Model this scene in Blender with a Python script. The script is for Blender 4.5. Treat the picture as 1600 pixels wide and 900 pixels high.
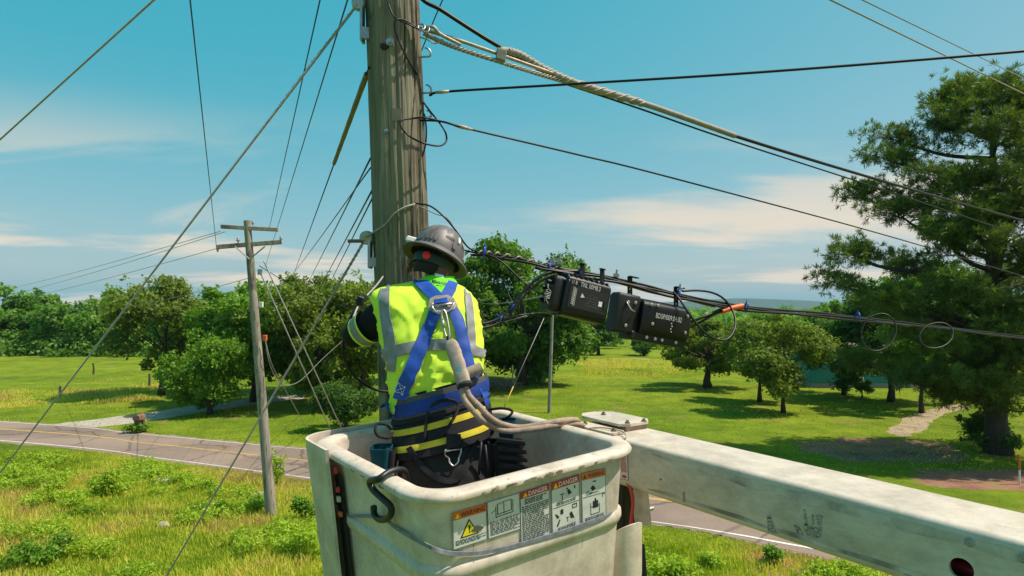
import bpy, math, random
import numpy as np
from mathutils import Vector, Matrix, noise as mnoise
from mathutils.bvhtree import BVHTree

for _o in list(bpy.data.objects):
    bpy.data.objects.remove(_o, do_unlink=True)
SC = bpy.context.scene
COL = SC.collection
R = math.radians

# ------------------------------------------------------------------ camera
CAM_Z = 6.65
cam_data = bpy.data.cameras.new("camera")
cam = bpy.data.objects.new("camera", cam_data)
COL.objects.link(cam)
cam.location = (0, 0, CAM_Z)
cam.rotation_euler = (R(90), 0, 0)
cam_data.sensor_width = 36.0
cam_data.lens = 22.5
cam_data.shift_y = 33.0 / 1600.0
cam_data.clip_start = 0.05
cam_data.clip_end = 20000
SC.camera = cam

# ------------------------------------------------------------------ sky and sun
SUN_EL, SUN_AZ = 58.0, 1.0          # high sun to the right
to_sun = Vector((math.cos(R(SUN_EL)) * math.cos(R(SUN_AZ)),
                 -math.cos(R(SUN_EL)) * math.sin(R(SUN_AZ)), math.sin(R(SUN_EL))))
SUN_STRENGTH, SKY_STRENGTH = 5.0, 0.125
SC.view_settings.view_transform = 'Standard'
SC.view_settings.look = 'None'
SC.view_settings.exposure = 0.26
SC.view_settings.gamma = 1.0
SC.view_settings.use_curve_mapping = False

world = bpy.data.worlds.new("World")
SC.world = world
world.use_nodes = True
wn, wl = world.node_tree.nodes, world.node_tree.links
wn.clear()
def wnode(t, **kw):
    n = wn.new(t)
    for k, v in kw.items():
        setattr(n, k, v)
    return n
sky = wnode('ShaderNodeTexSky', sky_type='NISHITA', sun_disc=False)
sky.sun_elevation = R(SUN_EL)
sky.sun_rotation = R(90 + SUN_AZ)
sky.air_density = 1.0
sky.dust_density = 1.6
sky.ozone_density = 1.0
# colour grade of the clear sky towards the photograph's teal, the same in every direction
def wmath(op, a, b=None, clamp=False):
    n = wnode('ShaderNodeMath', operation=op, use_clamp=clamp)
    for i, v in enumerate((a, b)):
        if v is None: continue
        if hasattr(v, 'links'): wl.new(v, n.inputs[i])
        else: n.inputs[i].default_value = v
    return n.outputs[0]
sc_ = wnode('ShaderNodeSeparateColor'); wl.new(sky.outputs[0], sc_.inputs[0])
gr = wmath('MAXIMUM', wmath('ADD', sc_.outputs[0], -1.08), wmath('MULTIPLY', sc_.outputs[0], 0.3))
gg = wmath('ADD', wmath('MULTIPLY', sc_.outputs[1], 0.42), 1.90)
gb = wmath('ADD', wmath('MULTIPLY', sc_.outputs[2], 0.30), 2.58)
tint = wnode('ShaderNodeCombineColor')
for k, v in enumerate((gr, gg, gb)): wl.new(v, tint.inputs[k])
geo = wnode('ShaderNodeTexCoord')
sep = wnode('ShaderNodeSeparateXYZ')
wl.new(geo.outputs['Generated'], sep.inputs[0])
zz = wmath('ADD', wmath('MAXIMUM', sep.outputs[2], 0.0), 0.10)
cx = wmath('DIVIDE', sep.outputs[0], zz)
cy = wmath('DIVIDE', sep.outputs[1], zz)
comb = wnode('ShaderNodeCombineXYZ')
wl.new(wmath('ADD', wmath('MULTIPLY', cx, 0.55), 2.2), comb.inputs[0]); wl.new(cy, comb.inputs[1])
comb.inputs[2].default_value = 26.2
cn = wnode('ShaderNodeTexNoise')
cn.inputs['Scale'].default_value = 0.62; cn.inputs['Detail'].default_value = 7; cn.inputs['Roughness'].default_value = 0.56
cn.inputs['Distortion'].default_value = 0.35
wl.new(comb.outputs[0], cn.inputs['Vector'])
ramp = wnode('ShaderNodeMapRange', interpolation_type='SMOOTHSTEP')
ramp.inputs[1].default_value = 0.48; ramp.inputs[2].default_value = 0.63
wl.new(cn.outputs[0], ramp.inputs[0])
band = wnode('ShaderNodeMapRange', interpolation_type='SMOOTHSTEP')
band.inputs[1].default_value = 0.30; band.inputs[2].default_value = 0.10
wl.new(sep.outputs[2], band.inputs[0])
cfac = wmath('MULTIPLY', wmath('MULTIPLY', ramp.outputs[0], band.outputs[0]), 0.95)
cmix = wnode('ShaderNodeMix', data_type='RGBA')
cmix.inputs[7].default_value = (5.7, 5.0, 4.05, 1)
wl.new(cfac, cmix.inputs[0]); wl.new(tint.outputs[0], cmix.inputs[6])
bg = wnode('ShaderNodeBackground')
bg.inputs[1].default_value = SKY_STRENGTH
wl.new(cmix.outputs[2], bg.inputs[0])
wo = wnode('ShaderNodeOutputWorld')
wl.new(bg.outputs[0], wo.inputs[0])

sun_data = bpy.data.lights.new("sun", 'SUN')
sun_data.energy = SUN_STRENGTH
sun_data.angle = R(0.53)
sun_data.color = (1.0, 0.91, 0.76)
sun = bpy.data.objects.new("sun", sun_data)
COL.objects.link(sun)
sun.location = (30, -5, 60)
sun.rotation_euler = to_sun.to_track_quat('Z', 'Y').to_euler()

# ------------------------------------------------------------------ helpers
def P(px, py, Y):
    """world point on the sight line of photo pixel (1600x900) at depth Y"""
    return Vector(((px - 800) / 1000 * Y, Y, CAM_Z + (483 - py) / 1000 * Y))
def G(px, py, z=0.0):
    return P(px, py, (CAM_Z - z) * 1000 / (py - 483))

def tag(o, label=None, cat=None, group=None, kind=None):
    if label: o['label'] = label
    if cat: o['category'] = cat
    if group: o['group'] = group
    if kind: o['kind'] = kind
    return o
def thing(name, loc, label, cat, group=None):
    o = bpy.data.objects.new(name, None)
    o.empty_display_size = 0.1
    COL.objects.link(o)
    o.location = loc
    return tag(o, label, cat, group)

class MB:
    def __init__(s): s.v = []; s.f = []; s.m = []
    def add(s, vs, fs, m=0):
        o = len(s.v)
        s.v += [tuple(x) for x in vs]
        s.f += [tuple(i + o for i in f) for f in fs]
        s.m += [m] * len(fs)
        return s
    def box(s, c, ex, ey, ez, m=0, bev=0.0):
        """box with half-axis vectors; optional chamfer on all edges"""
        c, ex, ey, ez = map(Vector, (c, ex, ey, ez))
        if bev <= 0:
            vs = [c + ex*a + ey*b + ez*d for a in (-1, 1) for b in (-1, 1) for d in (-1, 1)]
            return s.add(vs, [(0,1,3,2),(4,6,7,5),(0,4,5,1),(2,3,7,6),(0,2,6,4),(1,5,7,3)], m)
        L = [ex.length, ey.length, ez.length]
        k = [1 - bev / max(l, 1e-6) for l in L]
        vs, idx = [], {}
        for a in (-1, 1):
            for b in (-1, 1):
                for d in (-1, 1):
                    for ax in range(3):
                        t = [a*k[0], b*k[1], d*k[2]]; t[ax] = (a, b, d)[ax]
                        idx[(a, b, d, ax)] = len(vs); vs.append(c + ex*t[0] + ey*t[1] + ez*t[2])
        fs = []
        for a in (-1, 1):
            fs.append([idx[(a,b,d,0)] for b, d in ((-1,-1),(1,-1),(1,1),(-1,1))])
            fs.append([idx[(b,a,d,1)] for b, d in ((-1,-1),(1,-1),(1,1),(-1,1))])
            fs.append([idx[(b,d,a,2)] for b, d in ((-1,-1),(1,-1),(1,1),(-1,1))])
        for b in (-1, 1):
            for d in (-1, 1):
                fs.append([idx[(-1,b,d,1)], idx[(1,b,d,1)], idx[(1,b,d,2)], idx[(-1,b,d,2)]])
                fs.append([idx[(b,-1,d,0)], idx[(b,1,d,0)], idx[(b,1,d,2)], idx[(b,-1,d,2)]])
                fs.append([idx[(b,d,-1,0)], idx[(b,d,1,0)], idx[(b,d,1,1)], idx[(b,d,-1,1)]])
                for a in (-1, 1):
                    pass
        for a in (-1, 1):
            for b in (-1, 1):
                for d in (-1, 1):
                    fs.append([idx[(a,b,d,0)], idx[(a,b,d,1)], idx[(a,b,d,2)]])
        return s.add(vs, fs, m)
    def tube(s, path, r, n=8, m=0, cap=True, closed=False):
        path = [Vector(p) for p in path]
        N = len(path)
        rs = r if hasattr(r, '__len__') else [r] * N
        up = None; vs = []
        for i, p in enumerate(path):
            a = path[i-1] if (i > 0 or closed) else p
            b = path[(i+1) % N] if (i < N-1 or closed) else p
            t = (b - a)
            t = t.normalized() if t.length > 1e-9 else Vector((0, 0, 1))
            if up is None:
                up = Vector((0, 0, 1)) if abs(t.z) < 0.9 else Vector((1, 0, 0))
            x = up.cross(t)
            if x.length < 1e-6: x = Vector((1, 0, 0)).cross(t)
            x.normalize(); y = t.cross(x); up = y
            for k in range(n):
                an = 2 * math.pi * k / n
                vs.append(p + (x * math.cos(an) + y * math.sin(an)) * rs[i])
        fs = []
        for i in range(N if closed else N - 1):
            j = (i + 1) % N
            for k in range(n):
                k2 = (k + 1) % n
                fs.append((i*n+k, i*n+k2, j*n+k2, j*n+k))
        if cap and not closed:
            fs.append(tuple(range(n))[::-1]); fs.append(tuple((N-1)*n + k for k in range(n)))
        return s.add(vs, fs, m)
    def cyl(s, a, b, r0, r1=None, n=16, m=0):
        return s.tube([a, b], [r0, r0 if r1 is None else r1], n, m)
    def grid(s, pts, m=0, closeu=False, flip=False):
        """pts[row][col]"""
        nr, nc = len(pts), len(pts[0])
        vs = [p for row in pts for p in row]
        fs = []
        for i in range(nr - 1):
            for j in range(nc if closeu else nc - 1):
                j2 = (j + 1) % nc
                q = (i*nc+j, i*nc+j2, (i+1)*nc+j2, (i+1)*nc+j)
                fs.append(q[::-1] if flip else q)
        return s.add(vs, fs, m)
    def slab(s, pts, nrm, th, m=0):
        """polygon extruded along nrm by th (real thickness)"""
        pts = [Vector(p) for p in pts]; nrm = Vector(nrm).normalized()
        k = len(pts)
        vs = pts + [p + nrm * th for p in pts]
        fs = [tuple(range(k))[::-1], tuple(range(k, 2*k))]
        fs += [(i, (i+1) % k, k + (i+1) % k, k + i) for i in range(k)]
        return s.add(vs, fs, m)
    def lathe(s, prof, c, ax, ref, n=24, m=0):
        """prof [(radius, height)], axis ax through c"""
        ax = Vector(ax).normalized(); x = Vector(ref) - ax * Vector(ref).dot(ax); x.normalize(); y = ax.cross(x)
        pts = [[Vector(c) + ax*h + (x*math.cos(2*math.pi*k/n) + y*math.sin(2*math.pi*k/n))*r for k in range(n)] for r, h in prof]
        return s.grid(pts, m, closeu=True)
    def build(s, name, mats, parent=None, smooth=False, loc=None, fix=True):
        me = bpy.data.meshes.new(name)
        off = Vector((0, 0, 0))
        if parent is None:
            if loc is None:
                a = np.array(s.v); off = Vector(((a[:,0].min()+a[:,0].max())/2, (a[:,1].min()+a[:,1].max())/2, a[:,2].min()))
            else: off = Vector(loc)
        me.from_pydata([Vector(p) - off for p in s.v], [], s.f)
        if not isinstance(mats, (list, tuple)): mats = [mats]
        for mt in mats: me.materials.append(mt)
        if len(mats) > 1: me.polygons.foreach_set('material_index', s.m)
        if fix:
            import bmesh
            bm = bmesh.new(); bm.from_mesh(me)
            bmesh.ops.recalc_face_normals(bm, faces=bm.faces); bm.to_mesh(me); bm.free()
        if smooth:
            me.polygons.foreach_set('use_smooth', [True] * len(me.polygons))
            if smooth is not True: 
                try: me.set_sharp_from_angle(angle=R(smooth))
                except Exception: pass
        me.update()
        o = bpy.data.objects.new(name, me)
        COL.objects.link(o)
        if parent is None: o.location = off
        else: attach(o, parent)
        return o

def wloc(o):
    p = Vector(o.location)
    return p
def attach(o, parent):
    o.parent = parent
    root = parent
    off = Vector((0, 0, 0))
    # parts below a root carry world coordinates; only roots have a location
    if parent.parent is None: off = Vector(parent.location)
    o.matrix_parent_inverse = Matrix.Translation(-off)

def copy_tree(o, parent=None):
    c = o.copy(); COL.objects.link(c)
    if parent is not None: c.parent = parent
    for ch in o.children: copy_tree(ch, c)
    return c

def smooth_path(pts, k=8):
    """Catmull-Rom through pts"""
    pts = [Vector(p) for p in pts]
    if len(pts) < 3:
        return [pts[0].lerp(pts[-1], i / k) for i in range(k + 1)]
    q = [pts[0]*2 - pts[1]] + pts + [pts[-1]*2 - pts[-2]]
    out = []
    for i in range(1, len(q) - 2):
        a, b, c, d = q[i-1:i+3]
        for j in range(k):
            t = j / k
            out.append(0.5 * ((2*b) + (c-a)*t + (2*a-5*b+4*c-d)*t*t + (3*b-a-3*c+d)*t**3))
    out.append(pts[-1])
    return out
def sag(a, b, s, n=24):
    a, b = Vector(a), Vector(b)
    return [a.lerp(b, i/n) - Vector((0, 0, s*4*(i/n)*(1-i/n))) for i in range(n+1)]

# ------------------------------------------------------------------ materials
def new_mat(name):
    m = bpy.data.materials.new(name); m.use_nodes = True
    nt = m.node_tree; nt.nodes.clear()
    out = nt.nodes.new('ShaderNodeOutputMaterial')
    b = nt.nodes.new('ShaderNodeBsdfPrincipled')
    nt.links.new(b.outputs[0], out.inputs[0])
    return m, nt, b, out
def nd(nt, t, **kw):
    n = nt.nodes.new(t)
    for k, v in kw.items():
        if k.startswith('in_'):
            key = k[3:]
            n.inputs[int(key) if key.isdigit() else key].default_value = v
        else: setattr(n, k, v)
    return n
def c4(c): return (c[0], c[1], c[2], 1.0)
def noise_node(nt, scale, detail=4, rough=0.55, stretch=None, coord='Object', dist=0.0):
    tc = nt.nodes.new('ShaderNodeTexCoord')
    n = nd(nt, 'ShaderNodeTexNoise')
    n.inputs['Scale'].default_value = scale; n.inputs['Detail'].default_value = detail
    n.inputs['Roughness'].default_value = rough; n.inputs['Distortion'].default_value = dist
    src = tc.outputs[coord]
    if coord == 'Position':
        pass
    if stretch:
        mp = nd(nt, 'ShaderNodeMapping'); mp.inputs['Scale'].default_value = stretch
        nt.links.new(src, mp.inputs[0]); src = mp.outputs[0]
    nt.links.new(src, n.inputs['Vector'])
    return n.outputs[0]
def ramp_node(nt, src, stops, interp='LINEAR'):
    r = nt.nodes.new('ShaderNodeValToRGB')
    r.color_ramp.interpolation = interp
    e = r.color_ramp.elements
    while len(e) < len(stops): e.new(0.5)
    for i, (p, c) in enumerate(stops):
        e[i].position = p; e[i].color = c4(c) if len(c) == 3 else c
    nt.links.new(src, r.inputs[0])
    return r.outputs[0]
def mixc(nt, fac, a, b, mode='MIX'):
    n = nd(nt, 'ShaderNodeMix', data_type='RGBA', blend_type=mode)
    for i, v in ((0, fac), (6, a), (7, b)):
        if hasattr(v, 'links'): nt.links.new(v, n.inputs[i])
        else: n.inputs[i].default_value = v if i == 0 else c4(v)
    return n.outputs[2]
def bump(nt, b, h, strength=0.3, dist=0.01):
    n = nd(nt, 'ShaderNodeBump'); n.inputs['Strength'].default_value = strength; n.inputs['Distance'].default_value = dist
    nt.links.new(h, n.inputs['Height']); nt.links.new(n.outputs[0], b.inputs['Normal'])
def mat(name, col, rough=0.6, metal=0.0, var=0.15, scale=12, bmp=0.0, bscale=None, bdist=0.002, spec=0.5, col2=None, stretch=None, lo=0.35, hi=0.65, detail=4):
    m, nt, b, out = new_mat(name)
    c2 = col2 if col2 else tuple(x * (1 - var) for x in col)
    n = noise_node(nt, scale, detail, 0.6, stretch)
    nt.links.new(ramp_node(nt, n, [(lo, c2), (hi, col)]), b.inputs['Base Color'])
    b.inputs['Roughness'].default_value = rough; b.inputs['Metallic'].default_value = metal
    b.inputs['Specular IOR Level'].default_value = spec
    if bmp > 0:
        bump(nt, b, noise_node(nt, bscale or scale * 4, 4, 0.6, stretch), bmp, bdist)
    return m

M = {}
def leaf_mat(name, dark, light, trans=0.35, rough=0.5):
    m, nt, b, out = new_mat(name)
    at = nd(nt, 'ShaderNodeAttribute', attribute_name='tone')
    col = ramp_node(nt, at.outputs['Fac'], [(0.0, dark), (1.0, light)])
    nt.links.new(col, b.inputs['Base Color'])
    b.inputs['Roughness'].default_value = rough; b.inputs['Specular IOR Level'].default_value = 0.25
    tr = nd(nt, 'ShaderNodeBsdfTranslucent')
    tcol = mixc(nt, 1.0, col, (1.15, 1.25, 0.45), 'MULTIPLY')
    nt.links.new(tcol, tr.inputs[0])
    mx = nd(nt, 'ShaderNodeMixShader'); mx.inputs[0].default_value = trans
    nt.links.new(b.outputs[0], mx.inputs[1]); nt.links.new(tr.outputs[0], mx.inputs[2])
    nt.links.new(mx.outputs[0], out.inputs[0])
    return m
M['leaf_mid'] = leaf_mat('leaf_mid_green', (0.060, 0.135, 0.020), (0.190, 0.345, 0.046), 0.48)
M['leaf_dark'] = leaf_mat('leaf_dark_green', (0.036, 0.092, 0.021), (0.125, 0.235, 0.040), 0.44)
M['leaf_bright'] = leaf_mat('leaf_bright_green', (0.085, 0.180, 0.016), (0.24, 0.42, 0.042), 0.46)
M['leaf_olive'] = leaf_mat('leaf_olive_green', (0.080, 0.132, 0.022), (0.265, 0.345, 0.056), 0.48)
M['leaf_pine'] = leaf_mat('pine_needle_green', (0.042, 0.082, 0.020), (0.205, 0.280, 0.046), 0.36, 0.45)
M['leaf_far'] = leaf_mat('leaf_far_green', (0.075, 0.175, 0.036), (0.240, 0.420, 0.070), 0.48)
M['grass_blade'] = leaf_mat('grass_blade', (0.30, 0.37, 0.030), (0.78, 0.70, 0.16), 0.48, 0.6)
def grass_mat():
    m = leaf_mat('grass_blade', (0.3, 0.37, 0.03), (0.78, 0.70, 0.16), 0.45, 0.6)
    r = [n for n in m.node_tree.nodes if n.type == 'VALTORGB'][0].color_ramp
    r.elements[0].color = (0.24, 0.33, 0.025, 1); r.elements[1].color = (0.50, 0.33, 0.16, 1)
    for p, c in ((0.30, (0.44, 0.49, 0.042)), (0.58, (0.68, 0.64, 0.10)), (0.80, (0.60, 0.46, 0.16))):
        e = r.elements.new(p); e.color = (*c, 1)
    return m
M['grass_blade'] = grass_mat()
M['weed_leaf'] = leaf_mat('weed_leaf', (0.22, 0.35, 0.025), (0.48, 0.60, 0.055), 0.48, 0.5)
M['bark'] = mat('bark', (0.075, 0.058, 0.045), 0.9, var=0.5, scale=6, bmp=0.6, bscale=18, bdist=0.02, stretch=(3, 3, 0.6))
M['dead_branch'] = mat('dead_branch', (0.20, 0.17, 0.14), 0.9, var=0.3)

def ground_mat():
    m, nt, b, out = new_mat('ground_grass')
    g = nd(nt, 'ShaderNodeNewGeometry')
    def nz(scale, detail=4, rough=0.55, st=None):
        n = nd(nt, 'ShaderNodeTexNoise'); n.inputs['Scale'].default_value = scale
        n.inputs['Detail'].default_value = detail; n.inputs['Roughness'].default_value = rough
        src = g.outputs['Position']
        if st:
            mp = nd(nt, 'ShaderNodeMapping'); mp.inputs['Scale'].default_value = st
            nt.links.new(src, mp.inputs[0]); src = mp.outputs[0]
        nt.links.new(src, n.inputs['Vector']); return n.outputs[0]
    base = ramp_node(nt, nz(0.09, 6, 0.66), [(0.34, (0.120, 0.190, 0.016)), (0.5, (0.175, 0.255, 0.019)), (0.68, (0.240, 0.305, 0.028))])
    pat = ramp_node(nt, nz(0.55, 6, 0.7), [(0.35, (0.55, 0.62, 0.5)), (0.62, (1.12, 1.08, 1.05))])
    c = mixc(nt, 0.8, base, pat, 'MULTIPLY')
    streak = ramp_node(nt, nz(0.05, 5, 0.65, (0.5, 3.0, 1)), [(0.38, (0.66, 0.80, 0.62)), (0.62, (1.30, 1.10, 1.2))])
    c = mixc(nt, 0.7, c, streak, 'MULTIPLY')
    fine = ramp_node(nt, nz(9.0, 3, 0.8), [(0.3, (0.5, 0.55, 0.45)), (0.65, (1.15, 1.15, 1.1))])
    c = mixc(nt, 0.55, c, fine, 'MULTIPLY')
    dry = ramp_node(nt, nz(0.33, 4, 0.6), [(0.60, (0, 0, 0)), (0.74, (1, 1, 1))])
    c = mixc(nt, dry, c, (0.27, 0.20, 0.085))
    nt.links.new(c, b.inputs['Base Color'])
    b.inputs['Roughness'].default_value = 0.95; b.inputs['Specular IOR Level'].default_value = 0.08
    bump(nt, b, nz(14, 4, 0.8), 0.9, 0.08)
    return m
M['ground'] = ground_mat()
def pos_mat(name, stops, scale, rough=0.9, detail=6, bscale=60, bstr=0.3, bd=0.01, st=None, fine=None, spec=0.3):
    m, nt, b, out = new_mat(name)
    n = noise_node(nt, scale, detail, 0.65, st)
    col = ramp_node(nt, n, stops)
    if fine: col = mixc(nt, 0.6, col, ramp_node(nt, noise_node(nt, fine, 2, 0.8), [(0.3, (0.6, 0.6, 0.6)), (0.7, (1.25, 1.25, 1.25))]), 'MULTIPLY')
    nt.links.new(col, b.inputs['Base Color'])
    b.inputs['Roughness'].default_value = rough; b.inputs['Specular IOR Level'].default_value = spec
    bump(nt, b, noise_node(nt, bscale, 3, 0.7), bstr, bd)
    return m
def asphalt_mat():
    m = pos_mat('asphalt', [(0.3, (0.195, 0.143, 0.113)), (0.7, (0.285, 0.212, 0.170))], 0.35, 0.85, st=(0.35, 1, 1), fine=26)
    nt = m.node_tree; b = [n for n in nt.nodes if n.type == 'BSDF_PRINCIPLED'][0]
    src = b.inputs['Base Color'].links[0].from_socket
    tc = nt.nodes.new('ShaderNodeTexCoord'); vo = nd(nt, 'ShaderNodeTexVoronoi', feature='DISTANCE_TO_EDGE'); vo.inputs['Scale'].default_value = 0.42
    wob = nd(nt, 'ShaderNodeTexNoise'); wob.inputs['Scale'].default_value = 1.6; wob.inputs['Detail'].default_value = 5
    mx = nd(nt, 'ShaderNodeMix', data_type='RGBA'); mx.inputs[0].default_value = 0.35
    nt.links.new(tc.outputs['Object'], wob.inputs['Vector']); nt.links.new(tc.outputs['Object'], mx.inputs[6]); nt.links.new(wob.outputs['Color'], mx.inputs[7]); nt.links.new(mx.outputs[2], vo.inputs['Vector'])
    crack = ramp_node(nt, vo.outputs['Distance'], [(0.008, (0.45, 0.45, 0.45)), (0.022, (1, 1, 1))])
    c = mixc(nt, 0.8, src, crack, 'MULTIPLY')
    c = mixc(nt, 0.7, c, ramp_node(nt, noise_node(nt, 0.16, 3, 0.5), [(0.42, (0.80, 0.80, 0.82)), (0.5, (1.05, 1.05, 1.05))]), 'MULTIPLY')
    nt.links.new(c, b.inputs['Base Color']); return m
M['asphalt'] = asphalt_mat()
M['gravel'] = pos_mat('gravel', [(0.3, (0.30, 0.26, 0.21)), (0.7, (0.47, 0.42, 0.36))], 0.9, 0.95, fine=14)
M['dirt_track'] = pos_mat('dirt_track', [(0.3, (0.22, 0.16, 0.10)), (0.55, (0.36, 0.27, 0.19)), (0.75, (0.26, 0.25, 0.08))], 0.9, 0.95, fine=9)
M['soil'] = pos_mat('soil', [(0.3, (0.15, 0.070, 0.045)), (0.55, (0.27, 0.135, 0.085)), (0.75, (0.20, 0.18, 0.05))], 0.8, 0.95, fine=11)
M['white_line'] = mat('white_road_paint', (0.72, 0.70, 0.64), 0.8, var=0.35, scale=3, lo=0.25, hi=0.5)
M['yellow_line'] = mat('yellow_road_paint', (0.62, 0.40, 0.09), 0.8, var=0.35, scale=3, lo=0.25, hi=0.5)
M['shoulder'] = pos_mat('gravel_shoulder', [(0.3, (0.16, 0.16, 0.05)), (0.5, (0.24, 0.19, 0.12)), (0.7, (0.33, 0.28, 0.21))], 1.6, 0.95, fine=9)
M['tan_grass'] = pos_mat('dry_grass', [(0.3, (0.20, 0.22, 0.045)), (0.7, (0.42, 0.36, 0.13))], 0.5, 0.95, fine=8)
M['hill'] = pos_mat('hill_forest', [(0.3, (0.025, 0.055, 0.03)), (0.7, (0.05, 0.09, 0.04))], 0.01, 0.95, bstr=0.0)
# ================================================================== THE SETTING
HALF = 4800.0
mb = MB()
mb.add([(-HALF, -HALF, 0), (HALF, -HALF, 0), (HALF, HALF, 0), (-HALF, HALF, 0)], [(0, 1, 2, 3)])
tag(mb.build('ground', M['ground'], loc=(0, 0, 0), fix=False), kind='structure')

def ribbon(left, right, z, k=10):
    a, b = smooth_path(left, k), smooth_path(right, k)
    return [[Vector((p.x, p.y, z)) for p in a], [Vector((p.x, p.y, z)) for p in b]]
near_line = [Vector((-70, 44.6, 0)), G(0, 688.7), G(260, 718), G(471, 745.6), Vector((-2, 22.65, 0)), G(1017, 815.6), G(1150, 836), G(1269, 858), Vector((14.5, 14.0, 0)), Vector((34, 1, 0))]
far_line = [Vector((-75, 49.2, 0)), G(0, 659), G(208, 677), G(357, 691), G(468, 701), Vector((-2.6, 27.6, 0)), Vector((5.3, 24.3, 0)), Vector((10.5, 21.6, 0)), Vector((17.6, 17.4, 0)), Vector((37, 4.5, 0))]
def off(line, other, d):
    out = []
    for p, q in zip(line, other):
        t = (q - p).normalized(); out.append(p + t * d)
    return out
sh_ = [off(near_line, far_line, -0.95), off(far_line, near_line, -0.62)]
for sd_, a_, b_ in ((0, near_line, far_line), (1, far_line, near_line)):
    ed_ = smooth_path(off(a_, b_, -0.62), 40); rgx = random.Random(60 + sd_)
    ed_ = [p + Vector((rgx.uniform(-.05, .05), rgx.uniform(-.09, .09) + 0.12 * mnoise.noise(p * 0.6), 0)) for p in ed_]; inn = smooth_path(off(a_, b_, -0.3), 40)
    tag(MB().grid([[Vector((p.x, p.y, 0.005)) for p in ed_], [Vector((p.x, p.y, 0.005)) for p in inn]]).build('road_shoulder', M['shoulder'], loc=(0, 0, 0)), kind='structure')
rd = MB().grid(ribbon(off(near_line, far_line, -0.45), off(far_line, near_line, -0.30), 0.010, 14)).build('road', M['asphalt'], loc=(0, 0, 0))
tag(rd, kind='structure')
def stripe(line, other, d0, d1, name, m):
    o = MB().grid(ribbon(off(line, other, d0), off(line, other, d1), 0.015, 14)).build(name, m, loc=(0, 0, 0))
    attach(o, rd); return o
stripe(near_line, far_line, -0.02, 0.10, 'edge_line', M['white_line'])
stripe(far_line, near_line, -0.02, 0.10, 'edge_line', M['white_line'])
mid = [p.lerp(q, 0.57) for p, q in zip(near_line, far_line)]
stripe(mid, far_line, -0.10, 0.00, 'centre_line', M['yellow_line'])
stripe(mid, far_line, 0.07, 0.17, 'centre_line', M['yellow_line'])

def sheet(name, pts, z, m, k=6, jit=0.0, seed=1):
    rng = random.Random(seed)
    pts = [Vector(p) for p in pts]
    loop = smooth_path(pts + [pts[0]], k)[:-1]
    loop = [Vector((p.x + rng.uniform(-jit, jit), p.y + rng.uniform(-jit, jit), z)) for p in loop]
    b = MB(); b.add(loop, [tuple(range(len(loop)))])
    return tag(b.build(name, m, loc=(0, 0, 0)), kind='structure')
sheet('gravel_driveway', [G(60, 665.5), G(150, 655), G(240, 643), G(330, 630), G(420, 620), G(470, 617), G(475, 622), G(430, 628), G(350, 639), G(280, 650), G(200, 662), G(130, 669)], 0.006, M['gravel'], jit=0.12, seed=3)
sheet('gravel_track', [G(1384, 674), G(1410, 657), G(1440, 643), G(1475, 634), G(1512, 631), G(1512, 636), G(1482, 646), G(1462, 656), G(1450, 664), G(1438, 675), G(1412, 682)], 0.006, M['dirt_track'], jit=0.2, seed=4)
def patch(name, c, rx, ry, z, m, seed, rough=0.35):
    pts = []
    for k in range(72):
        a = 2 * math.pi * k / 72; q = 1 + rough * mnoise.noise(Vector((math.cos(a) * 1.6, math.sin(a) * 1.6, seed))) + rough * 0.6 * mnoise.noise(Vector((math.cos(a) * 6, math.sin(a) * 6, seed + 3)))
        pts.append((c.x + math.cos(a) * rx * q, c.y + math.sin(a) * ry * q, z))
    b = MB(); b.add(pts, [tuple(range(72))]); return tag(b.build(name, m, loc=(0, 0, 0)), kind='structure')
patch('bare_soil', G(1372, 702), 4.0, 2.6, 0.003, M['soil'], 3.3)
patch('bare_soil', G(1580, 750), 4.2, 1.6, 0.003, M['soil'], 5.1)
sheet('worn_path', [G(-60, 634), G(60, 627), G(160, 613), G(240, 603), G(240, 606), G(160, 618), G(60, 633), G(-60, 641)], 0.004, M['tan_grass'], jit=0.2, seed=6)
sheet('dry_meadow', [G(905, 566), G(960, 560), G(1040, 561), G(1075, 566), G(1050, 574), G(980, 576), G(915, 573)], 0.004, M['tan_grass'], jit=0.8, seed=7)
sheet('dry_verge', [G(1150, 870), G(1200, 862), G(1260, 884), G(1330, 905), G(1270, 925), G(1190, 905)], 0.004, M['soil'], jit=0.12, seed=8)

# far wooded ridge
b = MB(); rows = []
rng = random.Random(11)
for j, (yy, hh) in enumerate([(4150, 0.0), (4300, 0.35), (4420, 0.8), (4520, 1.0), (4640, 0.85)]):
    row = []
    for i in range(97):
        x = -4700 + i * 98
        h = 52 + 22 * mnoise.noise(Vector((x / 1500.0 + 2.3, 0.2, 0))) + 9 * mnoise.noise(Vector((x / 400.0, 4.1, 0)))
        h += 26 * math.exp(-((x - 1700) / 500.0) ** 2) - 34 * (1 / (1 + math.exp(-(x - 2350) / 130.0)))
        h = max(h, 6) * (1.0 if x > -600 else max(0.15, 1 - (-600 - x) / 1500))
        row.append((x, yy, h * hh - 0.5 * (hh == 0)))
    rows.append(row)
tag(b.grid(rows).build('hills', M['hill'], smooth=True, loc=(0, 0, 0)), kind='structure')

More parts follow.
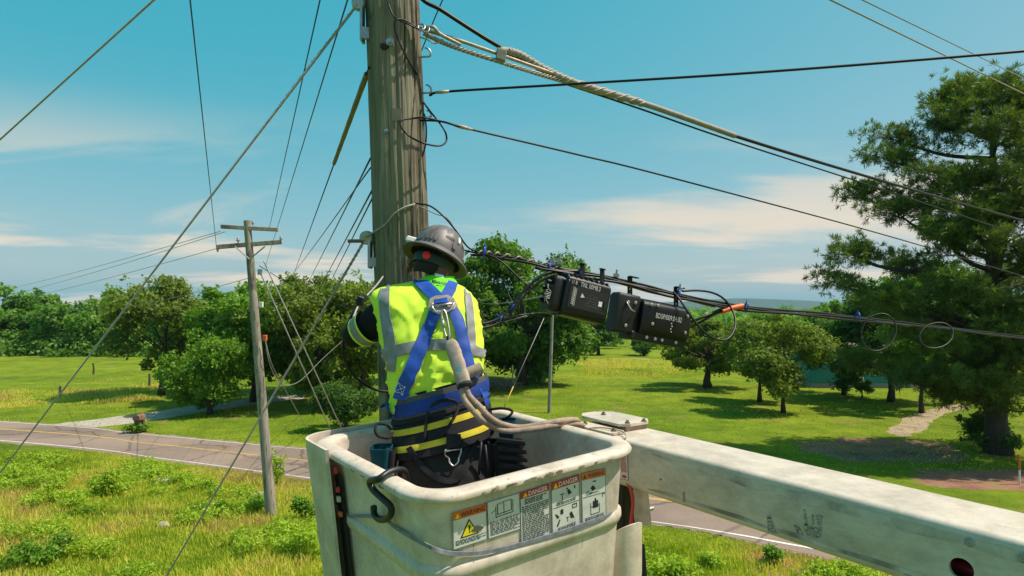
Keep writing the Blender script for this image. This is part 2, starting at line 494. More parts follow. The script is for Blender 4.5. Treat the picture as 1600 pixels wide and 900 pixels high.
# ------------------------------------------------------------------ foliage tools (numpy)
def np_mesh(name, V, F, tone, material, nside):
    me = bpy.data.meshes.new(name)
    nv, nf = len(V), len(F)
    me.vertices.add(nv); me.vertices.foreach_set('co', np.ascontiguousarray(V, dtype=np.float32).ravel())
    me.loops.add(nf * nside); me.loops.foreach_set('vertex_index', np.ascontiguousarray(F, dtype=np.int32).ravel())
    me.polygons.add(nf); me.polygons.foreach_set('loop_start', np.arange(0, nf * nside, nside, dtype=np.int32))
    me.polygons.foreach_set('loop_total', np.full(nf, nside, dtype=np.int32))
    a = me.attributes.new('tone', 'FLOAT', 'POINT'); a.data.foreach_set('value', np.ascontiguousarray(tone, dtype=np.float32))
    me.materials.append(material)
    me.update(calc_edges=True)
    return me
def leaf_mesh(name, clumps, n, leaf, seed, material, aspect=0.55, hollow=0.55, upbias=0.35, sub=6, droop=0.0, radial=False):
    """clumps: (k,6) centres and radii. Leaves gather in twig sprays (sub) near the clump surfaces."""
    rg = np.random.default_rng(seed)
    C = np.array(clumps, dtype=float)
    w = (C[:, 3] * C[:, 4] + C[:, 4] * C[:, 5] + C[:, 3] * C[:, 5]); w = w / w.sum()
    ns = max(1, n // sub)
    ci = rg.choice(len(C), ns, p=w)
    d = rg.normal(size=(ns, 3)); d /= np.linalg.norm(d, axis=1)[:, None]
    rad = hollow + (1.08 - hollow) * rg.random(ns) ** 0.6
    rad *= 1 + 0.20 * rg.normal(size=ns)
    ctr = C[ci, :3] + d * C[ci, 3:6] * rad[:, None]
    ctone = rg.random(len(C))
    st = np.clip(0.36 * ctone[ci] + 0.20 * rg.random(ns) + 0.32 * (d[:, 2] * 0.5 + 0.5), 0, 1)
    ctr = np.repeat(ctr, sub, 0); dd = np.repeat(d, sub, 0); st = np.repeat(st, sub)
    N = len(ctr)
    sp = leaf * 1.5
    p = ctr + rg.normal(size=(N, 3)) * sp * 0.6
    nrm = dd * 0.6 + rg.normal(size=(N, 3)) * 0.75 + np.array([0, 0, upbias]); nrm /= np.linalg.norm(nrm, axis=1)[:, None]
    t = rg.normal(size=(N, 3)) + np.array([0, 0, -droop]); t -= nrm * (t * nrm).sum(1)[:, None]; t /= np.linalg.norm(t, axis=1)[:, None] + 1e-9
    s = np.cross(nrm, t)
    L = leaf * (0.65 + 0.7 * rg.random(N))[:, None]
    if radial:      # needles springing from the twig end, like a pine tuft
        t = dd * 0.55 + rg.normal(size=(N, 3)) * 0.7 + np.array([0, 0, 0.35]); t /= np.linalg.norm(t, axis=1)[:, None]
        p = ctr + t * L; s = np.cross(t, rg.normal(size=(N, 3))); s /= np.linalg.norm(s, axis=1)[:, None] + 1e-9; nrm = np.cross(t, s)
    fold = nrm * L * 0.12
    V = np.empty((N, 4, 3))
    V[:, 0] = p - t * L; V[:, 1] = p + s * L * aspect - fold; V[:, 2] = p + t * L; V[:, 3] = p - s * L * aspect - fold
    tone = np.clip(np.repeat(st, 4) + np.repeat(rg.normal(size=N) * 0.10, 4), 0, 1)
    F = np.arange(N * 4).reshape(N, 4)
    return np_mesh(name, V.reshape(-1, 3), F, tone, material, 4)

def trunk_mesh(name, h, r, tips, seed, lean=(0, 0), fork=0.35, twigs=True, mt=None):
    rng = random.Random(seed); b = MB()
    n = 9
    top = Vector((lean[0], lean[1], h))
    path = []
    for i in range(n):
        t = i / (n - 1)
        path.append(Vector((lean[0] * t + rng.uniform(-1, 1) * r * 0.35 * (t > 0), lean[1] * t + rng.uniform(-1, 1) * r * 0.35 * (t > 0), h * t)))
    rr = [r * (1.55 if i == 0 else 1.12 if i == 1 else 1.0) * (1 - 0.80 * (i / (n - 1)) ** 1.2) for i in range(n)]
    b.tube(path, rr, 10)
    for tp in tips:
        tp = Vector(tp)
        t0 = min(0.93, max(fork, (tp.z / h) * rng.uniform(0.45, 0.75)))
        i = t0 * (n - 1); i0 = int(i); s0 = path[i0].lerp(path[min(i0 + 1, n - 1)], i - i0)
        mid = s0.lerp(tp, 0.5) + Vector((0, 0, -0.06 * (tp - s0).length + rng.uniform(0, 0.12) * h * 0.3))
        r0 = r * (1 - 0.75 * t0) * rng.uniform(0.35, 0.6)
        pth = smooth_path([s0, mid, tp], 4)
        b.tube(pth, [r0 * (1 - 0.85 * k / (len(pth) - 1)) for k in range(len(pth))], 6)
        if twigs:
            for q in range(2):
                e = tp + Vector((rng.uniform(-1, 1), rng.uniform(-1, 1), rng.uniform(-0.2, 0.9))) * h * 0.09
                b.tube([pth[-4], e], [r0 * 0.35, r0 * 0.08], 4)
    return b
def broad_clumps(H, Rx, z0, n, seed, Ry=None, shape='round', size=(0.22, 0.38)):
    rng = random.Random(seed); Ry = Ry or Rx; out = []
    zc, rz = (H + z0) / 2, (H - z0) / 2
    tries = 0
    while len(out) < n and tries < 4000:
        tries += 1
        v = Vector((rng.gauss(0, 1), rng.gauss(0, 1), rng.gauss(0, 1))).normalized() * rng.uniform(0.22, 1.0) ** 0.5
        k = 1.0
        if shape == 'cone': k = 1.15 - 0.8 * (v.z * 0.5 + 0.5)
        if shape == 'vase': k = 0.65 + 0.5 * (v.z * 0.5 + 0.5)
        if shape == 'flat': k = 1.0 - 0.25 * abs(v.z)
        s = rng.uniform(size[0] * 0.7, size[1] * 1.1) * (1.0 if v.length < 0.8 else 0.72)
        out.append((v.x * Rx * k, v.y * Ry * k, zc + v.z * rz * 0.92, s * Rx, s * Ry, s * min(Rx, rz) * rng.uniform(0.6, 0.85)))
    return out
def tree(name, px, py, Y, H, Rx, z0, nleaf, leaf, seed, mt, label, cat='tree', group=None, nc=26, shape='round', tr=0.2, size=(0.22, 0.38), aspect=0.55, Ry=None, hollow=0.5, lean=(0, 0), sub=6, bark='bark'):
    base = P(px, py, Y); base.z = 0
    root = thing(name, base, label, cat, group)
    cl = broad_clumps(H, Rx, z0, nc, seed, Ry, shape, size)
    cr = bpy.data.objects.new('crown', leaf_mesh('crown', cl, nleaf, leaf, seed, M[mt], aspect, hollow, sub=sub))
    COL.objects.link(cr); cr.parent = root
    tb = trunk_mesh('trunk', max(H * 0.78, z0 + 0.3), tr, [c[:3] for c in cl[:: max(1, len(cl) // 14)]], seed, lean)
    t = tb.build('trunk', M[bark], parent=root, smooth=True, fix=False)
    t.matrix_parent_inverse = Matrix.Identity(4)
    return root

# ------------------------------------------------------------------ trees
# left middle distance, across the road
tree('broadleaf_tree', 252, 618, 49, 8.9, 4.5, 1.4, 21000, 0.15, 21, 'leaf_olive', 'dark olive spreading tree leaning out over the left pasture', nc=34, shape='flat', tr=0.22, lean=(0.6, 0))
tree('broadleaf_tree', 328, 648, 40.5, 5.6, 2.9, 0.1, 17000, 0.11, 22, 'leaf_bright', 'small bright green bushy tree beside the gravel driveway', nc=34, shape='round', tr=0.13)
tree('broadleaf_tree', 398, 632, 46, 10.4, 3.9, 0.6, 24000, 0.17, 23, 'leaf_bright', 'tall bright green tree right behind the crossarm pole', nc=30, tr=0.26)
tree('broadleaf_tree', 500, 640, 43, 10.3, 3.7, 0.1, 20000, 0.13, 24, 'leaf_olive', 'dark tree crowding the guy wires right of the crossarm pole', nc=34, tr=0.22)
tree('broadleaf_tree', 566, 637, 44, 10.4, 3.9, 0.1, 20000, 0.13, 25, 'leaf_olive', 'dark tree behind the raised left arm of the worker', nc=36, tr=0.22, size=(0.18, 0.32))
tree('broadleaf_tree', 530, 622, 52, 10.6, 4.6, 0.1, 14000, 0.17, 26, 'leaf_mid', 'green tree hidden behind the two dark trees left of the worker', nc=26, tr=0.22)
tree('evergreen_shrub', 540, 672, 35.2, 3.1, 1.75, 0.05, 12000, 0.075, 27, 'leaf_dark', 'round dark shrub standing on the lawn behind the bucket', 'shrub', nc=30, tr=0.09)
# behind the worker
tree('broadleaf_tree', 815, 604, 56, 13.2, 6.9, 0.2, 42000, 0.19, 31, 'leaf_mid', 'large dark green tree filling the space between worker and black boxes', nc=46, tr=0.42, size=(0.18, 0.32))
tree('broadleaf_tree', 735, 600, 60, 11.0, 5.2, 0.2, 16000, 0.2, 32, 'leaf_dark', 'shaded tree half hidden behind the right shoulder of the worker', nc=26, tr=0.3)
tree('broadleaf_tree', 935, 555, 93, 6.0, 2.9, 0.3, 6000, 0.2, 33, 'leaf_dark', 'small dark tree at the meadow edge below the black boxes', nc=22)
tree('evergreen_shrub', 1006, 556, 92, 2.6, 2.0, 0.05, 5000, 0.13, 34, 'leaf_dark', 'dark domed bush alone in the far meadow', 'shrub', nc=18)
# right lawn
tree('cedar_tree', 1106, 604, 54, 6.2, 4.5, 0.9, 21000, 0.13, 41, 'leaf_olive', 'wide low olive cedar with forked shadow on the lawn', nc=34, shape='flat', tr=0.28, size=(0.16, 0.3))
tree('broadleaf_tree', 1187, 628, 46, 6.6, 2.8, 1.1, 16000, 0.11, 42, 'leaf_olive', 'slim olive lawn tree second from the teal house', nc=26, tr=0.13)
tree('broadleaf_tree', 1224, 646, 41, 6.4, 2.9, 1.0, 19000, 0.10, 43, 'leaf_olive', 'nearest small lawn tree with a leafy trunk foot', nc=28, tr=0.12)
tree('broadleaf_tree', 1258, 590, 64, 7.4, 3.0, 1.0, 9000, 0.16, 44, 'leaf_bright', 'yellow green tree behind the small lawn trees', nc=26)
tree('broadleaf_tree', 1190, 560, 88, 6.5, 5.0, 0.5, 8000, 0.22, 45, 'leaf_mid', 'round green tree far behind the olive lawn trees', nc=24)
# wood behind the house
for i, (px, Y, H, rx, mt, lb) in enumerate([
        (1310, 66, 9.2, 4.4, 'leaf_mid', 'green tree rising over the left end of the house roof'),
        (1385, 68, 10.5, 4.8, 'leaf_mid', 'tall green tree behind the middle of the house roof'),
        (1462, 62, 12.0, 5.0, 'leaf_dark', 'dark tree behind the right end of the house'),
        (1560, 60, 12.0, 5.2, 'leaf_dark', 'dark tree filling the gap behind the pine trunk'),
        (1650, 56, 12.0, 5.0, 'leaf_dark', 'dark tree cut by the right edge behind the pine')]):
    tree('broadleaf_tree', px, 600, Y, H, rx, 0.8, 8000, 0.2, 50 + i, mt, lb, group='trees behind the house', nc=26, tr=0.3)
tree('broadleaf_tree', 1392, 624, 46, 8.6, 4.0, 0.6, 20000, 0.14, 61, 'leaf_dark', 'shady tree standing in front of the teal house', nc=34, tr=0.2)
tree('broadleaf_tree', 1440, 640, 41, 9.4, 2.6, 2.0, 9000, 0.12, 57, 'leaf_bright', 'bright broadleaf sapling growing up through the left of the pine', nc=22, tr=0.12)
tree('broadleaf_tree', 1318, 618, 49.5, 6.4, 2.9, 0.5, 12000, 0.12, 62, 'leaf_dark', 'dark round tree before the left end of the house roof', nc=28, tr=0.14)
tree('evergreen_shrub', 1347, 621, 48, 2.5, 0.9, 0.3, 2500, 0.08, 58, 'leaf_bright', 'thin bright bush in front of the teal house wall', 'shrub', nc=12, tr=0.05)
tree('evergreen_shrub', 1546, 700, 30.2, 2.0, 1.3, 0.0, 6000, 0.07, 59, 'leaf_dark', 'dark bush around the foot of the pine trunk', 'shrub', nc=18, tr=0.05)

# the big pine
def pine():
    base = G(1560, 708)
    root = thing('pine_tree', base, 'huge ragged pine filling the right edge with long dark limbs', 'tree')
    rng = random.Random(77)
    H = 17.2; b = MB(); clumps = []
    n = 14; path = [Vector((rng.uniform(-.08, .08) * (i > 0) - 0.35 * i / n, rng.uniform(-.08, .08) * (i > 0), H * 0.93 * i / (n - 1))) for i in range(n)]
    b.tube(path, [0.46 * (1.35 if i == 0 else 1.0) * (1 - 0.88 * (i / (n - 1)) ** 1.3) for i in range(n)], 12)
    # second leader
    p2 = [path[6] + Vector((0.25 * k + 0.05 * k * k, 0.1 * k, k * 1.25)) for k in range(7)]
    b.tube(p2, [0.22 * (1 - 0.85 * k / 6) for k in range(7)], 8)
    S = 29.5 / 1000
    def limb(px, py, dy, r, fr=None, nt=5, spread=0.9):
        tip = Vector(((px - 1560) * S, dy, CAM_Z + (483 - py) * S * (1 + dy / 29.5) ))
        hz = max(2.2, tip.z - rng.uniform(0.2, 1.6) - 0.12 * abs(tip.x)) if fr is None else fr
        i = min(n - 1.01, hz / (H * 0.93) * (n - 1)); s0 = path[int(i)].lerp(path[int(i) + 1], i - int(i))
        m1 = s0.lerp(tip, 0.45) + Vector((0, 0, rng.uniform(-0.45, 0.15)))
        m2 = s0.lerp(tip, 0.8) + Vector((0, 0, rng.uniform(-0.3, 0.0)))
        pth = smooth_path([s0, m1, m2, tip], 4)
        b.tube(pth, [r * (1 - 0.85 * k / (len(pth) - 1)) for k in range(len(pth))], 6)
        for q in range(nt):
            t = rng.uniform(0.38, 1.0) if q else 1.0
            k = t * (len(pth) - 1); c = pth[int(min(k, len(pth) - 2))].lerp(pth[int(min(k, len(pth) - 2)) + 1], k - int(min(k, len(pth) - 2)))
            e = c + Vector((rng.uniform(-1, 1), rng.uniform(-1, 1), rng.uniform(0.0, 0.45))) * spread * (0.35 if q == 0 else 1)
            b.tube([c, e], [r * 0.22, r * 0.06], 4)
            s = rng.uniform(0.45, 0.85)
            clumps.append((e.x, e.y, e.z + 0.1, s * 1.1, s, s * 0.75))
    # limbs placed after the photograph's outline: tip column, tip row, depth offset
    for px, py, dy in [(1296, 392, -1.5), (1320, 440, 1.2), (1345, 305, 0.5), (1375, 330, -1.2), (1388, 245, 0.6), (1405, 275, -2.0), (1420, 215, 1.5),
                       (1440, 190, -0.6), (1460, 160, 0.8), (1480, 160, -0.9), (1505, 148, 0.5), (1535, 140, -0.6), (1560, 140, 0.7), (1590, 146, -0.8), (1612, 160, 0.6),
                       (1625, 170, -1.5), (1640, 210, 1.0), (1655, 260, -1.8), (1665, 310, 0.5), (1675, 360, -2.2), (1680, 420, 1.4), (1690, 480, -1.0),
                       (1500, 200, -2.4), (1540, 235, -2.8), (1470, 270, -2.6), (1515, 300, -3.2), (1440, 330, -2.8), (1560, 330, -3.4), (1600, 290, -2.8),
                       (1400, 360, -2.6), (1470, 380, -3.4), (1540, 400, -3.8), (1610, 390, -3.2), (1330, 470, -2.2), (1390, 440, -3.2), (1440, 460, -3.6),
                       (1365, 520, -2.0), (1410, 545, -3.2), (1345, 560, 0.2), (1455, 520, -3.8), (1520, 480, -4.2), (1580, 470, -4.2), (1630, 520, -3.2),
                       (1380, 590, -1.4), (1425, 590, -3.2), (1480, 570, -3.9), (1530, 560, -4.3), (1590, 560, -4.1), (1650, 580, -2.8), (1395, 480, 1.8),
                       (1450, 420, 2.2), (1500, 360, 2.6), (1550, 280, 2.4), (1600, 340, 2.5), (1640, 440, 2.6), (1480, 500, 2.8), (1550, 530, 3.0), (1620, 600, 2.6), (1460, 620, -2.6), (1500, 610, 1.0)]:
        dist = abs(px - 1560) * S
        limb(px, py, dy, 0.05 + 0.016 * dist, nt=9 if py > 250 else 8)
    for px, py, r in [(1520, 640, 0.06), (1600, 630, 0.06), (1490, 590, 0.07), (1440, 600, 0.06)]:
        limb(px, py, rng.uniform(-3, -1), r, nt=3)
    t = b.build('trunk', M['bark'], parent=root, smooth=True, fix=False); t.matrix_parent_inverse = Matrix.Identity(4)
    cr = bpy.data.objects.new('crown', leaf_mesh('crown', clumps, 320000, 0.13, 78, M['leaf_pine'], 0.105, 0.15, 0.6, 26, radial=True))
    COL.objects.link(cr); cr.parent = root
pine()

# far treeline on the left: two prototypes per kind, copied one by one
protos = []
for k in range(4):
    cl = broad_clumps(9.5, 4.3, 0.3, 26, 90 + k, size=(0.24, 0.4))
    me = leaf_mesh('crown', cl, 5200, 0.30, 90 + k, M['leaf_far'], 0.6, 0.6, sub=5)
    tb = trunk_mesh('trunk', 7.4, 0.22, [c[:3] for c in cl[::4]], 90 + k, twigs=False).build('trunk', M['bark'], parent=None, loc=(0, 0, 0), smooth=True, fix=False)
    tm = tb.data; bpy.data.objects.remove(tb)
    protos.append((me, tm))
rng = random.Random(5)
spots = []
for i in range(17):
    px = -70 + i * 42 + rng.uniform(-10, 10)
    spots.append((px, 96 + rng.uniform(-3, 5), rng.uniform(0.86, 1.12)))
tops = {0: 1.02, 1: 1.04, 2: 1.08, 3: 1.0, 4: 0.92, 5: 0.86}
place = ['farthest left', 'second', 'third', 'fourth', 'fifth', 'sixth', 'seventh', 'eighth', 'ninth', 'tenth', 'eleventh', 'twelfth', 'thirteenth', 'fourteenth', 'fifteenth', 'sixteenth', 'seventeenth']
for i, (px, Y, s) in enumerate(spots):
    s = tops.get(i, s)
    base = P(px, 0, Y); base.z = 0
    lb = 'tree at the left end of the far treeline' if i == 0 else '%s tree from the left along the far pasture treeline' % place[i]
    r = thing('treeline_tree', base, lb, 'tree', 'trees along the far edge of the pasture')
    r.rotation_euler.z = rng.uniform(0, 6.28); r.scale = (s * rng.uniform(0.9, 1.2), s, s)
    for nm, me in zip(('crown', 'trunk'), protos[i % 4]):
        o = bpy.data.objects.new(nm, me); COL.objects.link(o); o.parent = r
# scrub under the treeline, a hedge no one could count
cl = []
for i in range(90):
    px = -140 + i * 9.0; Y = 91 + rng.uniform(-2.5, 2); p = P(px, 0, Y); cl.append((p.x, p.y, rng.uniform(0.4, 1.2), 1.6, 1.2, rng.uniform(0.9, 1.8)))
o = bpy.data.objects.new('hedge_scrub', leaf_mesh('hedge_scrub', cl, 15000, 0.26, 99, M['leaf_far'], 0.6, 0.5, sub=5)); COL.objects.link(o)
tag(o, 'scrub growing along the foot of the far treeline', 'scrub', kind='stuff')
# far woods right of the worker, reading as one mass
cl = []
for i in range(420):
    Y = rng.choice([115, 150, 210, 300, 420, 600]) * rng.uniform(0.92, 1.1); px = rng.uniform(640, 1680)
    if Y < 140 and 960 < px < 1000: continue
    p = P(px, 0, Y); s = (1.3 + 0.007 * Y) * rng.uniform(0.8, 1.25)
    hh = rng.uniform(0.15, 0.72) * (3.4 + 0.004 * Y)
    cl.append((p.x, p.y, hh, s * 1.3, s, s * 0.9))
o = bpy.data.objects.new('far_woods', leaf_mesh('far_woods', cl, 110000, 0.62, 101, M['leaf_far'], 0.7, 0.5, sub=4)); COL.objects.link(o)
tag(o, 'distant woods running along the horizon behind the lawn', 'woods', kind='stuff')

# brush pile behind the worker
b = MB(); rng = random.Random(8); c0 = G(775, 612)
for i in range(110):
    a = c0 + Vector((rng.uniform(-1.2, 1.0), rng.uniform(-0.8, 0.8), rng.uniform(0, 0.5)))
    d = Vector((rng.uniform(0.3, 1.6), rng.uniform(-0.6, 0.6), rng.uniform(-0.5, 1.0)))
    mid2 = a + d * 0.5 + Vector((0, 0, 0.25)); b.tube([a, mid2, a + d], [0.03, 0.02, 0.006], 4)
o = b.build('brush_pile', M['dead_branch'], smooth=True, fix=False); tag(o, 'pile of dead grey branches on the lawn right of the worker', 'brush pile', kind='stuff')

# ------------------------------------------------------------------ rough grass in front of the road
def blades(name, n, pos_fn, hmin, hmax, seed, material, w=0.012, label=None):
    rg = np.random.default_rng(seed)
    p, ht, tone = pos_fn(rg, n); N = len(p)
    h = (hmin + (hmax - hmin) * rg.random(N) ** 1.6) * ht
    an = rg.random(N) * 2 * np.pi; s = np.stack([np.cos(an), np.sin(an), np.zeros(N)], 1) * (w * (0.6 + 0.8 * rg.random(N)))[:, None]
    la = rg.random(N) * 2 * np.pi; l = (0.15 + 0.5 * rg.random(N)) * h
    lean = np.stack([np.cos(la) * l, np.sin(la) * l, np.zeros(N)], 1)
    V = np.empty((N, 5, 3))
    V[:, 0] = p - s; V[:, 1] = p + s
    midp = p + lean * 0.35; midp[:, 2] += h * 0.6
    V[:, 2] = midp + s * 0.7; V[:, 3] = midp - s * 0.7
    V[:, 4] = p + lean; V[:, 4, 2] += h
    i = np.arange(N)[:, None] * 5
    F = np.concatenate([i + np.array([[0, 1, 2]]), i + np.array([[0, 2, 3]]), i + np.array([[3, 2, 4]])], 1).reshape(-1, 3)
    t = np.repeat(np.clip(tone + rg.normal(size=N) * 0.16, 0, 1), 5)
    o = bpy.data.objects.new(name, np_mesh(name, V.reshape(-1, 3), F, t, material, 3)); COL.objects.link(o)
    tag(o, label, 'grass', kind='stuff'); return o
nl = [(p.x, p.y) for p in smooth_path(off(near_line, far_line, -0.5), 8)]
NLX = np.array([q[0] for q in nl]); NLY = np.array([q[1] for q in nl])
def field_noise(x, y, s, o=0.0):
    return np.array([mnoise.noise(Vector((a / s + o, b2 / s, o))) for a, b2 in zip(x, y)])
def verge(rg, n):
    # even scatter over the rough ground between the viewer and the road
    x = rg.uniform(-24, 13, n); y = rg.uniform(11.0, 30.0, n)
    lim = np.interp(x, NLX, NLY)
    keep = (y < lim - 0.05) & (np.abs(x) < y * 0.86 + 1) & ~((np.abs(x + 0.4 * y * 0 ) < 0.0))
    x, y, lim = x[keep], y[keep], lim[keep]
    e = np.clip((lim - y) / 2.2, 0, 1)
    nz = field_noise(x, y, 2.4, 1.7); nz2 = field_noise(x, y, 0.7, 4.2)
    ht = (0.25 + 0.75 * e) * (0.75 + 0.7 * nz)
    nz3 = field_noise(x, y, 6.0, 9.4)
    tone = 0.36 + 0.55 * nz + 0.30 * nz2 + 0.45 * nz3 + 0.46 * (1 - e)
    return np.stack([x, y, np.zeros(len(x))], 1), np.clip(ht, 0.12, 2), tone
blades('rough_grass', 330000, verge, 0.09, 0.34, 3, M['grass_blade'], 0.012, 'tall yellow green grass covering the rough verge before the road')
def lawn(rg, n):
    x = rg.uniform(-42, 40, n); y = 26 + 44 * rg.random(n) ** 1.3
    fl = [(p.x, p.y) for p in smooth_path(off(far_line, near_line, -0.45), 8)]
    lim = np.interp(x, [q[0] for q in fl], [q[1] for q in fl])
    keep = (y > lim) & (np.abs(x) < y * 0.84)
    x, y = x[keep], y[keep]
    nz = field_noise(x, y, 5.0, 2.2)
    return np.stack([x, y, np.zeros(len(x))], 1), 0.6 + 0.8 * np.clip(nz + 0.3, 0, 1), 0.18 + 0.45 * nz
blades('lawn_grass', 90000, lawn, 0.03, 0.10, 4, M['grass_blade'], 0.02, 'short mown grass of the wide lawn across the road')
def meadow(rg, n):
    x = rg.uniform(6, 28, n); y = rg.uniform(62, 88, n); keep = (x / y > 0.095) & (x / y < 0.30)
    x, y = x[keep], y[keep]; nz = field_noise(x, y, 4.0, 3.1)
    r = x / y; e = np.clip(np.minimum(np.minimum((r - 0.095), (0.30 - r)) / 0.03, np.minimum(y - 62, 88 - y) / 6) + 0.9 * nz, 0, 1)
    return np.stack([x, y, np.zeros(len(x))], 1), np.clip((0.8 + 0.5 * nz) * e, 0.02, 2), 0.30 + 0.6 * nz + 0.2 * e
blades('meadow_grass', 26000, meadow, 0.12, 0.40, 5, M['grass_blade'], 0.03, 'unmown pale grass of the small meadow under the black boxes')
def pasture(rg, n):
    px = rg.uniform(-20, 260, n); yy = rg.uniform(600, 625, n) + (260 - px) * 0.05; Y = CAM_Z * 1000 / (yy - 483)
    x = (px - 800) / 1000 * Y; nz = field_noise(x, Y, 3.0, 7.1)
    return np.stack([x, Y, np.zeros(n)], 1), np.clip(0.4 + 1.3 * nz, 0.1, 2), 0.6 + 0.5 * nz
blades('pasture_grass', 16000, pasture, 0.2, 0.6, 6, M['grass_blade'], 0.03, 'long tan grass along the pasture fence line')

# low broad-leaved cover running through the grass in drifts
rng = random.Random(44); cl = []
for i in range(5200):
    x = rng.uniform(-22, 12); y = rng.uniform(12, 28)
    if y > np.interp(x, NLX, NLY) - 0.7 or abs(x) > y * 0.84: continue
    if mnoise.noise(Vector((x / 2.6 + 5.1, y / 1.6, 2.0))) < 0.16 + 0.12 * mnoise.noise(Vector((x / 0.8, y / 0.8, 7.0))): continue
    s = rng.uniform(0.16, 0.42); cl.append((x, y, rng.uniform(0.12, 0.34), s, s, rng.uniform(0.08, 0.22)))
o = bpy.data.objects.new('weed_cover', leaf_mesh('weed_cover', cl, 62000, 0.05, 45, M['weed_leaf'], 0.5, 0.2, 0.7, 4)); COL.objects.link(o)
tag(o, 'drifts of low leafy weeds spread through the rough grass', 'weeds', kind='stuff')
# broad-leaved weeds standing in the rough grass
def weed(px, py, h, rx, n, label, mt='weed_leaf', leaf=0.06, seed=0, name='weed_clump'):
    base = G(px, py); root = thing(name, base, label, 'weed', 'weeds in the rough grass')
    rng = random.Random(seed); cl = []; b = MB()
    for i in range(9):
        a = rng.uniform(0, 6.28); r = rng.uniform(0, 1) * rx; z = h * rng.uniform(0.35, 0.95) * (1 - 0.35 * r / rx)
        e = Vector((math.cos(a) * r, math.sin(a) * r * 0.8, z)); b.tube([Vector((e.x * 0.3, e.y * 0.3, 0)), e], [0.008, 0.003], 4)
        cl.append((e.x, e.y, e.z, rx * 0.38, rx * 0.38, h * 0.25))
    s = b.build('stem', M['weed_leaf'], parent=root, fix=False); s.matrix_parent_inverse = Matrix.Identity(4)
    o = bpy.data.objects.new('leaves', leaf_mesh('leaves', cl, n, leaf, seed, M[mt], 0.5, 0.2, 0.6, 4)); COL.objects.link(o); o.parent = root
for i, (px, py, h, rx, n, lb, mt) in enumerate([
        (162, 775, 1.0, 0.75, 1700, 'tall bright yellow green weed standing highest left of the guy wire', 'weed_leaf'),
        (75, 765, 0.7, 0.9, 1300, 'bright weed patch nearest the left edge below the road', 'weed_leaf'),
        (70, 880, 0.7, 0.8, 1500, 'dark green weed clump in the lower left corner', 'leaf_bright'),
        (400, 800, 0.55, 0.5, 500, 'dark weeds around the left foot of the crossarm pole', 'leaf_bright'),
        (470, 815, 0.8, 0.6, 900, 'leafy weeds between crossarm pole and bucket', 'leaf_bright'),
        (480, 870, 0.7, 0.7, 900, 'bright weeds against the left side of the bucket', 'weed_leaf'),
        (1206, 880, 0.42, 0.26, 500, 'single green weed tuft at the asphalt edge under the boom', 'leaf_bright'),
        (1060, 905, 0.5, 0.7, 900, 'bright weed patch right of the bucket at the bottom edge', 'weed_leaf'),
        (1110, 885, 0.35, 0.4, 350, 'small weed tuft in the verge right of the bucket', 'weed_leaf')]):
    weed(px, py, h, rx, n, lb, mt, 0.055, 200 + i)
# ================================================================== NEAR POLE, BUCKET, BOOM
def wood_mat(name, a, bcol, green, scale=1.0):
    m, nt, b, out = new_mat(name)
    n1 = noise_node(nt, 10 * scale, 8, 0.72, (1, 1, 0.07), dist=0.8)
    n2 = noise_node(nt, 60 * scale, 4, 0.7, (1, 1, 0.03))
    n3 = noise_node(nt, 2.2 * scale, 4, 0.6, (1, 1, 0.5))
    c = ramp_node(nt, n1, [(0.30, a), (0.52, tuple((x + y) / 2 for x, y in zip(a, bcol))), (0.70, bcol)])
    c = mixc(nt, ramp_node(nt, n3, [(0.45, (0, 0, 0)), (0.70, (0.75, 0.75, 0.75))]), c, green)
    n4 = noise_node(nt, 3.4 * scale, 6, 0.7, (1, 1, 0.33), dist=0.6)
    c = mixc(nt, ramp_node(nt, n4, [(0.50, (0, 0, 0)), (0.60, (0.8, 0.8, 0.8))]), c, tuple(x * 0.55 for x in a))
    c = mixc(nt, 0.75, c, ramp_node(nt, n2, [(0.30, (0.40, 0.37, 0.34)), (0.46, (1.0, 1.0, 1.0)), (0.7, (1.15, 1.13, 1.08))]), 'MULTIPLY')
    n7 = noise_node(nt, 26 * scale, 3, 0.6, (1, 1, 0.022), dist=0.4)
    c = mixc(nt, ramp_node(nt, n7, [(0.335, (0.9, 0.9, 0.9)), (0.375, (0, 0, 0))]), c, (0.035, 0.028, 0.022))
    nt.links.new(c, b.inputs['Base Color'])
    b.inputs['Roughness'].default_value = 0.9; b.inputs['Specular IOR Level'].default_value = 0.15
    bump(nt, b, n2, 0.8, 0.006)
    return m
M['pole_wood'] = wood_mat('weathered_pole_wood', (0.095, 0.082, 0.063), (0.33, 0.295, 0.23), (0.150, 0.150, 0.085))
M['grey_wood'] = wood_mat('grey_pole_wood', (0.20, 0.175, 0.145), (0.40, 0.36, 0.31), (0.25, 0.24, 0.18), 0.7)
M['knot'] = mat('rotten_wood', (0.05, 0.035, 0.025), 0.95, var=0.5)
M['galv'] = mat('galvanised_steel', (0.42, 0.44, 0.46), 0.45, 0.75, var=0.3, scale=30)
M['rust'] = mat('rusty_steel', (0.23, 0.16, 0.12), 0.7, 0.4, var=0.4, scale=40)
M['strand'] = mat('steel_strand', (0.40, 0.38, 0.36), 0.55, 0.15, var=0.35, scale=60)
M['strand_warm'] = mat('rusted_strand', (0.46, 0.38, 0.31), 0.6, 0.3, var=0.4, scale=50)
M['black_cable'] = mat('black_cable_jacket', (0.007, 0.007, 0.008), 0.42, var=0.3, scale=30, spec=0.3)
M['grey_cable'] = mat('aged_cable_jacket', (0.30, 0.28, 0.25), 0.65, var=0.35, scale=40)
M['yellow_guard'] = mat('faded_yellow_plastic', (0.20, 0.165, 0.07), 0.7, var=0.45, scale=14)
M['blue_tie'] = mat('blue_plastic_tie', (0.02, 0.08, 0.55), 0.4)
M['white_paint'] = None

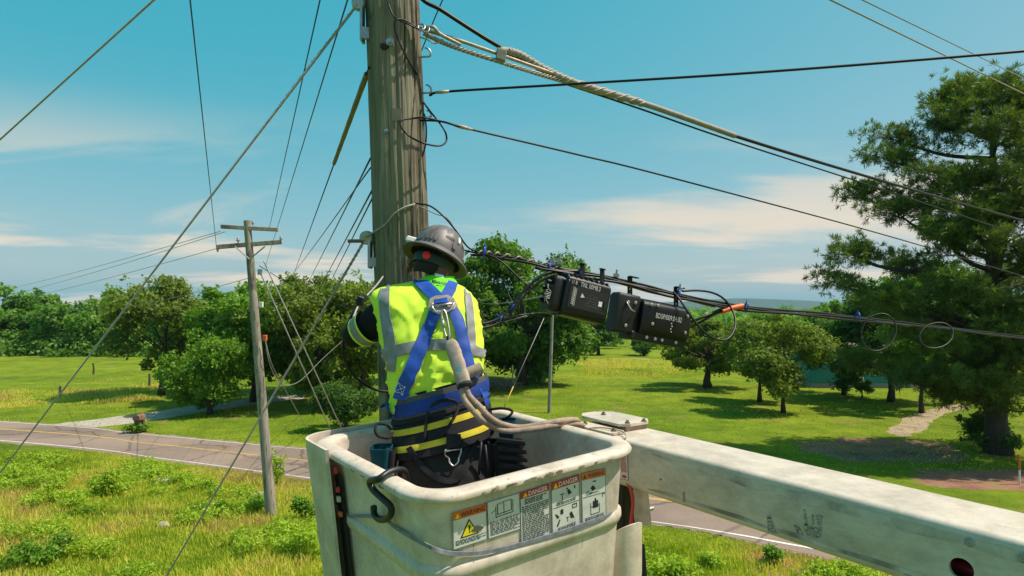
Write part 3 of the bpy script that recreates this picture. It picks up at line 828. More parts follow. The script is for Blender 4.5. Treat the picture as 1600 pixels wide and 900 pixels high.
POLE_Y = 3.55
def pole_c(py): return P(612 + (py) * 0.0400, py, POLE_Y)
pbot = pole_c(483); ptop = pole_c(0)
axis = (ptop - pbot).normalized(); slope = axis / axis.z
def pole_at(z): return pbot + slope * (z - pbot.z)
def pole_r(z): return 0.1545 - 0.0062 * (z - 6.65)
prng = random.Random(4)
cracks = []
for i in range(70):
    cracks.append((prng.uniform(0, 2 * math.pi), prng.uniform(4.0, 10.5), prng.uniform(0.15, 0.9), prng.uniform(0.005, 0.018), prng.uniform(0.012, 0.035)))
CR0 = -math.pi / 2 - 0.17          # the long seam seen from the camera
root = thing('utility_pole', (pole_at(0).x, pole_at(0).y, 0), 'thick weathered wooden pole in front of the worker', 'utility pole')
def pole_shaft():
    zs = list(np.arange(0, 5.2, 0.4)) + list(np.arange(5.2, 9.4, 0.025)) + list(np.arange(9.4, 11.3, 0.2))
    n = 220; rows = []
    for z in zs:
        c = pole_at(z); r0 = pole_r(z); row = []
        for k in range(n):
            a = 2 * math.pi * k / n
            d = 0.006 * mnoise.noise(Vector((math.cos(a) * 1.5, math.sin(a) * 1.5, z * 0.5)))
            d += 0.0045 * mnoise.noise(Vector((math.cos(a) * 9, math.sin(a) * 9, z * 0.7 + 3)))
            d += 0.0042 * mnoise.noise(Vector((math.cos(a) * 24, math.sin(a) * 24, z * 1.3 + 9))) + 0.0022 * mnoise.noise(Vector((math.cos(a) * 50, math.sin(a) * 50, z * 4 + 2)))
            # the deep seam with a raised slab of wood left of it
            cs = CR0 + 0.05 * math.sin(z * 1.7) + 0.03 * mnoise.noise(Vector((0, 0, z * 3)))
            da = (a - cs + math.pi) % (2 * math.pi) - math.pi
            d -= 0.022 * max(0.0, 0.45 + 1.1 * mnoise.noise(Vector((0.3, 0.7, z * 1.1)))) * math.exp(-(da / 0.022) ** 2)
            if -0.55 < da < 0: d += 0.010 * (1 - abs(da + 0.25) / 0.35) * (0.6 + 0.4 * mnoise.noise(Vector((1, 2, z * 1.3))))
            for ca, cz, cl, cd, cw in cracks:
                if abs(z - cz) < cl:
                    dd = (a - ca - 0.03 * math.sin(z * 4) + math.pi) % (2 * math.pi) - math.pi
                    if abs(dd) < 3 * cw: d -= cd * math.exp(-(dd / cw) ** 2) * (1 - ((z - cz) / cl) ** 2)
            row.append(c + Vector((math.cos(a), math.sin(a), 0)) * (r0 + d))
        rows.append(row)
    b = MB(); b.grid(rows, closeu=True)
    b.add(rows[-1], [tuple(range(n))])
    return b.build('shaft', M['pole_wood'], parent=root, smooth=True)
shaft = pole_shaft()
def on_pole(px, py, out=0.0):
    """point on the camera side of the pole"""
    d = P(px, py, 1.0) - Vector((0, 0, CAM_Z)); 
    lo, hi = 2.5, POLE_Y
    for _ in range(40):
        m_ = (lo + hi) / 2; q = Vector((0, 0, CAM_Z)) + d * m_; c = pole_at(q.z)
        if math.hypot(q.x - c.x, q.y - c.y) > pole_r(q.z) + out: lo = m_
        else: hi = m_
    return Vector((0, 0, CAM_Z)) + d * hi
# knots and bolts
b = MB(); k0 = on_pole(600, 72); kn = Vector((-0.2, -1, 0)).normalized()
b.lathe([(0.0, 0.010), (0.012, 0.011), (0.021, 0.006), (0.028, -0.010)], k0, kn, (0, 0, 1), 14)
b.build('knot', M['knot'], parent=root, smooth=True)
def bolt(px, py, r=0.012, l=0.02):
    b = MB(); c = on_pole(px, py); c0 = pole_at(c.z); nn = (c - c0); nn.z = 0; nn.normalize()
    b.cyl(c - nn * 0.01, c + nn * l * 0.4, r * 1.7, n=12); b.cyl(c, c + nn * l, r, n=6)
    b.build('bolt', M['galv'], parent=root)
bolt(609, 66); bolt(604, 205, 0.007); bolt(637, 375, 0.006, 0.03)
def hook(px, py, side=1, s=1.0):
    """J shaped drive hook on the right flank of the pole"""
    z = P(px, py, POLE_Y).z; c = pole_at(z); b = MB(); r = pole_r(z)
    p = [c + Vector(((r - 0.03) * side, -0.02, 0)), c + Vector(((r + 0.03 * s) * side, -0.03, 0)), c + Vector(((r + 0.055 * s) * side, -0.03, 0.002)),
         c + Vector(((r + 0.062 * s) * side, -0.03, 0.020 * s)), c + Vector(((r + 0.050 * s) * side, -0.03, 0.042 * s)), c + Vector(((r + 0.030 * s) * side, -0.03, 0.050 * s))]
    b.tube(smooth_path(p, 5), 0.0055, 8); return b.build('hook', M['galv'], parent=root, smooth=True)
hook(660, 92, s=1.0); hook(663, 148, s=0.9); hook(662, 186, s=0.8)
# guy attachment brackets on the left flank
def guy_bracket(px, py, h, rod):
    z = P(px, py, POLE_Y).z; c = pole_at(z); r = pole_r(z); b = MB()
    e = c + Vector((-r - 0.008, -0.06, 0))
    b.box(e + Vector((0, 0, -h * 0.35)), (0.008, 0, 0), (0, 0.032, 0), (0, 0, h * 0.65), bev=0.003)
    b.box(e + Vector((0.028, -0.018, -h * 0.75)), (0.026, 0.010, 0), (0.004, -0.010, 0), (0, 0, h * 0.20), bev=0.002)
    b.lathe([(0.0, -0.022), (0.030, -0.022), (0.038, -0.012), (0.030, 0.0), (0.038, 0.012), (0.030, 0.022), (0.0, 0.022)], e + Vector((-0.016, -0.012, h * 0.28)), (0, 1, 0.15), (0, 0, 1), 18)
    o = b.build('guy_bracket', M['galv'], parent=root, smooth=35)
    if rod:
        b = MB(); b.cyl(e + Vector((0.02, -0.01, 0.02)), e + Vector((-0.115, -0.03, 0.016)), 0.010, n=10); b.cyl(e + Vector((-0.02, -0.014, 0.018)), e + Vector((-0.045, -0.018, 0.018)), 0.018, n=6)
        q = b.build('threaded_rod', M['rust'], parent=o, smooth=35); 
    return e + Vector((-0.02, -0.03, h * 0.2))
gA = guy_bracket(572, 28, 0.16, False)
gB = guy_bracket(584, 384, 0.13, True)
# ground wire stapled up the pole
b = MB(); pth = [on_pole(646 + 3 * math.sin(y * 0.02) - 0.02 * (y - 230), y, 0.004) for y in range(-60, 480, 18)]
b.tube(pth, 0.0022, 5); b.build('ground_wire', M['rust'], parent=root, smooth=True)
# old number tag
b = MB(); q0, q1, q2, q3 = on_pole(613, 170, .003), on_pole(627, 169, .003), on_pole(627, 188, .003), on_pole(613, 189, .003)
b.slab([q0, q1, q2, q3], (0, -1, 0), 0.002); b.build('number_tag', mat('tarnished_tag', (0.16, 0.15, 0.10), 0.6, 0.4), parent=root)

# ------------------------------------------------------------------ bucket
CAMP = Vector((0, 0, CAM_Z))
BC = Vector((-0.164, 2.37, CAM_Z - 0.506))
BA = Vector((math.cos(0.631), math.sin(0.631), 0.055)).normalized()
BB = Vector((-math.sin(0.631), math.cos(0.631), 0.018)).normalized()
BN = BA.cross(BB).normalized()
BB = BN.cross(BA)
BW, BD = 0.448, 0.481              # half sizes of the rim
def bk(u, v, w=0.0): return BC + BA * u + BB * v + BN * w
def rrect(hw, hd, rad, w, n=10):
    pts = []
    for cx_, cy_, a0 in ((hw - rad, hd - rad, 0), (-hw + rad, hd - rad, 90), (-hw + rad, -hd + rad, 180), (hw - rad, -hd + rad, 270)):
        for k in range(n + 1):
            a = R(a0 + 90 * k / n); pts.append(bk(cx_ + rad * math.cos(a), cy_ + rad * math.sin(a), w))
    return pts
def fibreglass():
    m, nt, b, out = new_mat('dirty_white_fibreglass')
    n1 = noise_node(nt, 3.2, 6, 0.68); n2 = noise_node(nt, 22, 5, 0.75); n3 = noise_node(nt, 7, 5, 0.7, (1, 1, 0.12))
    c = ramp_node(nt, n1, [(0.30, (0.45, 0.38, 0.31)), (0.52, (0.61, 0.53, 0.45)), (0.7, (0.68, 0.605, 0.52))])
    c = mixc(nt, ramp_node(nt, n2, [(0.28, (0.9, 0.9, 0.9)), (0.37, (0, 0, 0))]), c, (0.30, 0.26, 0.21))
    c = mixc(nt, ramp_node(nt, n3, [(0.55, (0, 0, 0)), (0.75, (0.7, 0.7, 0.7))]), c, (0.30, 0.27, 0.225))
    n5 = noise_node(nt, 40, 3, 0.7, (1, 1, 0.05), dist=0.3); c = mixc(nt, ramp_node(nt, n5, [(0.26, (0.8, 0.8, 0.8)), (0.33, (0, 0, 0))]), c, (0.20, 0.18, 0.15))
    n6 = noise_node(nt, 9, 8, 0.8); c = mixc(nt, 0.75, c, ramp_node(nt, n6, [(0.35, (0.66, 0.63, 0.58)), (0.6, (1.08, 1.08, 1.08))]), 'MULTIPLY')
    nt.links.new(c, b.inputs['Base Color']); b.inputs['Roughness'].default_value = 0.5
    b.inputs['Specular IOR Level'].default_value = 0.35
    bump(nt, b, n2, 0.15, 0.002); return m
M['fibre'] = fibreglass()
M['chip'] = mat('chipped_gelcoat', (0.24, 0.20, 0.16), 0.9, var=0.4, scale=40)
bucket = thing('aerial_bucket', bk(0, 0, -1.05), 'dirty white fibreglass bucket that the worker stands in', 'bucket')
taper = 0.065
def shell_hw(w): return BW - 0.036 - taper * (-w), BD - 0.036 - taper * (-w)
b = MB(); rows = []
for w in (-0.010, -0.10, -0.20, -0.35, -0.55, -0.80, -0.98, -1.02, -1.03):
    hw, hd = shell_hw(max(w, -0.98)); k = 0 if w > -0.99 else (0.03 if w > -1.025 else 0.07)
    rows.append(rrect(hw - k, hd - k, 0.105, w))
b.grid(rows, closeu=True); b.add(rows[-1], [tuple(range(len(rows[-1])))])
shell = b.build('shell', M['fibre'], parent=bucket, smooth=40)
b = MB(); rows = []
for w in (0.0, -0.10, -0.25, -0.50, -0.80, -0.96, -0.985):
    hw, hd = shell_hw(w); k = 0.035 if w > -0.97 else 0.075
    rows.append(rrect(hw - k, hd - k, 0.09, w))
b.grid(rows, closeu=True, flip=True); b.add(rows[-1], [tuple(range(len(rows[-1])))])
b.build('liner', M['fibre'], parent=bucket, smooth=40)
b = MB(); rows = []      # rolled rim lip, with small dents
prof = [(-0.066, -0.04), (-0.067, 0.006), (-0.060, 0.017), (-0.040, 0.021), (-0.018, 0.019), (-0.005, 0.013), (0.0, 0.004), (-0.002, -0.005), (-0.010, -0.009), (-0.030, -0.009), (-0.040, -0.02)]
for o_, w in prof: rows.append(rrect(BW + o_, BD + o_, 0.145 + o_ * 0.8, w, 16))
for r_ in rows[5:9]:
    for i in range(len(r_)):
        r_[i] = r_[i] + BN * (0.0025 * mnoise.noise(r_[i] * 14)) 
b.grid(rows, closeu=True)
rim = b.build('rim', M['fibre'], parent=bucket, smooth=50)
# chips along the lower lip of the rim
rng = random.Random(31)
for i in range(17):
    side = 1 if i % 5 == 4 else 0; t = rng.uniform(-0.8, 0.85)
    L_ = rng.uniform(0.006, 0.022)
    if side == 0: c = bk(t * (BW - 0.13), -BD - 0.0004, 0.001 + rng.uniform(-0.004, 0.006)); ax_, nn = BA, -BB
    else: c = bk(-BW - 0.0004, t * (BD - 0.13), 0.001 + rng.uniform(-0.004, 0.006)); ax_, nn = BB, -BA
    pts = [c + ax_ * L_ * math.cos(a) * rng.uniform(0.6, 1.2) + BN * 0.0045 * math.sin(a) * rng.uniform(0.4, 1.3) for a in [k * math.pi / 4 for k in range(8)]]
    MB().slab(pts, nn, 0.0016).build('chip', M['chip'], parent=rim)
# moulded step in the shell
b = MB(); rows = []
for o_, w in ((-0.002, -0.205), (0.010, -0.215), (0.012, -0.235), (0.006, -0.255), (-0.004, -0.262)):
    hw, hd = shell_hw(w); rows.append(rrect(hw + o_, hd + o_, 0.112, w, 12))
b.grid(rows, closeu=True).build('moulded_band', M['fibre'], parent=shell, smooth=True)
# corner cover plate standing off the back left corner, with the gap in front of it
b = MB()
hw, hd = BW + 0.016, BD + 0.018
def plate_ring(w, tp):
    pts = []
    hw_, hd_ = hw - tp, hd - tp
    v0 = 0.205
    for k in range(5): pts.append(bk(-hw_, v0 + (hd_ - 0.10 - v0) * k / 4, w))
    for k in range(9):
        a = R(180 - 90 * k / 8); pts.append(bk(-hw_ + 0.10 + 0.10 * math.cos(a), hd_ - 0.10 + 0.10 * math.sin(a), w))
    for k in range(1, 8): pts.append(bk(-hw_ + 0.10 + 0.052 * k, hd_, w))
    return pts
ws = [0.030, 0.0, -0.1, -0.3, -0.5, -0.62]
outer = [plate_ring(w, taper * max(0, -w)) for w in ws]
inner = [[p + (bk(0, 0, 0) - p).normalized() * 0.012 for p in r_] for r_ in outer]
b.grid(outer); b.grid(inner, flip=True); b.grid([outer[0], inner[0]])
b.grid([[r_[0] for r_ in outer], [r_[0] for r_ in inner]]); b.grid([[r_[-1] for r_ in outer], [r_[-1] for r_ in inner]])
b.grid([outer[-1], inner[-1]])
plate = b.build('corner_plate', M['fibre'], parent=bucket, smooth=40)
# in the gap: dark strip added to darken it, red reflectors, white clip
M['dark_rubber_and_gap'] = mat('dark_rubber_and_gap', (0.02, 0.02, 0.022), 0.8, var=0.3)  # rubber parts, and the dark put into the gap by the plate
M['red_lens'] = mat('red_plastic', (0.62, 0.04, 0.05), 0.35)
M['orange_lens'] = mat('orange_plastic', (0.75, 0.14, 0.02), 0.4)
def gap_pt(w): return bk(-(BW - 0.022 - taper * -w), 0.190, w)
b = MB()
b.grid([[gap_pt(w) + BB * -0.016 - BA * 0.0 for w in (-0.06, -0.2, -0.4, -0.62)], [gap_pt(w) + BB * 0.05 for w in (-0.06, -0.2, -0.4, -0.62)]])
b.build('gap_dark_strip', M['dark_rubber_and_gap'], parent=bucket)
for w, m_, s in ((-0.045, 'red_lens', 0.012), (-0.115, 'red_lens', 0.010), (-0.150, 'fibre', 0.010), (-0.205, 'orange_lens', 0.009)):
    MB().box(gap_pt(w) - BA * 0.012, BA * 0.006, BB * 0.010, BN * s, bev=0.002).build('reflector' if m_ != 'fibre' else 'clip', M[m_], parent=bucket)

# ---- warning stickers on the front face
fv = lambda w: -(BD - 0.036 - taper * -w)
FN = (bk(1, fv(-0.1), -0.1) - bk(0, fv(-0.1), -0.1)).normalized().cross((bk(0, fv(-0.2), -0.2) - bk(0, fv(-0.1), -0.1)).normalized())
if FN.dot(-BB) < 0: FN = -FN
FO = bk(0, fv(-0.1), -0.1)
def face_pt(px, py, lift=0.002):
    d = (P(px, py, 1) - CAMP).normalized(); t = (FO + FN * lift - CAMP).dot(FN) / d.dot(FN); return CAMP + d * t
M['sticker'] = mat('sticker_white', (0.62, 0.62, 0.60), 0.5, var=0.25, scale=18, lo=0.25, hi=0.5)
M['st_red'] = mat('sticker_red', (0.58, 0.03, 0.05), 0.5, var=0.2, scale=18)
M['st_orange'] = mat('sticker_orange', (0.80, 0.16, 0.03), 0.5, var=0.2, scale=18)
M['st_yellow'] = mat('sticker_yellow', (0.85, 0.68, 0.02), 0.5, var=0.1, scale=18)
M['ink'] = mat('black_ink', (0.02, 0.02, 0.022), 0.6, var=0.2)
M['ink_grey'] = mat('worn_ink', (0.10, 0.10, 0.10), 0.6, var=0.5, scale=60)
M['white_ink'] = mat('white_ink', (0.80, 0.79, 0.74), 0.6, var=0.15, scale=60)
def text_mesh(body, size, bold=0.0, shear=0.0):
    cu = bpy.data.curves.new('lettering', 'FONT'); cu.body = body; cu.size = size; cu.align_x = 'CENTER'; cu.align_y = 'CENTER'
    cu.offset = bold; cu.shear = shear; cu.resolution_u = 3
    o = bpy.data.objects.new('lettering', cu); COL.objects.link(o)
    dg = bpy.context.evaluated_depsgraph_get()
    me = bpy.data.meshes.new_from_object(o.evaluated_get(dg)); bpy.data.objects.remove(o)
    V = [v.co.copy() for v in me.vertices]; F = [tuple(p.vertices) for p in me.polygons]; bpy.data.meshes.remove(me)
    return V, F
def lettering(body, c, ex, ey, width, height, m_, parent, lift, name='lettering', shear=0.0, bold=0.0):
    """flat printed words, fitted to width x height on the plane c, ex, ey (unit)"""
    V, F = text_mesh(body, 1.0, bold, shear)
    xs = [v.x for v in V]; ys = [v.y for v in V]
    sx = width / (max(xs) - min(xs)); sy = height / (max(ys) - min(ys)); mx, my = (max(xs) + min(xs)) / 2, (max(ys) + min(ys)) / 2
    nn = ex.cross(ey).normalized()
    b = MB(); b.add([c + ex * (v.x - mx) * sx + ey * (v.y - my) * sy + nn * lift for v in V], F)
    return b.build(name, m_, parent=parent, fix=False)
class Sticker:
    """quadrilateral label: bilinear coordinates (u right, v down) in 0..1"""
    def __init__(s, tl, tr, br, bl, parent, normal, back, name='warning_label', label=None, th=0.0012):
        s.q = [Vector(x) for x in (tl, tr, br, bl)]; s.n = Vector(normal).normalized()
        b = MB(); b.slab(s.q, s.n, th); s.o = b.build(name, back, parent=parent)
        if label: s.o['label'] = label
        s.th = th; s.k = 0
    def at(s, u, v, lift=0.0):
        a = s.q[0].lerp(s.q[1], u); b2 = s.q[3].lerp(s.q[2], u); return a.lerp(b2, v) + s.n * (s.th + lift)
    def poly(s, pts, m_, name, lift=0.0007):
        b = MB(); b.add([s.at(u, v, lift) for u, v in pts], [tuple(range(len(pts)))]); return b.build(name, m_, parent=s.o, fix=False)
    def polys(s, lst, m_, name, lift=0.0007):
        b = MB()
        for pts in lst: b.add([s.at(u, v, lift) for u, v in pts], [tuple(range(len(pts)))])
        return b.build(name, m_, parent=s.o, fix=False)
    def rect(s, u0, v0, u1, v1): return [(u0, v0), (u1, v0), (u1, v1), (u0, v1)]
    def frame(s, u0, v0, u1, v1, t=0.012, asp=1.0):
        tu = t * asp
        return [s.rect(u0, v0, u1, v0 + t), s.rect(u0, v1 - t, u1, v1), s.rect(u0, v0, u0 + tu, v1), s.rect(u1 - tu, v0, u1, v1)]
    def word(s, body, u0, v0, u1, v1, m_, lift=0.0014, bold=0.01):
        V, F = text_mesh(body, 1.0, bold); xs = [v.x for v in V]; ys = [v.y for v in V]
        b = MB(); b.add([s.at(u0 + (u1 - u0) * (v.x - min(xs)) / (max(xs) - min(xs)), v1 + (v0 - v1) * (v.y - min(ys)) / (max(ys) - min(ys)), lift) for v in V], F)
        return b.build('lettering', m_, parent=s.o, fix=False)
    def lines(s, u0, v0, u1, v1, n, seed, h=0.55):
        rg = random.Random(seed); out = []; st = (v1 - v0) / n
        for i in range(n):
            u = u0; y = v0 + i * st; end = u1 - rg.choice([0, 0, 0.04, 0.18]) * (u1 - u0)
            while u < end - 0.01:
                l = min(rg.uniform(0.05, 0.16), end - u); out.append(s.rect(u, y, u + l, y + st * h)); u += l + 0.022
        return out
M['fine_print'] = M['ink_grey']
ul, ur = (705, 805), (946, 735)
sheet_q = [(706, 802), (812, 770.5), (812, 828), (709, 860)]
def st_quad(x0, x1, ytl, ytr, ybr, ybl, label): return Sticker(face_pt(x0, ytl), face_pt(x1, ytr), face_pt(x1 + 1.5, ybr), face_pt(x0 + 2.5, ybl), shell, FN, M['sticker'], label=label)
tri = lambda s, cu, cv, r, a=1.0: [(cu, cv - r), (cu + r * a, cv + r * 0.75), (cu - r * a, cv + r * 0.75)]
# 1 warning, triangle
s = st_quad(706, 759.5, 801, 785.5, 842, 859, 'orange headed warning label with a yellow triangle')
s.poly(s.rect(0.01, 0.01, 0.99, 0.225), M['st_orange'], 'header')
s.word('WARNING', 0.24, 0.055, 0.95, 0.19, M['ink'])
s.poly(tri(s, 0.14, 0.13, 0.075, 0.9), M['st_yellow'], 'alert_mark', 0.0013)
s.poly(tri(s, 0.47, 0.55, 0.27, 1.0), M['ink'], 'triangle_border')
s.poly(tri(s, 0.47, 0.56, 0.215, 1.0), M['st_yellow'], 'triangle', 0.0014)
s.poly([(0.44, 0.46), (0.50, 0.46), (0.485, 0.60), (0.455, 0.60)], M['ink'], 'exclamation_mark', 0.002)
s.poly(s.rect(0.45, 0.625, 0.49, 0.66), M['ink'], 'exclamation_mark', 0.002)
s.polys([[(0.5, 0.62), (0.66, 0.53), (0.82, 0.57), (0.90, 0.65), (0.80, 0.69), (0.6, 0.68)]], mat('smudge', (0.10, 0.10, 0.08), 0.8), 'smudge', 0.0024)
s.polys(s.frame(0, 0, 1, 1, 0.010, 1.3) + s.lines(0.06, 0.79, 0.96, 0.93, 4, 1), M['fine_print'], 'fine_print')
# 2 open book
s = st_quad(760.5, 811.5, 785, 769.5, 826, 842, 'white label panel with an open book symbol')
bk2 = [[(0.30, 0.13), (0.50, 0.10), (0.50, 0.115), (0.315, 0.145)], [(0.50, 0.10), (0.73, 0.10), (0.73, 0.115), (0.50, 0.115)], [(0.29, 0.13), (0.315, 0.13), (0.315, 0.42), (0.29, 0.42)], [(0.715, 0.10), (0.74, 0.10), (0.74, 0.40), (0.715, 0.40)],
       [(0.488, 0.10), (0.506, 0.10), (0.506, 0.42), (0.488, 0.42)], [(0.29, 0.40), (0.74, 0.38), (0.74, 0.40), (0.29, 0.42)], [(0.24, 0.18), (0.26, 0.18), (0.26, 0.48), (0.24, 0.48)], [(0.24, 0.465), (0.78, 0.445), (0.78, 0.465), (0.24, 0.485)],
       [(0.765, 0.13), (0.785, 0.13), (0.785, 0.45), (0.765, 0.45)], [(0.10, 0.32), (0.24, 0.26), (0.24, 0.275), (0.10, 0.335)]]
s.polys(bk2, M['ink'], 'book_symbol'); s.polys(s.frame(0, 0, 1, 1, 0.010, 1.3) + s.lines(0.06, 0.56, 0.97, 0.95, 9, 2), M['fine_print'], 'fine_print')
# 3 danger text
s = st_quad(811.8, 857.5, 769, 754.5, 838, 852, 'red headed danger label full of small print')
s.poly(s.rect(0.01, 0.01, 0.99, 0.135), M['st_red'], 'header'); s.word('DANGER', 0.28, 0.03, 0.93, 0.115, M['white_ink'])
s.poly(tri(s, 0.17, 0.078, 0.05, 1.5), M['st_yellow'], 'alert_mark', 0.0013)
s.polys(s.frame(0, 0, 1, 1, 0.008, 1.8) + s.lines(0.15, 0.16, 0.9, 0.27, 4, 3, 0.7) + s.lines(0.05, 0.29, 0.97, 0.94, 19, 4, 0.6), M['fine_print'], 'fine_print')
# 4 danger pictograms
s = st_quad(860.5, 904.5, 753.5, 740, 821, 838, 'red headed danger label with figure pictograms')
s.poly(s.rect(0.01, 0.01, 0.99, 0.15), M['st_red'], 'header'); s.word('DANGER', 0.26, 0.035, 0.94, 0.125, M['white_ink'])
s.poly(tri(s, 0.15, 0.09, 0.055, 1.5), M['st_yellow'], 'alert_mark', 0.0013)
pic = [s.rect(0.36, 0.28, 0.39, 0.40), s.rect(0.30, 0.27, 0.46, 0.285), [(0.55, 0.24), (0.62, 0.22), (0.72, 0.31), (0.60, 0.33)], s.rect(0.80, 0.19, 0.85, 0.24), s.rect(0.52, 0.19, 0.58, 0.22),
       [(0.10, 0.60), (0.20, 0.64), (0.26, 0.70), (0.18, 0.70)], s.rect(0.30, 0.56, 0.40, 0.65), [(0.15, 0.84), (0.26, 0.73), (0.29, 0.75), (0.20, 0.86)], [(0.62, 0.68), (0.70, 0.66), (0.80, 0.80), (0.66, 0.78)], s.rect(0.50, 0.74, 0.60, 0.755), s.rect(0.54, 0.75, 0.56, 0.83),
       s.rect(0.72, 0.53, 0.90, 0.55), s.rect(0.72, 0.53, 0.74, 0.61), s.rect(0.88, 0.53, 0.90, 0.61), s.rect(0.72, 0.595, 0.90, 0.61), s.rect(0.05, 0.49, 0.97, 0.50)]
s.polys(pic, M['ink'], 'pictogram'); s.polys(s.frame(0, 0, 1, 1, 0.008, 1.8) + s.lines(0.16, 0.42, 0.85, 0.48, 2, 5) + s.lines(0.2, 0.885, 0.85, 0.96, 3, 6), M['fine_print'], 'fine_print')
# 5 warning at the corner
s = st_quad(907.5, 945.5, 739, 731, 807, 820, 'worn orange headed label at the right end of the row')
s.poly(s.rect(0.01, 0.01, 0.99, 0.15), M['st_orange'], 'header'); s.word('WARNING', 0.26, 0.04, 0.95, 0.125, M['ink_grey'])
s.poly(tri(s, 0.14, 0.09, 0.05, 1.5), M['ink_grey'], 'alert_mark', 0.0013)
pic = [[(0.36, 0.33), (0.46, 0.28), (0.58, 0.36), (0.44, 0.40)], s.rect(0.46, 0.20, 0.60, 0.225), [(0.16, 0.40), (0.30, 0.37), (0.30, 0.385), (0.16, 0.415)], s.rect(0.44, 0.60, 0.66, 0.74), s.rect(0.52, 0.55, 0.58, 0.60), s.frame(0.34, 0.70, 0.72, 0.86)[0], s.frame(0.34, 0.70, 0.72, 0.86)[1],
       s.rect(0.34, 0.62, 0.36, 0.86), s.rect(0.70, 0.66, 0.72, 0.86), s.rect(0.84, 0.50, 0.95, 0.515), s.rect(0.84, 0.50, 0.86, 0.57), s.rect(0.04, 0.48, 0.97, 0.49)]
s.polys(pic, M['ink'], 'pictogram'); s.polys(s.frame(0, 0, 1, 1, 0.008, 1.8) + s.lines(0.3, 0.42, 0.7, 0.46, 1, 7) + s.lines(0.1, 0.89, 0.9, 0.97, 3, 8), M['fine_print'], 'fine_print')

# ---- strap with black hook over the left rim
hk = MB()
def lf(px, py, lift):   # on the left shell face
    n_ = (-BA + BN * -0.0).normalized(); o_ = bk(-(BW - 0.036 - taper * 0.12), 0, -0.12)
    ln = (BB.cross((bk(-(BW - 0.036 - taper * 0.3), 0, -0.3) - o_))).normalized()
    if ln.dot(-BA) < 0: ln = -ln
    d = (P(px, py, 1) - CAMP).normalized(); t = (o_ + ln * lift - CAMP).dot(ln) / d.dot(ln); return CAMP + d * t
v0 = -0.235
hp = [bk(-BW + 0.105, v0 + 0.055, -0.03), bk(-BW + 0.098, v0 + 0.045, 0.015), bk(-BW + 0.070, v0 + 0.030, 0.034), bk(-BW + 0.030, v0 + 0.018, 0.037), bk(-BW - 0.006, v0 + 0.012, 0.026),
      lf(578, 752, 0.046), lf(584, 766, 0.042), lf(598, 779, 0.034), lf(610, 791, 0.028), lf(611, 803, 0.026), lf(603, 811, 0.026), lf(592, 811, 0.026), lf(585, 803, 0.028), lf(584, 792, 0.030)]
strap = thing('bungee_strap', bk(-BW, v0, -0.15), 'black S hook over the rim carrying a grey strap round the bucket', 'strap')
hk.tube(smooth_path(hp, 6), 0.0105, 12); hk.build('hook', mat('black_rubber_coat', (0.012, 0.012, 0.013), 0.45, var=0.3), parent=strap, smooth=True)
M['strap_grey'] = mat('grey_blue_webbing', (0.22, 0.24, 0.28), 0.85, var=0.4, scale=40, bmp=0.3)
b = MB()
c1 = lf(601, 808, 0.022)
fr = [lf(622, 826, 0.006), face_pt(668, 852, 0.004), face_pt(705, 864, 0.005), face_pt(760, 862, 0.006), face_pt(820, 848, 0.008), face_pt(880, 830, 0.010), face_pt(920, 816, 0.012), bk(BW - 0.16, -BD + 0.045, -0.208), bk(BW - 0.085, -BD + 0.085, -0.205)]
pp = smooth_path([c1] + fr, 6); rows = [[], [], [], []]
for i, p in enumerate(pp):
    o_ = (p - BC); o_ -= BN * o_.dot(BN); o_.normalize(); rows[0].append(p + BN * 0.006); rows[1].append(p + BN * 0.006 + o_ * 0.004); rows[2].append(p - BN * 0.006 + o_ * 0.004); rows[3].append(p - BN * 0.006)
b.grid(rows + [rows[0]]); b.build('webbing', M['strap_grey'], parent=strap, smooth=40)
b = MB(); pp = smooth_path([c1, lf(570, 806, 0.006), lf(540, 807, 0.004), lf(526, 806, 0.004)], 6); rows = [[], [], [], []]
for p in pp: rows[0].append(p + BN * 0.005); rows[1].append(p + BN * 0.005 - BA * 0.004); rows[2].append(p - BN * 0.005 - BA * 0.004); rows[3].append(p - BN * 0.005)
b.grid(rows + [rows[0]]); b.build('webbing', M['strap_grey'], parent=strap, smooth=40)

# ------------------------------------------------------------------ boom
def boom_paint():
    m, nt, b, out = new_mat('scuffed_white_boom_paint')
    n1 = noise_node(nt, 2.0, 6, 0.7); n2 = noise_node(nt, 5, 6, 0.75, (1, 1, 1), dist=1.0); n3 = noise_node(nt, 26, 4, 0.8)
    c = ramp_node(nt, n1, [(0.3, (0.46, 0.405, 0.34)), (0.6, (0.59, 0.525, 0.44))])
    c = mixc(nt, ramp_node(nt, n2, [(0.60, (0, 0, 0)), (0.78, (0.5, 0.5, 0.5))]), c, (0.30, 0.29, 0.25))
    c = mixc(nt, ramp_node(nt, n3, [(0.24, (0.9, 0.9, 0.9)), (0.31, (0, 0, 0))]), c, (0.16, 0.15, 0.13))
    n6 = noise_node(nt, 6, 8, 0.8, (1, 1, 2.0)); c = mixc(nt, 0.75, c, ramp_node(nt, n6, [(0.35, (0.62, 0.60, 0.56)), (0.6, (1.08, 1.08, 1.08))]), 'MULTIPLY')
    nt.links.new(c, b.inputs['Base Color']); b.inputs['Roughness'].default_value = 0.42; b.inputs['Specular IOR Level'].default_value = 0.4
    return m
M['boom'] = boom_paint()
M['scuff'] = mat('black_scuff', (0.50, 0.47, 0.41), 0.7, var=0.6, scale=30, col2=(0.06, 0.055, 0.05), lo=0.40, hi=0.60, stretch=(3, 3, 14))
M['grime'] = mat('grime_streak', (0.52, 0.49, 0.43), 0.6, col2=(0.17, 0.155, 0.125), scale=7, lo=0.34, hi=0.60, detail=7)
D_ = Vector((0.59, -0.807, -0.022)).normalized()            # boom direction, towards the viewer's right
S_ = Vector((BA.x, BA.y, 0)).normalized()                    # across, away from the viewer
U_ = S_.cross(D_).normalized()
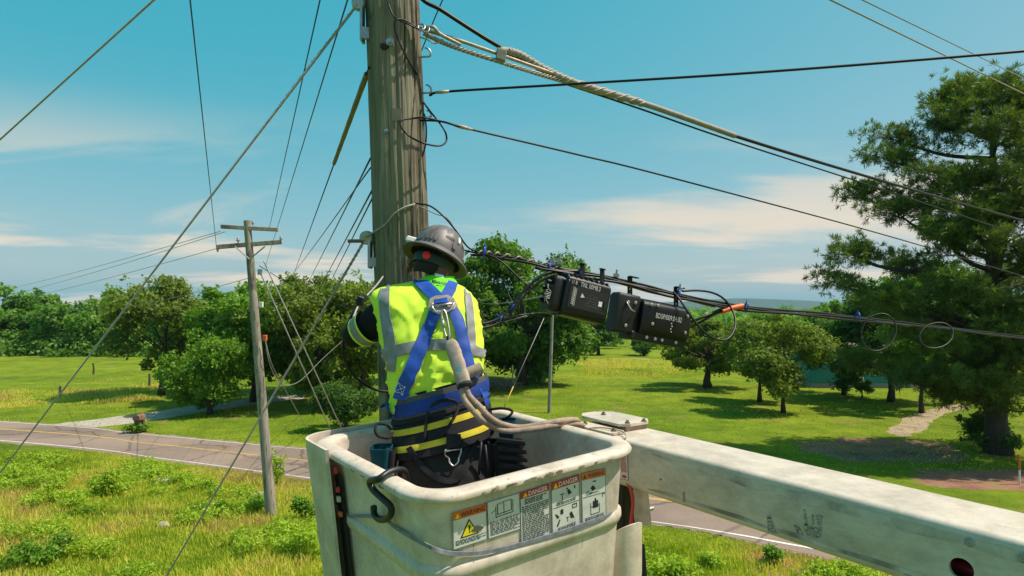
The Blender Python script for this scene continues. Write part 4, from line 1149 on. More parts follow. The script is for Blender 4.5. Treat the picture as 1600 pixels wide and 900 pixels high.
if U_.z < 0: U_ = -U_
B0 = P(985, 690, 2.75)                                       # near top edge
BH, BWID = 0.205, 0.30
boom = thing('boom_arm', P(1000, 640, 3.0), 'long scuffed white box boom running to the lower right corner', 'boom')
boom.location = B0 - U_ * BH
T0, T1 = -0.42, 3.2
def bm_pt(t, s_, u): return B0 + D_ * t + S_ * s_ + U_ * u
HT = 1.232; HU = -0.118; HR = 0.030                           # hole through the near web
def rsec(t):
    pts = []; rad = 0.022
    for cs, cu, a0 in ((BWID - rad, -rad, 0), (rad, -rad, 90), (rad, -BH + rad, 180), (BWID - rad, -BH + rad, 270)):
        for k in range(5):
            a = R(a0 + 90 * k / 4); pts.append(bm_pt(t, cs + rad * math.cos(a), cu + rad * math.sin(a)))
    return pts
b = MB(); secs = [rsec(T0 + (T1 - T0) * i / 24) for i in range(25)]
# leave the near web open where the hole is; it is bridged below
hs = [(i) for i in range(25)]
i0 = max(i for i in range(25) if T0 + (T1 - T0) * i / 24 < HT - HR - 0.005); i1 = min(i for i in range(25) if T0 + (T1 - T0) * i / 24 > HT + HR + 0.005)
nq = 20; vs = [p for sct in secs for p in sct]; fs = []
for i in range(24):
    for j in range(nq):
        j2 = (j + 1) % nq
        if j == 9 and i0 <= i < i1: continue
        fs.append((i*nq+j, i*nq+j2, (i+1)*nq+j2, (i+1)*nq+j))
b.add(vs, fs); b.add(secs[0], [tuple(range(nq))]); b.add(secs[-1], [tuple(range(nq))[::-1]])
ta, tb = T0 + (T1 - T0) * i0 / 24, T0 + (T1 - T0) * i1 / 24
nh = 32; ring = []; outr = []
ut, ub = -0.022, -BH + 0.022
for k in range(nh):
    a = 2 * math.pi * k / nh; ct, cu = math.cos(a), math.sin(a)
    ring.append(bm_pt(HT + HR * ct, 0, HU + HR * cu))
    sc_ = min([((tb - HT) / ct) if ct > 1e-6 else 1e9, ((ta - HT) / ct) if ct < -1e-6 else 1e9, ((ut - HU) / cu) if cu > 1e-6 else 1e9, ((ub - HU) / cu) if cu < -1e-6 else 1e9])
    outr.append(bm_pt(HT + sc_ * ct, 0, HU + sc_ * cu))
b.grid([ring, outr], closeu=True)
cor = [bm_pt(t, 0, u) for t, u in ((tb, ut), (ta, ut), (ta, ub), (tb, ub))]
for c in cor:
    ks = sorted(range(nh), key=lambda k: (outr[k] - c).length)[:2]; b.add([c, outr[ks[0]], outr[ks[1]]], [(0, 1, 2)])
beam = b.build('box_beam', M['boom'], parent=boom, smooth=40)
b = MB(); b.grid([ring, [p + S_ * 0.012 for p in ring]], closeu=True); b.build('hole_edge', M['boom'], parent=boom, smooth=True)
b = MB(); b.tube([bm_pt(t, 0.10, HU - 0.03) for t in (0.2, 0.8, 1.4, 2.6)], 0.022, 10); b.build('hydraulic_hose', M['red_lens'], parent=boom, smooth=True)
b = MB(); b.box(bm_pt(HT, 0.16, HU), D_ * 0.22, S_ * 0.004, U_ * 0.075); b.build('inner_web', M['dark_rubber_and_gap'], parent=boom)
def bolt_boom(px, py, r):
    d = (P(px, py, 1) - CAMP).normalized(); t = (B0 - CAMP).dot(S_) / d.dot(S_); c = CAMP + d * t
    b = MB(); b.lathe([(r * 1.5, 0.0), (r * 1.5, 0.003), (r * 1.1, 0.005), (r * 0.9, 0.003), (r * 0.45, 0.003), (r * 0.4, 0.0005), (0, 0.0005)], c, -S_, U_, 18); b.build('rivet', M['galv'], parent=boom, smooth=40)
bolt_boom(1515, 847, 0.0085); bolt_boom(1599, 872, 0.0085); bolt_boom(1033, 749, 0.003)
def web_pt(px, py, lift=0.001):
    d = (P(px, py, 1) - CAMP).normalized(); t = (B0 - S_ * lift - CAMP).dot(S_) / d.dot(S_); return CAMP + d * t
# scuffs with shapes of their own on the near web
for k, pts in enumerate([[(1198, 805), (1203, 804), (1210, 822), (1214, 834), (1200, 832)],
                         [(1255, 795), (1259, 797), (1262, 822), (1258, 822)], [(1268, 803), (1271, 804), (1272, 820), (1269, 820)], [(1275, 804), (1286, 806), (1282, 822), (1278, 821)],
                         [(1240, 820), (1248, 822), (1256, 836), (1246, 834)], [(1256, 818), (1268, 822), (1266, 838), (1258, 836)], [(1268, 824), (1284, 824), (1282, 840), (1270, 841)],
                         [(1066, 769), (1070, 768), (1071, 785), (1067, 784)]]):
    MB().slab([web_pt(x, y, 0.0006) for x, y in pts], -S_, 0.0006).build('scuff_mark', M['scuff'], parent=beam)
b = MB()
r1 = [bm_pt(0.12 + 0.11 * k, -0.0010, -0.024 - 0.004 * (k % 2)) for k in range(24)]; r2 = [bm_pt(0.12 + 0.11 * k, -0.0010, -0.030 - 0.012 * abs(math.sin(k * 1.9)) - min(0.016, 0.004 * k)) for k in range(24)]
b.grid([r1, r2]); b.build('grime_streak', M['grime'], parent=beam)
b = MB()
r1 = [bm_pt(0.10 + 0.11 * k, -0.0010, -BH + 0.024) for k in range(24)]; r2 = [bm_pt(0.10 + 0.11 * k, -0.0010, -BH + 0.028 + 0.014 * abs(math.sin(k * 1.3))) for k in range(24)]
b.grid([r1, r2]); b.build('grime_streak', M['grime'], parent=beam)
# arrow label
s = Sticker(web_pt(966.5, 692), web_pt(980.5, 694.5), web_pt(982.5, 751), web_pt(967, 747), boom, -S_, M['sticker'], name='arrow_label', label='white vertical label with red arrows and red print')
red = s.lines(0.18, 0.20, 0.85, 0.80, 16, 12, 0.62)
s.polys(red, M['st_red'], 'red_print'); s.poly([(0.35, 0.05), (0.60, 0.05), (0.60, 0.02), (0.88, 0.085), (0.60, 0.15), (0.60, 0.12), (0.35, 0.12)], M['st_red'], 'arrow'); s.polys([[(0.35, 0.88), (0.60, 0.88), (0.60, 0.85), (0.88, 0.915), (0.60, 0.98), (0.60, 0.95), (0.35, 0.95)]], M['st_red'], 'arrow')
s.polys(s.frame(0, 0, 1, 1, 0.012, 4), M['ink_grey'], 'border')
# cover plates on the boom tip
b = MB()
def tip_plate(t0, t1, s0, s1, u0, th, cut=0.05):
    pts = [bm_pt(t0 + cut, s0, u0), bm_pt(t1 - cut * 0.6, s0, u0), bm_pt(t1, s0 + cut, u0), bm_pt(t1, s1 - cut, u0), bm_pt(t1 - cut, s1, u0), bm_pt(t0 + cut, s1, u0), bm_pt(t0, s1 - cut, u0), bm_pt(t0, s0 + cut, u0)]
    MB().slab(pts, U_, th).build('tip_cover', M['boom'], parent=boom)
tip_plate(T0 - 0.06, -0.15, 0.11, BWID + 0.03, 0.022, 0.012); tip_plate(T0 + 0.02, -0.12, 0.0 + 0.004, 0.10, 0.003, 0.010, 0.015)
b = MB(); b.box(bm_pt(-0.24, 0.20, 0.011), D_ * 0.09, S_ * 0.07, U_ * 0.011); b.build('cover_spacer', M['rust'], parent=boom)
for t, s_ in ((T0 + 0.08, 0.05), (-0.15, 0.05), (-0.17, 0.16), (T0 + 0.03, 0.22), (-0.16, 0.26)):
    u = 0.034 if s_ > 0.11 else 0.013
    MB().lathe([(0.012, 0), (0.012, 0.006), (0.007, 0.008), (0.007, 0.014), (0, 0.014)], bm_pt(t, s_, u), U_, D_, 10).build('bolt', M['rust'], parent=boom, smooth=40)
b = MB(); b.tube(smooth_path([bm_pt(-0.30, -0.004, -0.05), bm_pt(-0.27, -0.004, 0.004), bm_pt(-0.22, 0.03, 0.020), bm_pt(-0.12, 0.06, 0.020), bm_pt(-0.05, 0.03, 0.012), bm_pt(-0.045, -0.004, 0.0), bm_pt(-0.045, -0.004, -0.04)], 6), 0.004, 6)
b.build('tie_cord', mat('tan_cord', (0.52, 0.42, 0.32), 0.9), parent=boom, smooth=True)
# mounting hardware between bucket and boom
mount = thing('bucket_mount', bk(BW + 0.14, -0.1, -0.6), 'dark mounting bracket with red hose between bucket and boom', 'bracket')
M['dark_steel'] = mat('dark_painted_steel', (0.011, 0.011, 0.012), 0.55, 0.2, var=0.4)
mu = Vector((D_.x, D_.y, 0)).normalized()
mc = web_pt(972, 800, -0.05)
MB().box(mc + S_ * 0.02 + Vector((0, 0, -0.02)), mu * 0.040, S_ * 0.05, Vector((0, 0, 0.16)), bev=0.008).build('pivot_plate', M['dark_steel'], parent=mount)
b = MB(); b.cyl(mc + Vector((0, 0, -0.02)) - S_ * 0.03, mc + Vector((0, 0, -0.02)) - S_ * 0.01, 0.016, n=6); b.cyl(mc + Vector((0, 0, -0.02)) - S_ * 0.01, mc + S_ * 0.2 + Vector((0, 0, -0.02)), 0.010, n=12); b.build('pivot_bolt', M['galv'], parent=mount)
b = MB(); b.tube(smooth_path([web_pt(979, 752, -0.01), web_pt(986, 766, 0.0), web_pt(989, 785, 0.0), web_pt(987, 805, 0.0), web_pt(984, 830, -0.01)], 6), 0.0075, 10); b.build('hose', M['red_lens'], parent=mount, smooth=True)
f_ = [web_pt(989, 760, -0.03), web_pt(1011, 766, -0.03), web_pt(1017, 824, -0.03), web_pt(991, 815, -0.03)]
MB().slab(f_, S_, 0.006).build('flap', M['boom'], parent=mount)
# tool scabbard hanging on the boom side of the bucket
sc = thing('tool_scabbard', P(975, 900, 2.45), 'white open tool holder hung on the right side of the bucket', 'tool holder')
b = MB(); ct = P(972, 828, 2.42); rows = []
def sring(w, k, ri=0.0): return [ct + mu * (math.cos(a) * (0.052 * k - ri)) + S_ * (math.sin(a) * (0.07 * k - ri) + 0.02) + Vector((0.05 * (1 - k), 0, w + (0.035 * math.cos(a) if w == 0 else 0))) for a in [2 * math.pi * j / 24 for j in range(24)]]
b.grid([sring(-0.02, 0.93, 0.006), sring(0.0, 1.0, 0.006), sring(0.0, 1.0), sring(-0.12, 0.98), sring(-0.3, 0.93), sring(-0.6, 0.85)], closeu=True); b.grid([sring(0.0, 1.0, 0.006), sring(-0.25, 0.9, 0.008)], closeu=True, flip=True)
b.build('holder', M['fibre'], parent=sc, smooth=50)
MB().tube([P(1000, 852, 2.5), P(1004, 900, 2.5), P(1010, 980, 2.5)], 0.018, 10).build('dark_sleeve', M['dark_rubber_and_gap'], parent=sc, smooth=True)
# ================================================================== THE WORKER
def cloth_mat(name, col, var=0.18, scale=9, bs=420, bstr=0.25, rough=0.85, spec=0.2, sheen=0.0):
    m, nt, b, out = new_mat(name)
    n = noise_node(nt, scale, 5, 0.65)
    nt.links.new(ramp_node(nt, n, [(0.3, tuple(x * (1 - var) for x in col)), (0.68, col)]), b.inputs['Base Color'])
    b.inputs['Roughness'].default_value = rough; b.inputs['Specular IOR Level'].default_value = spec
    if sheen: b.inputs['Sheen Weight'].default_value = sheen
    bump(nt, b, noise_node(nt, bs, 2, 0.5), bstr, 0.0015)
    return m
M['hiviz'] = cloth_mat('hi_vis_yellow_mesh', (0.60, 0.83, 0.065), 0.12, 14)
M['hiviz_shade'] = cloth_mat('hi_vis_collar_shade', (0.16, 0.74, 0.03), 0.12, 14)  # vest cloth made greener: the collar's shade is in the colour
M['reflective'] = cloth_mat('grey_reflective_tape', (0.25, 0.26, 0.265), 0.4, 22, 200, 0.3, 0.5, 0.5)
M['blue_web'] = cloth_mat('blue_harness_webbing', (0.012, 0.082, 0.46), 0.45, 16, 300, 0.5, 0.6, 0.4)
M['blue_shade'] = cloth_mat('shaded_blue_waist_webbing', (0.008, 0.045, 0.27), 0.5, 12, 300, 0.5, 0.6, 0.3)  # strap webbing darkened to paint the shade at the waist
M['black_cloth'] = cloth_mat('black_sleeve_cloth', (0.012, 0.013, 0.016), 0.3, 10)
M['trouser'] = cloth_mat('charcoal_work_trousers', (0.030, 0.028, 0.027), 0.45, 9)
M['belt_black'] = cloth_mat('black_belt_webbing', (0.022, 0.022, 0.024), 0.4, 20, 260, 0.5)
M['belt_yellow'] = cloth_mat('yellow_belt_stripe', (0.62, 0.50, 0.04), 0.3, 20)
M['teal_pouch'] = cloth_mat('teal_tool_pouch', (0.006, 0.075, 0.105), 0.5, 14)
M['pad_grey'] = cloth_mat('grey_back_pad', (0.10, 0.095, 0.10), 0.4, 20)
M['tan_rope'] = cloth_mat('tan_lanyard_rope', (0.40, 0.30, 0.235), 0.45, 45, 260, 0.8, 0.9)
M['tan_cover'] = cloth_mat('tan_lanyard_cover', (0.43, 0.35, 0.285), 0.4, 26, 200, 0.4)
M['skin'] = mat('skin', (0.15, 0.075, 0.048), 0.55, var=0.18, scale=25)  # darkened to put the neck's shade into the skin tone
M['ear_skin'] = mat('ear_skin', (0.34, 0.15, 0.10), 0.5, var=0.15)
M['hair'] = mat('short_dark_hair', (0.025, 0.018, 0.014), 0.9, var=0.5, scale=200)
M['helmet'] = mat('dark_grey_helmet_shell', (0.125, 0.115, 0.122), 0.5, var=0.16, scale=30, bmp=0.06, spec=0.5)
M['helmet_dark'] = mat('black_helmet_trim', (0.012, 0.012, 0.013), 0.6, var=0.2)
M['suspension'] = mat('dark_teal_suspension', (0.012, 0.035, 0.04), 0.6, var=0.2)
M['red_knob'] = mat('red_knob', (0.80, 0.03, 0.02), 0.4, var=0.05)
M['steel'] = mat('bright_steel', (0.55, 0.50, 0.46), 0.32, 0.85, var=0.25, scale=40)
M['white_plastic'] = mat('white_plastic', (0.75, 0.73, 0.68), 0.45, var=0.1)

FLOOR = bk(0, 0, -0.985).z
who = thing('person', P(690, 700, 2.50).xy.to_3d() + Vector((0, 0, FLOOR)), 'worker in yellow vest, blue harness and grey hard hat, leaning to the pole', 'person')

# ---- body: one continuous skinned figure
HU = Vector((0.33, 0.30, 0.90)).normalized()                  # helmet up
HBK = Vector((-0.22, -1.0, 0.0)); HBK = (HBK - HU * HBK.dot(HU)).normalized()
HRT = HBK.cross(HU).normalized()                              # to one side
if HRT.x < 0: HRT = -HRT
HC = P(681, 404, 2.86)                                        # centre of the brim plane
def body():
    vs, es, rs = [], [], []
    def v(p, r, link=None):
        vs.append(p); rs.append(r if isinstance(r, tuple) else (r, r)); i = len(vs) - 1
        if link is not None: es.append((link, i))
        return i
    pel = v(P(692, 705, 2.50), (0.15, 0.12)); sp = v(P(684, 630, 2.60), (0.135, 0.105), pel); ch = v(P(673, 545, 2.68), (0.15, 0.11), sp); uc = v(P(668, 478, 2.755), (0.13, 0.085), ch)
    nb = v(P(683, 446, 2.80), 0.062, uc); nk = v(P(687, 428, 2.82), 0.056, nb); h1 = v(HC - HU * 0.055 + HBK * 0.01, 0.070, nk); h2 = v(HC + HU * 0.01, 0.082, h1); h3 = v(HC + HU * 0.07, 0.060, h2)
    no = v(HC - HU * 0.065 - HBK * 0.07, 0.030, h1); v(no and (HC - HU * 0.045 - HBK * 0.112), 0.012, no)      # face and nose, away from us
    ft = [P(655, 0, 2.46), P(735, 0, 2.42)]
    for side, (hp_, kx, fx) in enumerate(((P(664, 745, 2.49), -0.36, -0.34), (P(728, 745, 2.47), -0.17, -0.16))):
        h = v(hp_, 0.095, pel); kn = v(Vector((kx, 2.47, FLOOR + 0.50)), 0.068, h); an = v(Vector((fx, 2.44, FLOOR + 0.10)), 0.050, kn); v(Vector((fx, 2.58, FLOOR + 0.05)), 0.045, an)
    # left arm: out to the elbow, then forward round the pole
    palmL = on_pole(606, 486, 0.028); palmR = on_pole(652, 506, 0.030)
    s1 = v(P(607, 484, 2.745), 0.080, uc); s2 = v(P(578, 508, 2.76), 0.070, s1); el = v(P(548, 529, 2.80), 0.056, s2); fa = v(P(566, 512, 3.02), 0.050, el); wr = v(P(592, 496, 3.25), 0.034, fa); pa = v(palmL, (0.038, 0.022), wr)
    t1 = v(P(728, 486, 2.755), 0.070, uc); t2 = v(P(729, 520, 2.80), 0.064, t1); te = v(P(724, 556, 2.88), 0.055, t2); tf = v(P(706, 540, 3.05), 0.048, te); tw = v(P(675, 518, 3.26), 0.034, tf); tp = v(palmR, (0.038, 0.022), tw)
    for pa_, sgn, dz in ((pa, -1, 1), (tp, 1, 1)):
        c = vs[pa_]
        for k, (ln, dzz) in enumerate(((0.075, 0.034), (0.085, 0.012), (0.080, -0.010), (0.062, -0.030))):
            zz_ = c.z + dzz; pc = pole_at(zz_); rr = pole_r(zz_) + 0.012
            a0 = math.atan2(c.y - pc.y, c.x - pc.x); prev = pa_
            for q in range(1, 4):
                a = a0 + sgn * (0.035 + ln * q / 3) / rr * (-1 if sgn > 0 else 1) * -1
                prev = v(Vector((pc.x + rr * math.cos(a), pc.y + rr * math.sin(a), zz_)), 0.0095 - 0.001 * q, prev)
        th = v(c + Vector((0.02 * -sgn, -0.01, 0.045)), 0.011, pa_); v(c + Vector((0.0, 0.0, 0.085)), 0.009, th)
    me = bpy.data.meshes.new('body'); me.from_pydata(vs, es, [])
    o = bpy.data.objects.new('body', me); COL.objects.link(o)
    sk = o.modifiers.new('skin', 'SKIN'); sk.use_smooth_shade = True
    for i, d in enumerate(me.skin_vertices[0].data): d.radius = rs[i]; d.use_root = (i == 0)
    ss = o.modifiers.new('sub', 'SUBSURF'); ss.levels = 2; ss.render_levels = 2
    dg = bpy.context.evaluated_depsgraph_get(); dg.update()
    m2 = bpy.data.meshes.new_from_object(o.evaluated_get(dg)); bpy.data.objects.remove(o)
    m2.name = 'body'
    m2.materials.clear()
    for k in ('black_cloth', 'skin', 'trouser'): m2.materials.append(M[k])
    idx = []
    for p in m2.polygons:
        c = p.center
        if c.z > P(685, 440, 2.8).z and abs(c.x - HC.x) < 0.13 and c.y > 2.66: idx.append(1)
        elif c.y > 3.24: idx.append(1)
        elif c.z < P(690, 640, 2.55).z: idx.append(2)
        else: idx.append(0)
    m2.polygons.foreach_set('material_index', idx); m2.polygons.foreach_set('use_smooth', [True] * len(idx))
    b_ = bpy.data.objects.new('body', m2); COL.objects.link(b_); attach(b_, who); return b_
body_o = body()
# ears, eyes, mouth, hair
for sg in (-1, 1):
    b = MB(); c = HC - HU * (0.074 if sg < 0 else 0.086) + HRT * sg * (0.092 if sg < 0 else 0.084) + HBK * (0.012 if sg < 0 else 0.03)
    rows = []
    for i in range(7):
        t = i / 6; rows.append([c + HU * (math.cos(2 * math.pi * k / 12) * 0.032 * math.cos(t * 1.45)) + HBK * (math.sin(2 * math.pi * k / 12) * 0.018 * math.cos(t * 1.45)) + HRT * sg * (0.010 * t + 0.006 * math.sin(2 * math.pi * k / 12)) for k in range(12)])
    b.grid(rows, closeu=True); b.build('ear', M['ear_skin'], parent=body_o, smooth=True)
    MB().lathe([(0, -0.011), (0.008, -0.008), (0.011, 0), (0.008, 0.008), (0, 0.011)], HC - HU * 0.035 - HBK * 0.085 + HRT * sg * 0.03, HU, HRT, 12).build('eye', M['white_plastic'], parent=body_o, smooth=True)
b = MB(); b.tube(smooth_path([HC - HU * 0.115 - HBK * 0.088 + HRT * x for x in (-0.025, 0, 0.025)], 4), 0.005, 6); b.build('mouth', mat('lips', (0.28, 0.09, 0.07), 0.5), parent=body_o, smooth=True)
b = MB(); rows = []
for i in range(9):
    h = -0.103 + 0.014 * i; rr = 0.0790 + 0.004 * math.sin(i / 6 * math.pi) - (0.012 if i == 0 else 0.004 if i == 1 else 0)
    rows.append([HC + HU * h + HBK * (math.cos(a) * rr * 1.02 + 0.004) + HRT * math.sin(a) * rr * 0.93 for a in [R(-95 + 190 * k / 24) for k in range(25)]])
b.grid(rows); b.build('hair', M['hair'], parent=body_o, smooth=True)

# ---- hard hat
hat = MB(); rows = []
def dome(a, t):
    """a around, t 0..1 from brim to crown"""
    ph = t * math.pi / 2; rx, ry, hz_ = 0.116, 0.130, 0.138
    c, s_ = math.cos(ph) ** 0.92, math.sin(ph)
    x, y = math.sin(a) * rx * c, math.cos(a) * ry * c
    d = 1.0
    # raised centre panel and two side panels
    rid = abs(((a + 0.55) / 1.1) % 1.0 - 0.5)
    k = 0.004 * (1 / (1 + math.exp(-(0.40 - rid) * 60))) * (1 / (1 + math.exp(-(t - 0.30 - 0.12 * math.sin(a * 3)) * 45))) * (1 / (1 + math.exp((t - 0.93) * 45)))
    n_ = (HRT * x + HBK * y).normalized() * c + HU * s_ if c > 1e-4 else HU
    return HC + HRT * x + HBK * y + HU * (0.012 + hz_ * s_ ** 1.05) + n_.normalized() * k
N_ = 120
for i in range(37): rows.append([dome(2 * math.pi * k / N_, i / 36) for k in range(N_)])
hat.grid(rows, closeu=True)
helmet_ = hat.build('hard_hat', M['helmet'], parent=who, smooth=True)
b = MB(); rows = []
def brim(a, e, h):
    rx, ry = 0.116 + e * 0.036, 0.130 + e * 0.042
    return HC + HRT * math.sin(a) * rx + HBK * math.cos(a) * ry + HU * h
for e, h in ((-0.05, -0.006), (-0.05, 0.020), (0.10, 0.013), (0.55, 0.003), (0.95, -0.007), (1.0, -0.010), (0.98, -0.014), (0.5, -0.003), (-0.05, 0.002)):
    rows.append([brim(2 * math.pi * k / 72, e, h) for k in range(72)])
b.grid(rows, closeu=True); b.build('brim', M['helmet'], parent=helmet_, smooth=50)
# dark vents, gear clip, accessory clips
def dome_patch(a0, a1, t0, t1, lift, m_, name, skew=0.0, n=6):
    b = MB(); o_ = [[None] * (n + 1) for _ in range(n + 1)]; i_ = [[None] * (n + 1) for _ in range(n + 1)]
    for i in range(n + 1):
        for j in range(n + 1):
            u, w = i / n, j / n
            e = 1 - 0.35 * (2 * u - 1) ** 4
            a = a0 + (a1 - a0) * (0.5 + (w - 0.5) * e) + skew * u; t = t0 + (t1 - t0) * u
            p = dome(a, t); nn = (p - (HC + HU * 0.01)).normalized(); o_[i][j] = p + nn * lift; i_[i][j] = p - nn * 0.004
    b.grid(o_); edge = [o_[0][j] for j in range(n + 1)] + [o_[i][n] for i in range(1, n + 1)] + [o_[n][j] for j in range(n - 1, -1, -1)] + [o_[i][0] for i in range(n - 1, 0, -1)]
    edi = [i_[0][j] for j in range(n + 1)] + [i_[i][n] for i in range(1, n + 1)] + [i_[n][j] for j in range(n - 1, -1, -1)] + [i_[i][0] for i in range(n - 1, 0, -1)]
    b.grid([edge, edi], closeu=True); b.build(name, M[m_], parent=helmet_, smooth=40)
dome_patch(0.42, 0.86, 0.27, 0.345, 0.0012, 'helmet_dark', 'vent'); dome_patch(-0.95, -0.60, 0.32, 0.42, 0.0012, 'helmet_dark', 'vent'); dome_patch(1.3, 1.7, 0.27, 0.345, 0.0012, 'helmet_dark', 'vent')
for k in range(3): dome_patch(-0.28 + 0.17 * k, -0.16 + 0.17 * k, 0.10, 0.36 - 0.05 * k, 0.006, 'helmet', 'clip_slot')
dome_patch(-0.80, -0.45, 0.06, 0.20, 0.004, 'helmet', 'clip_slot'); dome_patch(0.80, 0.98, 0.10, 0.26, 0.007, 'helmet', 'clip_slot'); dome_patch(1.0, 1.12, 0.30, 0.44, 0.006, 'white_plastic', 'clip_slot')
b = MB(); lamp = HC - HRT * 0.135 + HU * 0.048 + HBK * 0.012
b.box(lamp, HRT * 0.026, HBK * 0.017, HU * 0.014, bev=0.006); b.build('clip_lamp', M['white_plastic'], parent=helmet_, smooth=35)
b = MB(); rows = []
for h, rr in ((-0.046, 0.084), (-0.046, 0.0895), (-0.040, 0.0915), (-0.012, 0.0955), (-0.006, 0.094), (-0.004, 0.090)):
    rows.append([HC + HU * (h - 0.012 * math.cos(a)) + HBK * math.cos(a) * rr * 1.10 + HRT * math.sin(a) * rr * 0.98 for a in [2 * math.pi * k / 48 for k in range(48)]])
b.grid(rows, closeu=True); b.build('suspension_band', M['suspension'], parent=helmet_, smooth=50)
kc = HC + HBK * 0.104 - HU * 0.036 - HRT * 0.004
MB().lathe([(0.0175, -0.004), (0.0185, 0.004), (0.016, 0.010), (0.008, 0.012), (0, 0.012)], kc, HBK, HU, 24).build('ratchet_knob', M['red_knob'], parent=helmet_, smooth=40)

# ---- vest: lofted shell that follows the back
RINGS = [(644, 612, 750, 2.595, .118), (625, 609, 752, 2.605, .122), (600, 606, 754, 2.62, .128), (575, 603, 755, 2.64, .134), (545, 599, 754, 2.67, .140), (515, 594, 751, 2.70, .142), (492, 588, 748, 2.725, .140),
         (474, 584, 744, 2.745, .132), (461, 583, 738, 2.76, .116), (453, 589, 731, 2.77, .096), (447, 603, 723, 2.78, .078), (443, 628, 715, 2.79, .068), (439, 646, 711, 2.797, .060)]
def ring_param(tbl, v):
    f = v * (len(tbl) - 1); i = min(int(f), len(tbl) - 2); t = f - i
    g = lambda k: tbl[max(0, min(len(tbl) - 1, k))]
    a, b2, c, d = g(i-1), g(i), g(i+1), g(i+2)
    return [0.5 * ((2*q) + (r_-p)*t + (2*p-5*q+4*r_-s_)*t*t + (3*q-p-3*r_+s_)*t**3) for p, q, r_, s_ in zip(a, b2, c, d)]
def vest_pt(th, v, grow=0.0, folds=True):
    py, x0, x1, D, hd = ring_param(RINGS, v)
    c = P((x0 + x1) / 2, py, D); hw = (x1 - x0) / 2000 * D
    e = 2.0 / 2.45; cs, sn = math.cos(th), math.sin(th)
    x = math.copysign(abs(sn) ** e, sn) * (hw + grow); y = -math.copysign(abs(cs) ** e, cs) * (hd + grow)
    p = c + Vector((x, y, 0))
    # shoulder blades, spine hollow
    if cs > 0:
        bl = math.exp(-((v - 0.52) / 0.18) ** 2)
        p.y += bl * (0.016 * math.exp(-(sn / 0.20) ** 2) - 0.012 * math.exp(-((abs(sn) - 0.50) / 0.25) ** 2))
    if folds:
        q = p * 1.0
        w = 0.3 + 0.9 * (1 - v)
        f1 = mnoise.noise(Vector((q.x * 9 + q.z * 7, q.z * 10 - q.x * 5, 1.3)))
        f2 = mnoise.noise(Vector((q.x * 26 - q.z * 10, q.z * 20 + q.x * 12, 4.3)))
        f3 = (1 - abs(mnoise.noise(Vector((q.x * 12 + q.z * 12, q.z * 4 - q.x * 3, 8.3))))) ** 4
        f4 = (1 - abs(mnoise.noise(Vector((q.x * 15 - q.z * 18, q.z * 6 + q.x * 5, 3.1))))) ** 5
        off_ = (0.012 * f1 + 0.005 * f2 + 0.012 * f3 + 0.010 * f4) * w - 0.008 * w
        p += Vector((sn * off_, -cs * off_, 0))
    return p
b = MB(); NV, NT = 72, 120
rows = [[vest_pt(2 * math.pi * k / NT, i / NV) for k in range(NT)] for i in range(NV + 1)]
b.grid(rows, closeu=True)
vest = b.build('vest', M['hiviz'], parent=who, smooth=True)
# ---- hips and trousers
HIPS = [(596, 688, 65, 2.61, .118, .27), (620, 689, 65, 2.60, .122, .27), (645, 690, 65, 2.585, .128, .27), (670, 692, 67, 2.56, .136, .26), (695, 694, 70, 2.535, .146, .24), (725, 697, 74, 2.51, .155, .16), (760, 699, 77, 2.49, .155, .06), (800, 700, 78, 2.48, .145, .0)]
def hip_pt(th, py, grow=0.0, fold=0.0):
    v = 0
    for i in range(len(HIPS) - 1):
        if HIPS[i][0] <= py <= HIPS[i+1][0]: v = (i + (py - HIPS[i][0]) / (HIPS[i+1][0] - HIPS[i][0])) / (len(HIPS) - 1)
    if py > HIPS[-1][0]: v = 1
    yy, cx_, hwp, D, hd, tl = ring_param(HIPS, v)
    hw = hwp / 1000 * D + grow; e = 2 / 2.3; cs, sn = math.cos(th), math.sin(th)
    x = math.copysign(abs(sn) ** e, sn) * hw; y = -math.copysign(abs(cs) ** e, cs) * (hd + grow)
    p = P(cx_, py, D) + Vector((x, y, tl * x))
    if fold: 
        f = fold * (mnoise.noise(Vector((p.x * 12, p.z * 16 + p.x * 10, 2.0))) + 0.5 * mnoise.noise(Vector((p.x * 30, p.z * 34, 5.0))))
        p += Vector((sn * f, -cs * f, 0))
    return p
b = MB(); rows = [[hip_pt(2 * math.pi * k / 72, 600 + 200 * i / 40, 0.0, 0.010) for k in range(72)] for i in range(41)]
b.grid(rows, closeu=True)
for hx, kx, fx in ((664, -0.36, -0.34), (736, -0.17, -0.16)):
    pth = smooth_path([P(hx, 790, 2.48), Vector((kx, 2.47, FLOOR + 0.50)), Vector((fx, 2.44, FLOOR + 0.07))], 8)
    b.tube(pth, [0.108 - 0.036 * i / (len(pth) - 1) + 0.006 * math.sin(i * 2.3) for i in range(len(pth))], 20)
trousers = b.build('trousers', M['trouser'], parent=who, smooth=True)
for fx in (-0.34, -0.16):
    b = MB(); c = Vector((fx, 2.44, FLOOR))
    rows = [[c + Vector((math.sin(a) * 0.052 * k, (math.cos(a) * 0.145 + 0.06) * k2 , h)) for a in [2 * math.pi * q / 20 for q in range(20)]] for h, k, k2 in ((0.0, 0.95, 1.0), (0.03, 1.0, 1.0), (0.06, 0.95, 0.96), (0.09, 0.85, 0.7), (0.13, 0.9, 0.45), (0.2, 0.95, 0.42))]
    b.grid(rows, closeu=True); b.build('boot', mat('brown_boot_leather', (0.10, 0.06, 0.035), 0.6), parent=who, smooth=True)

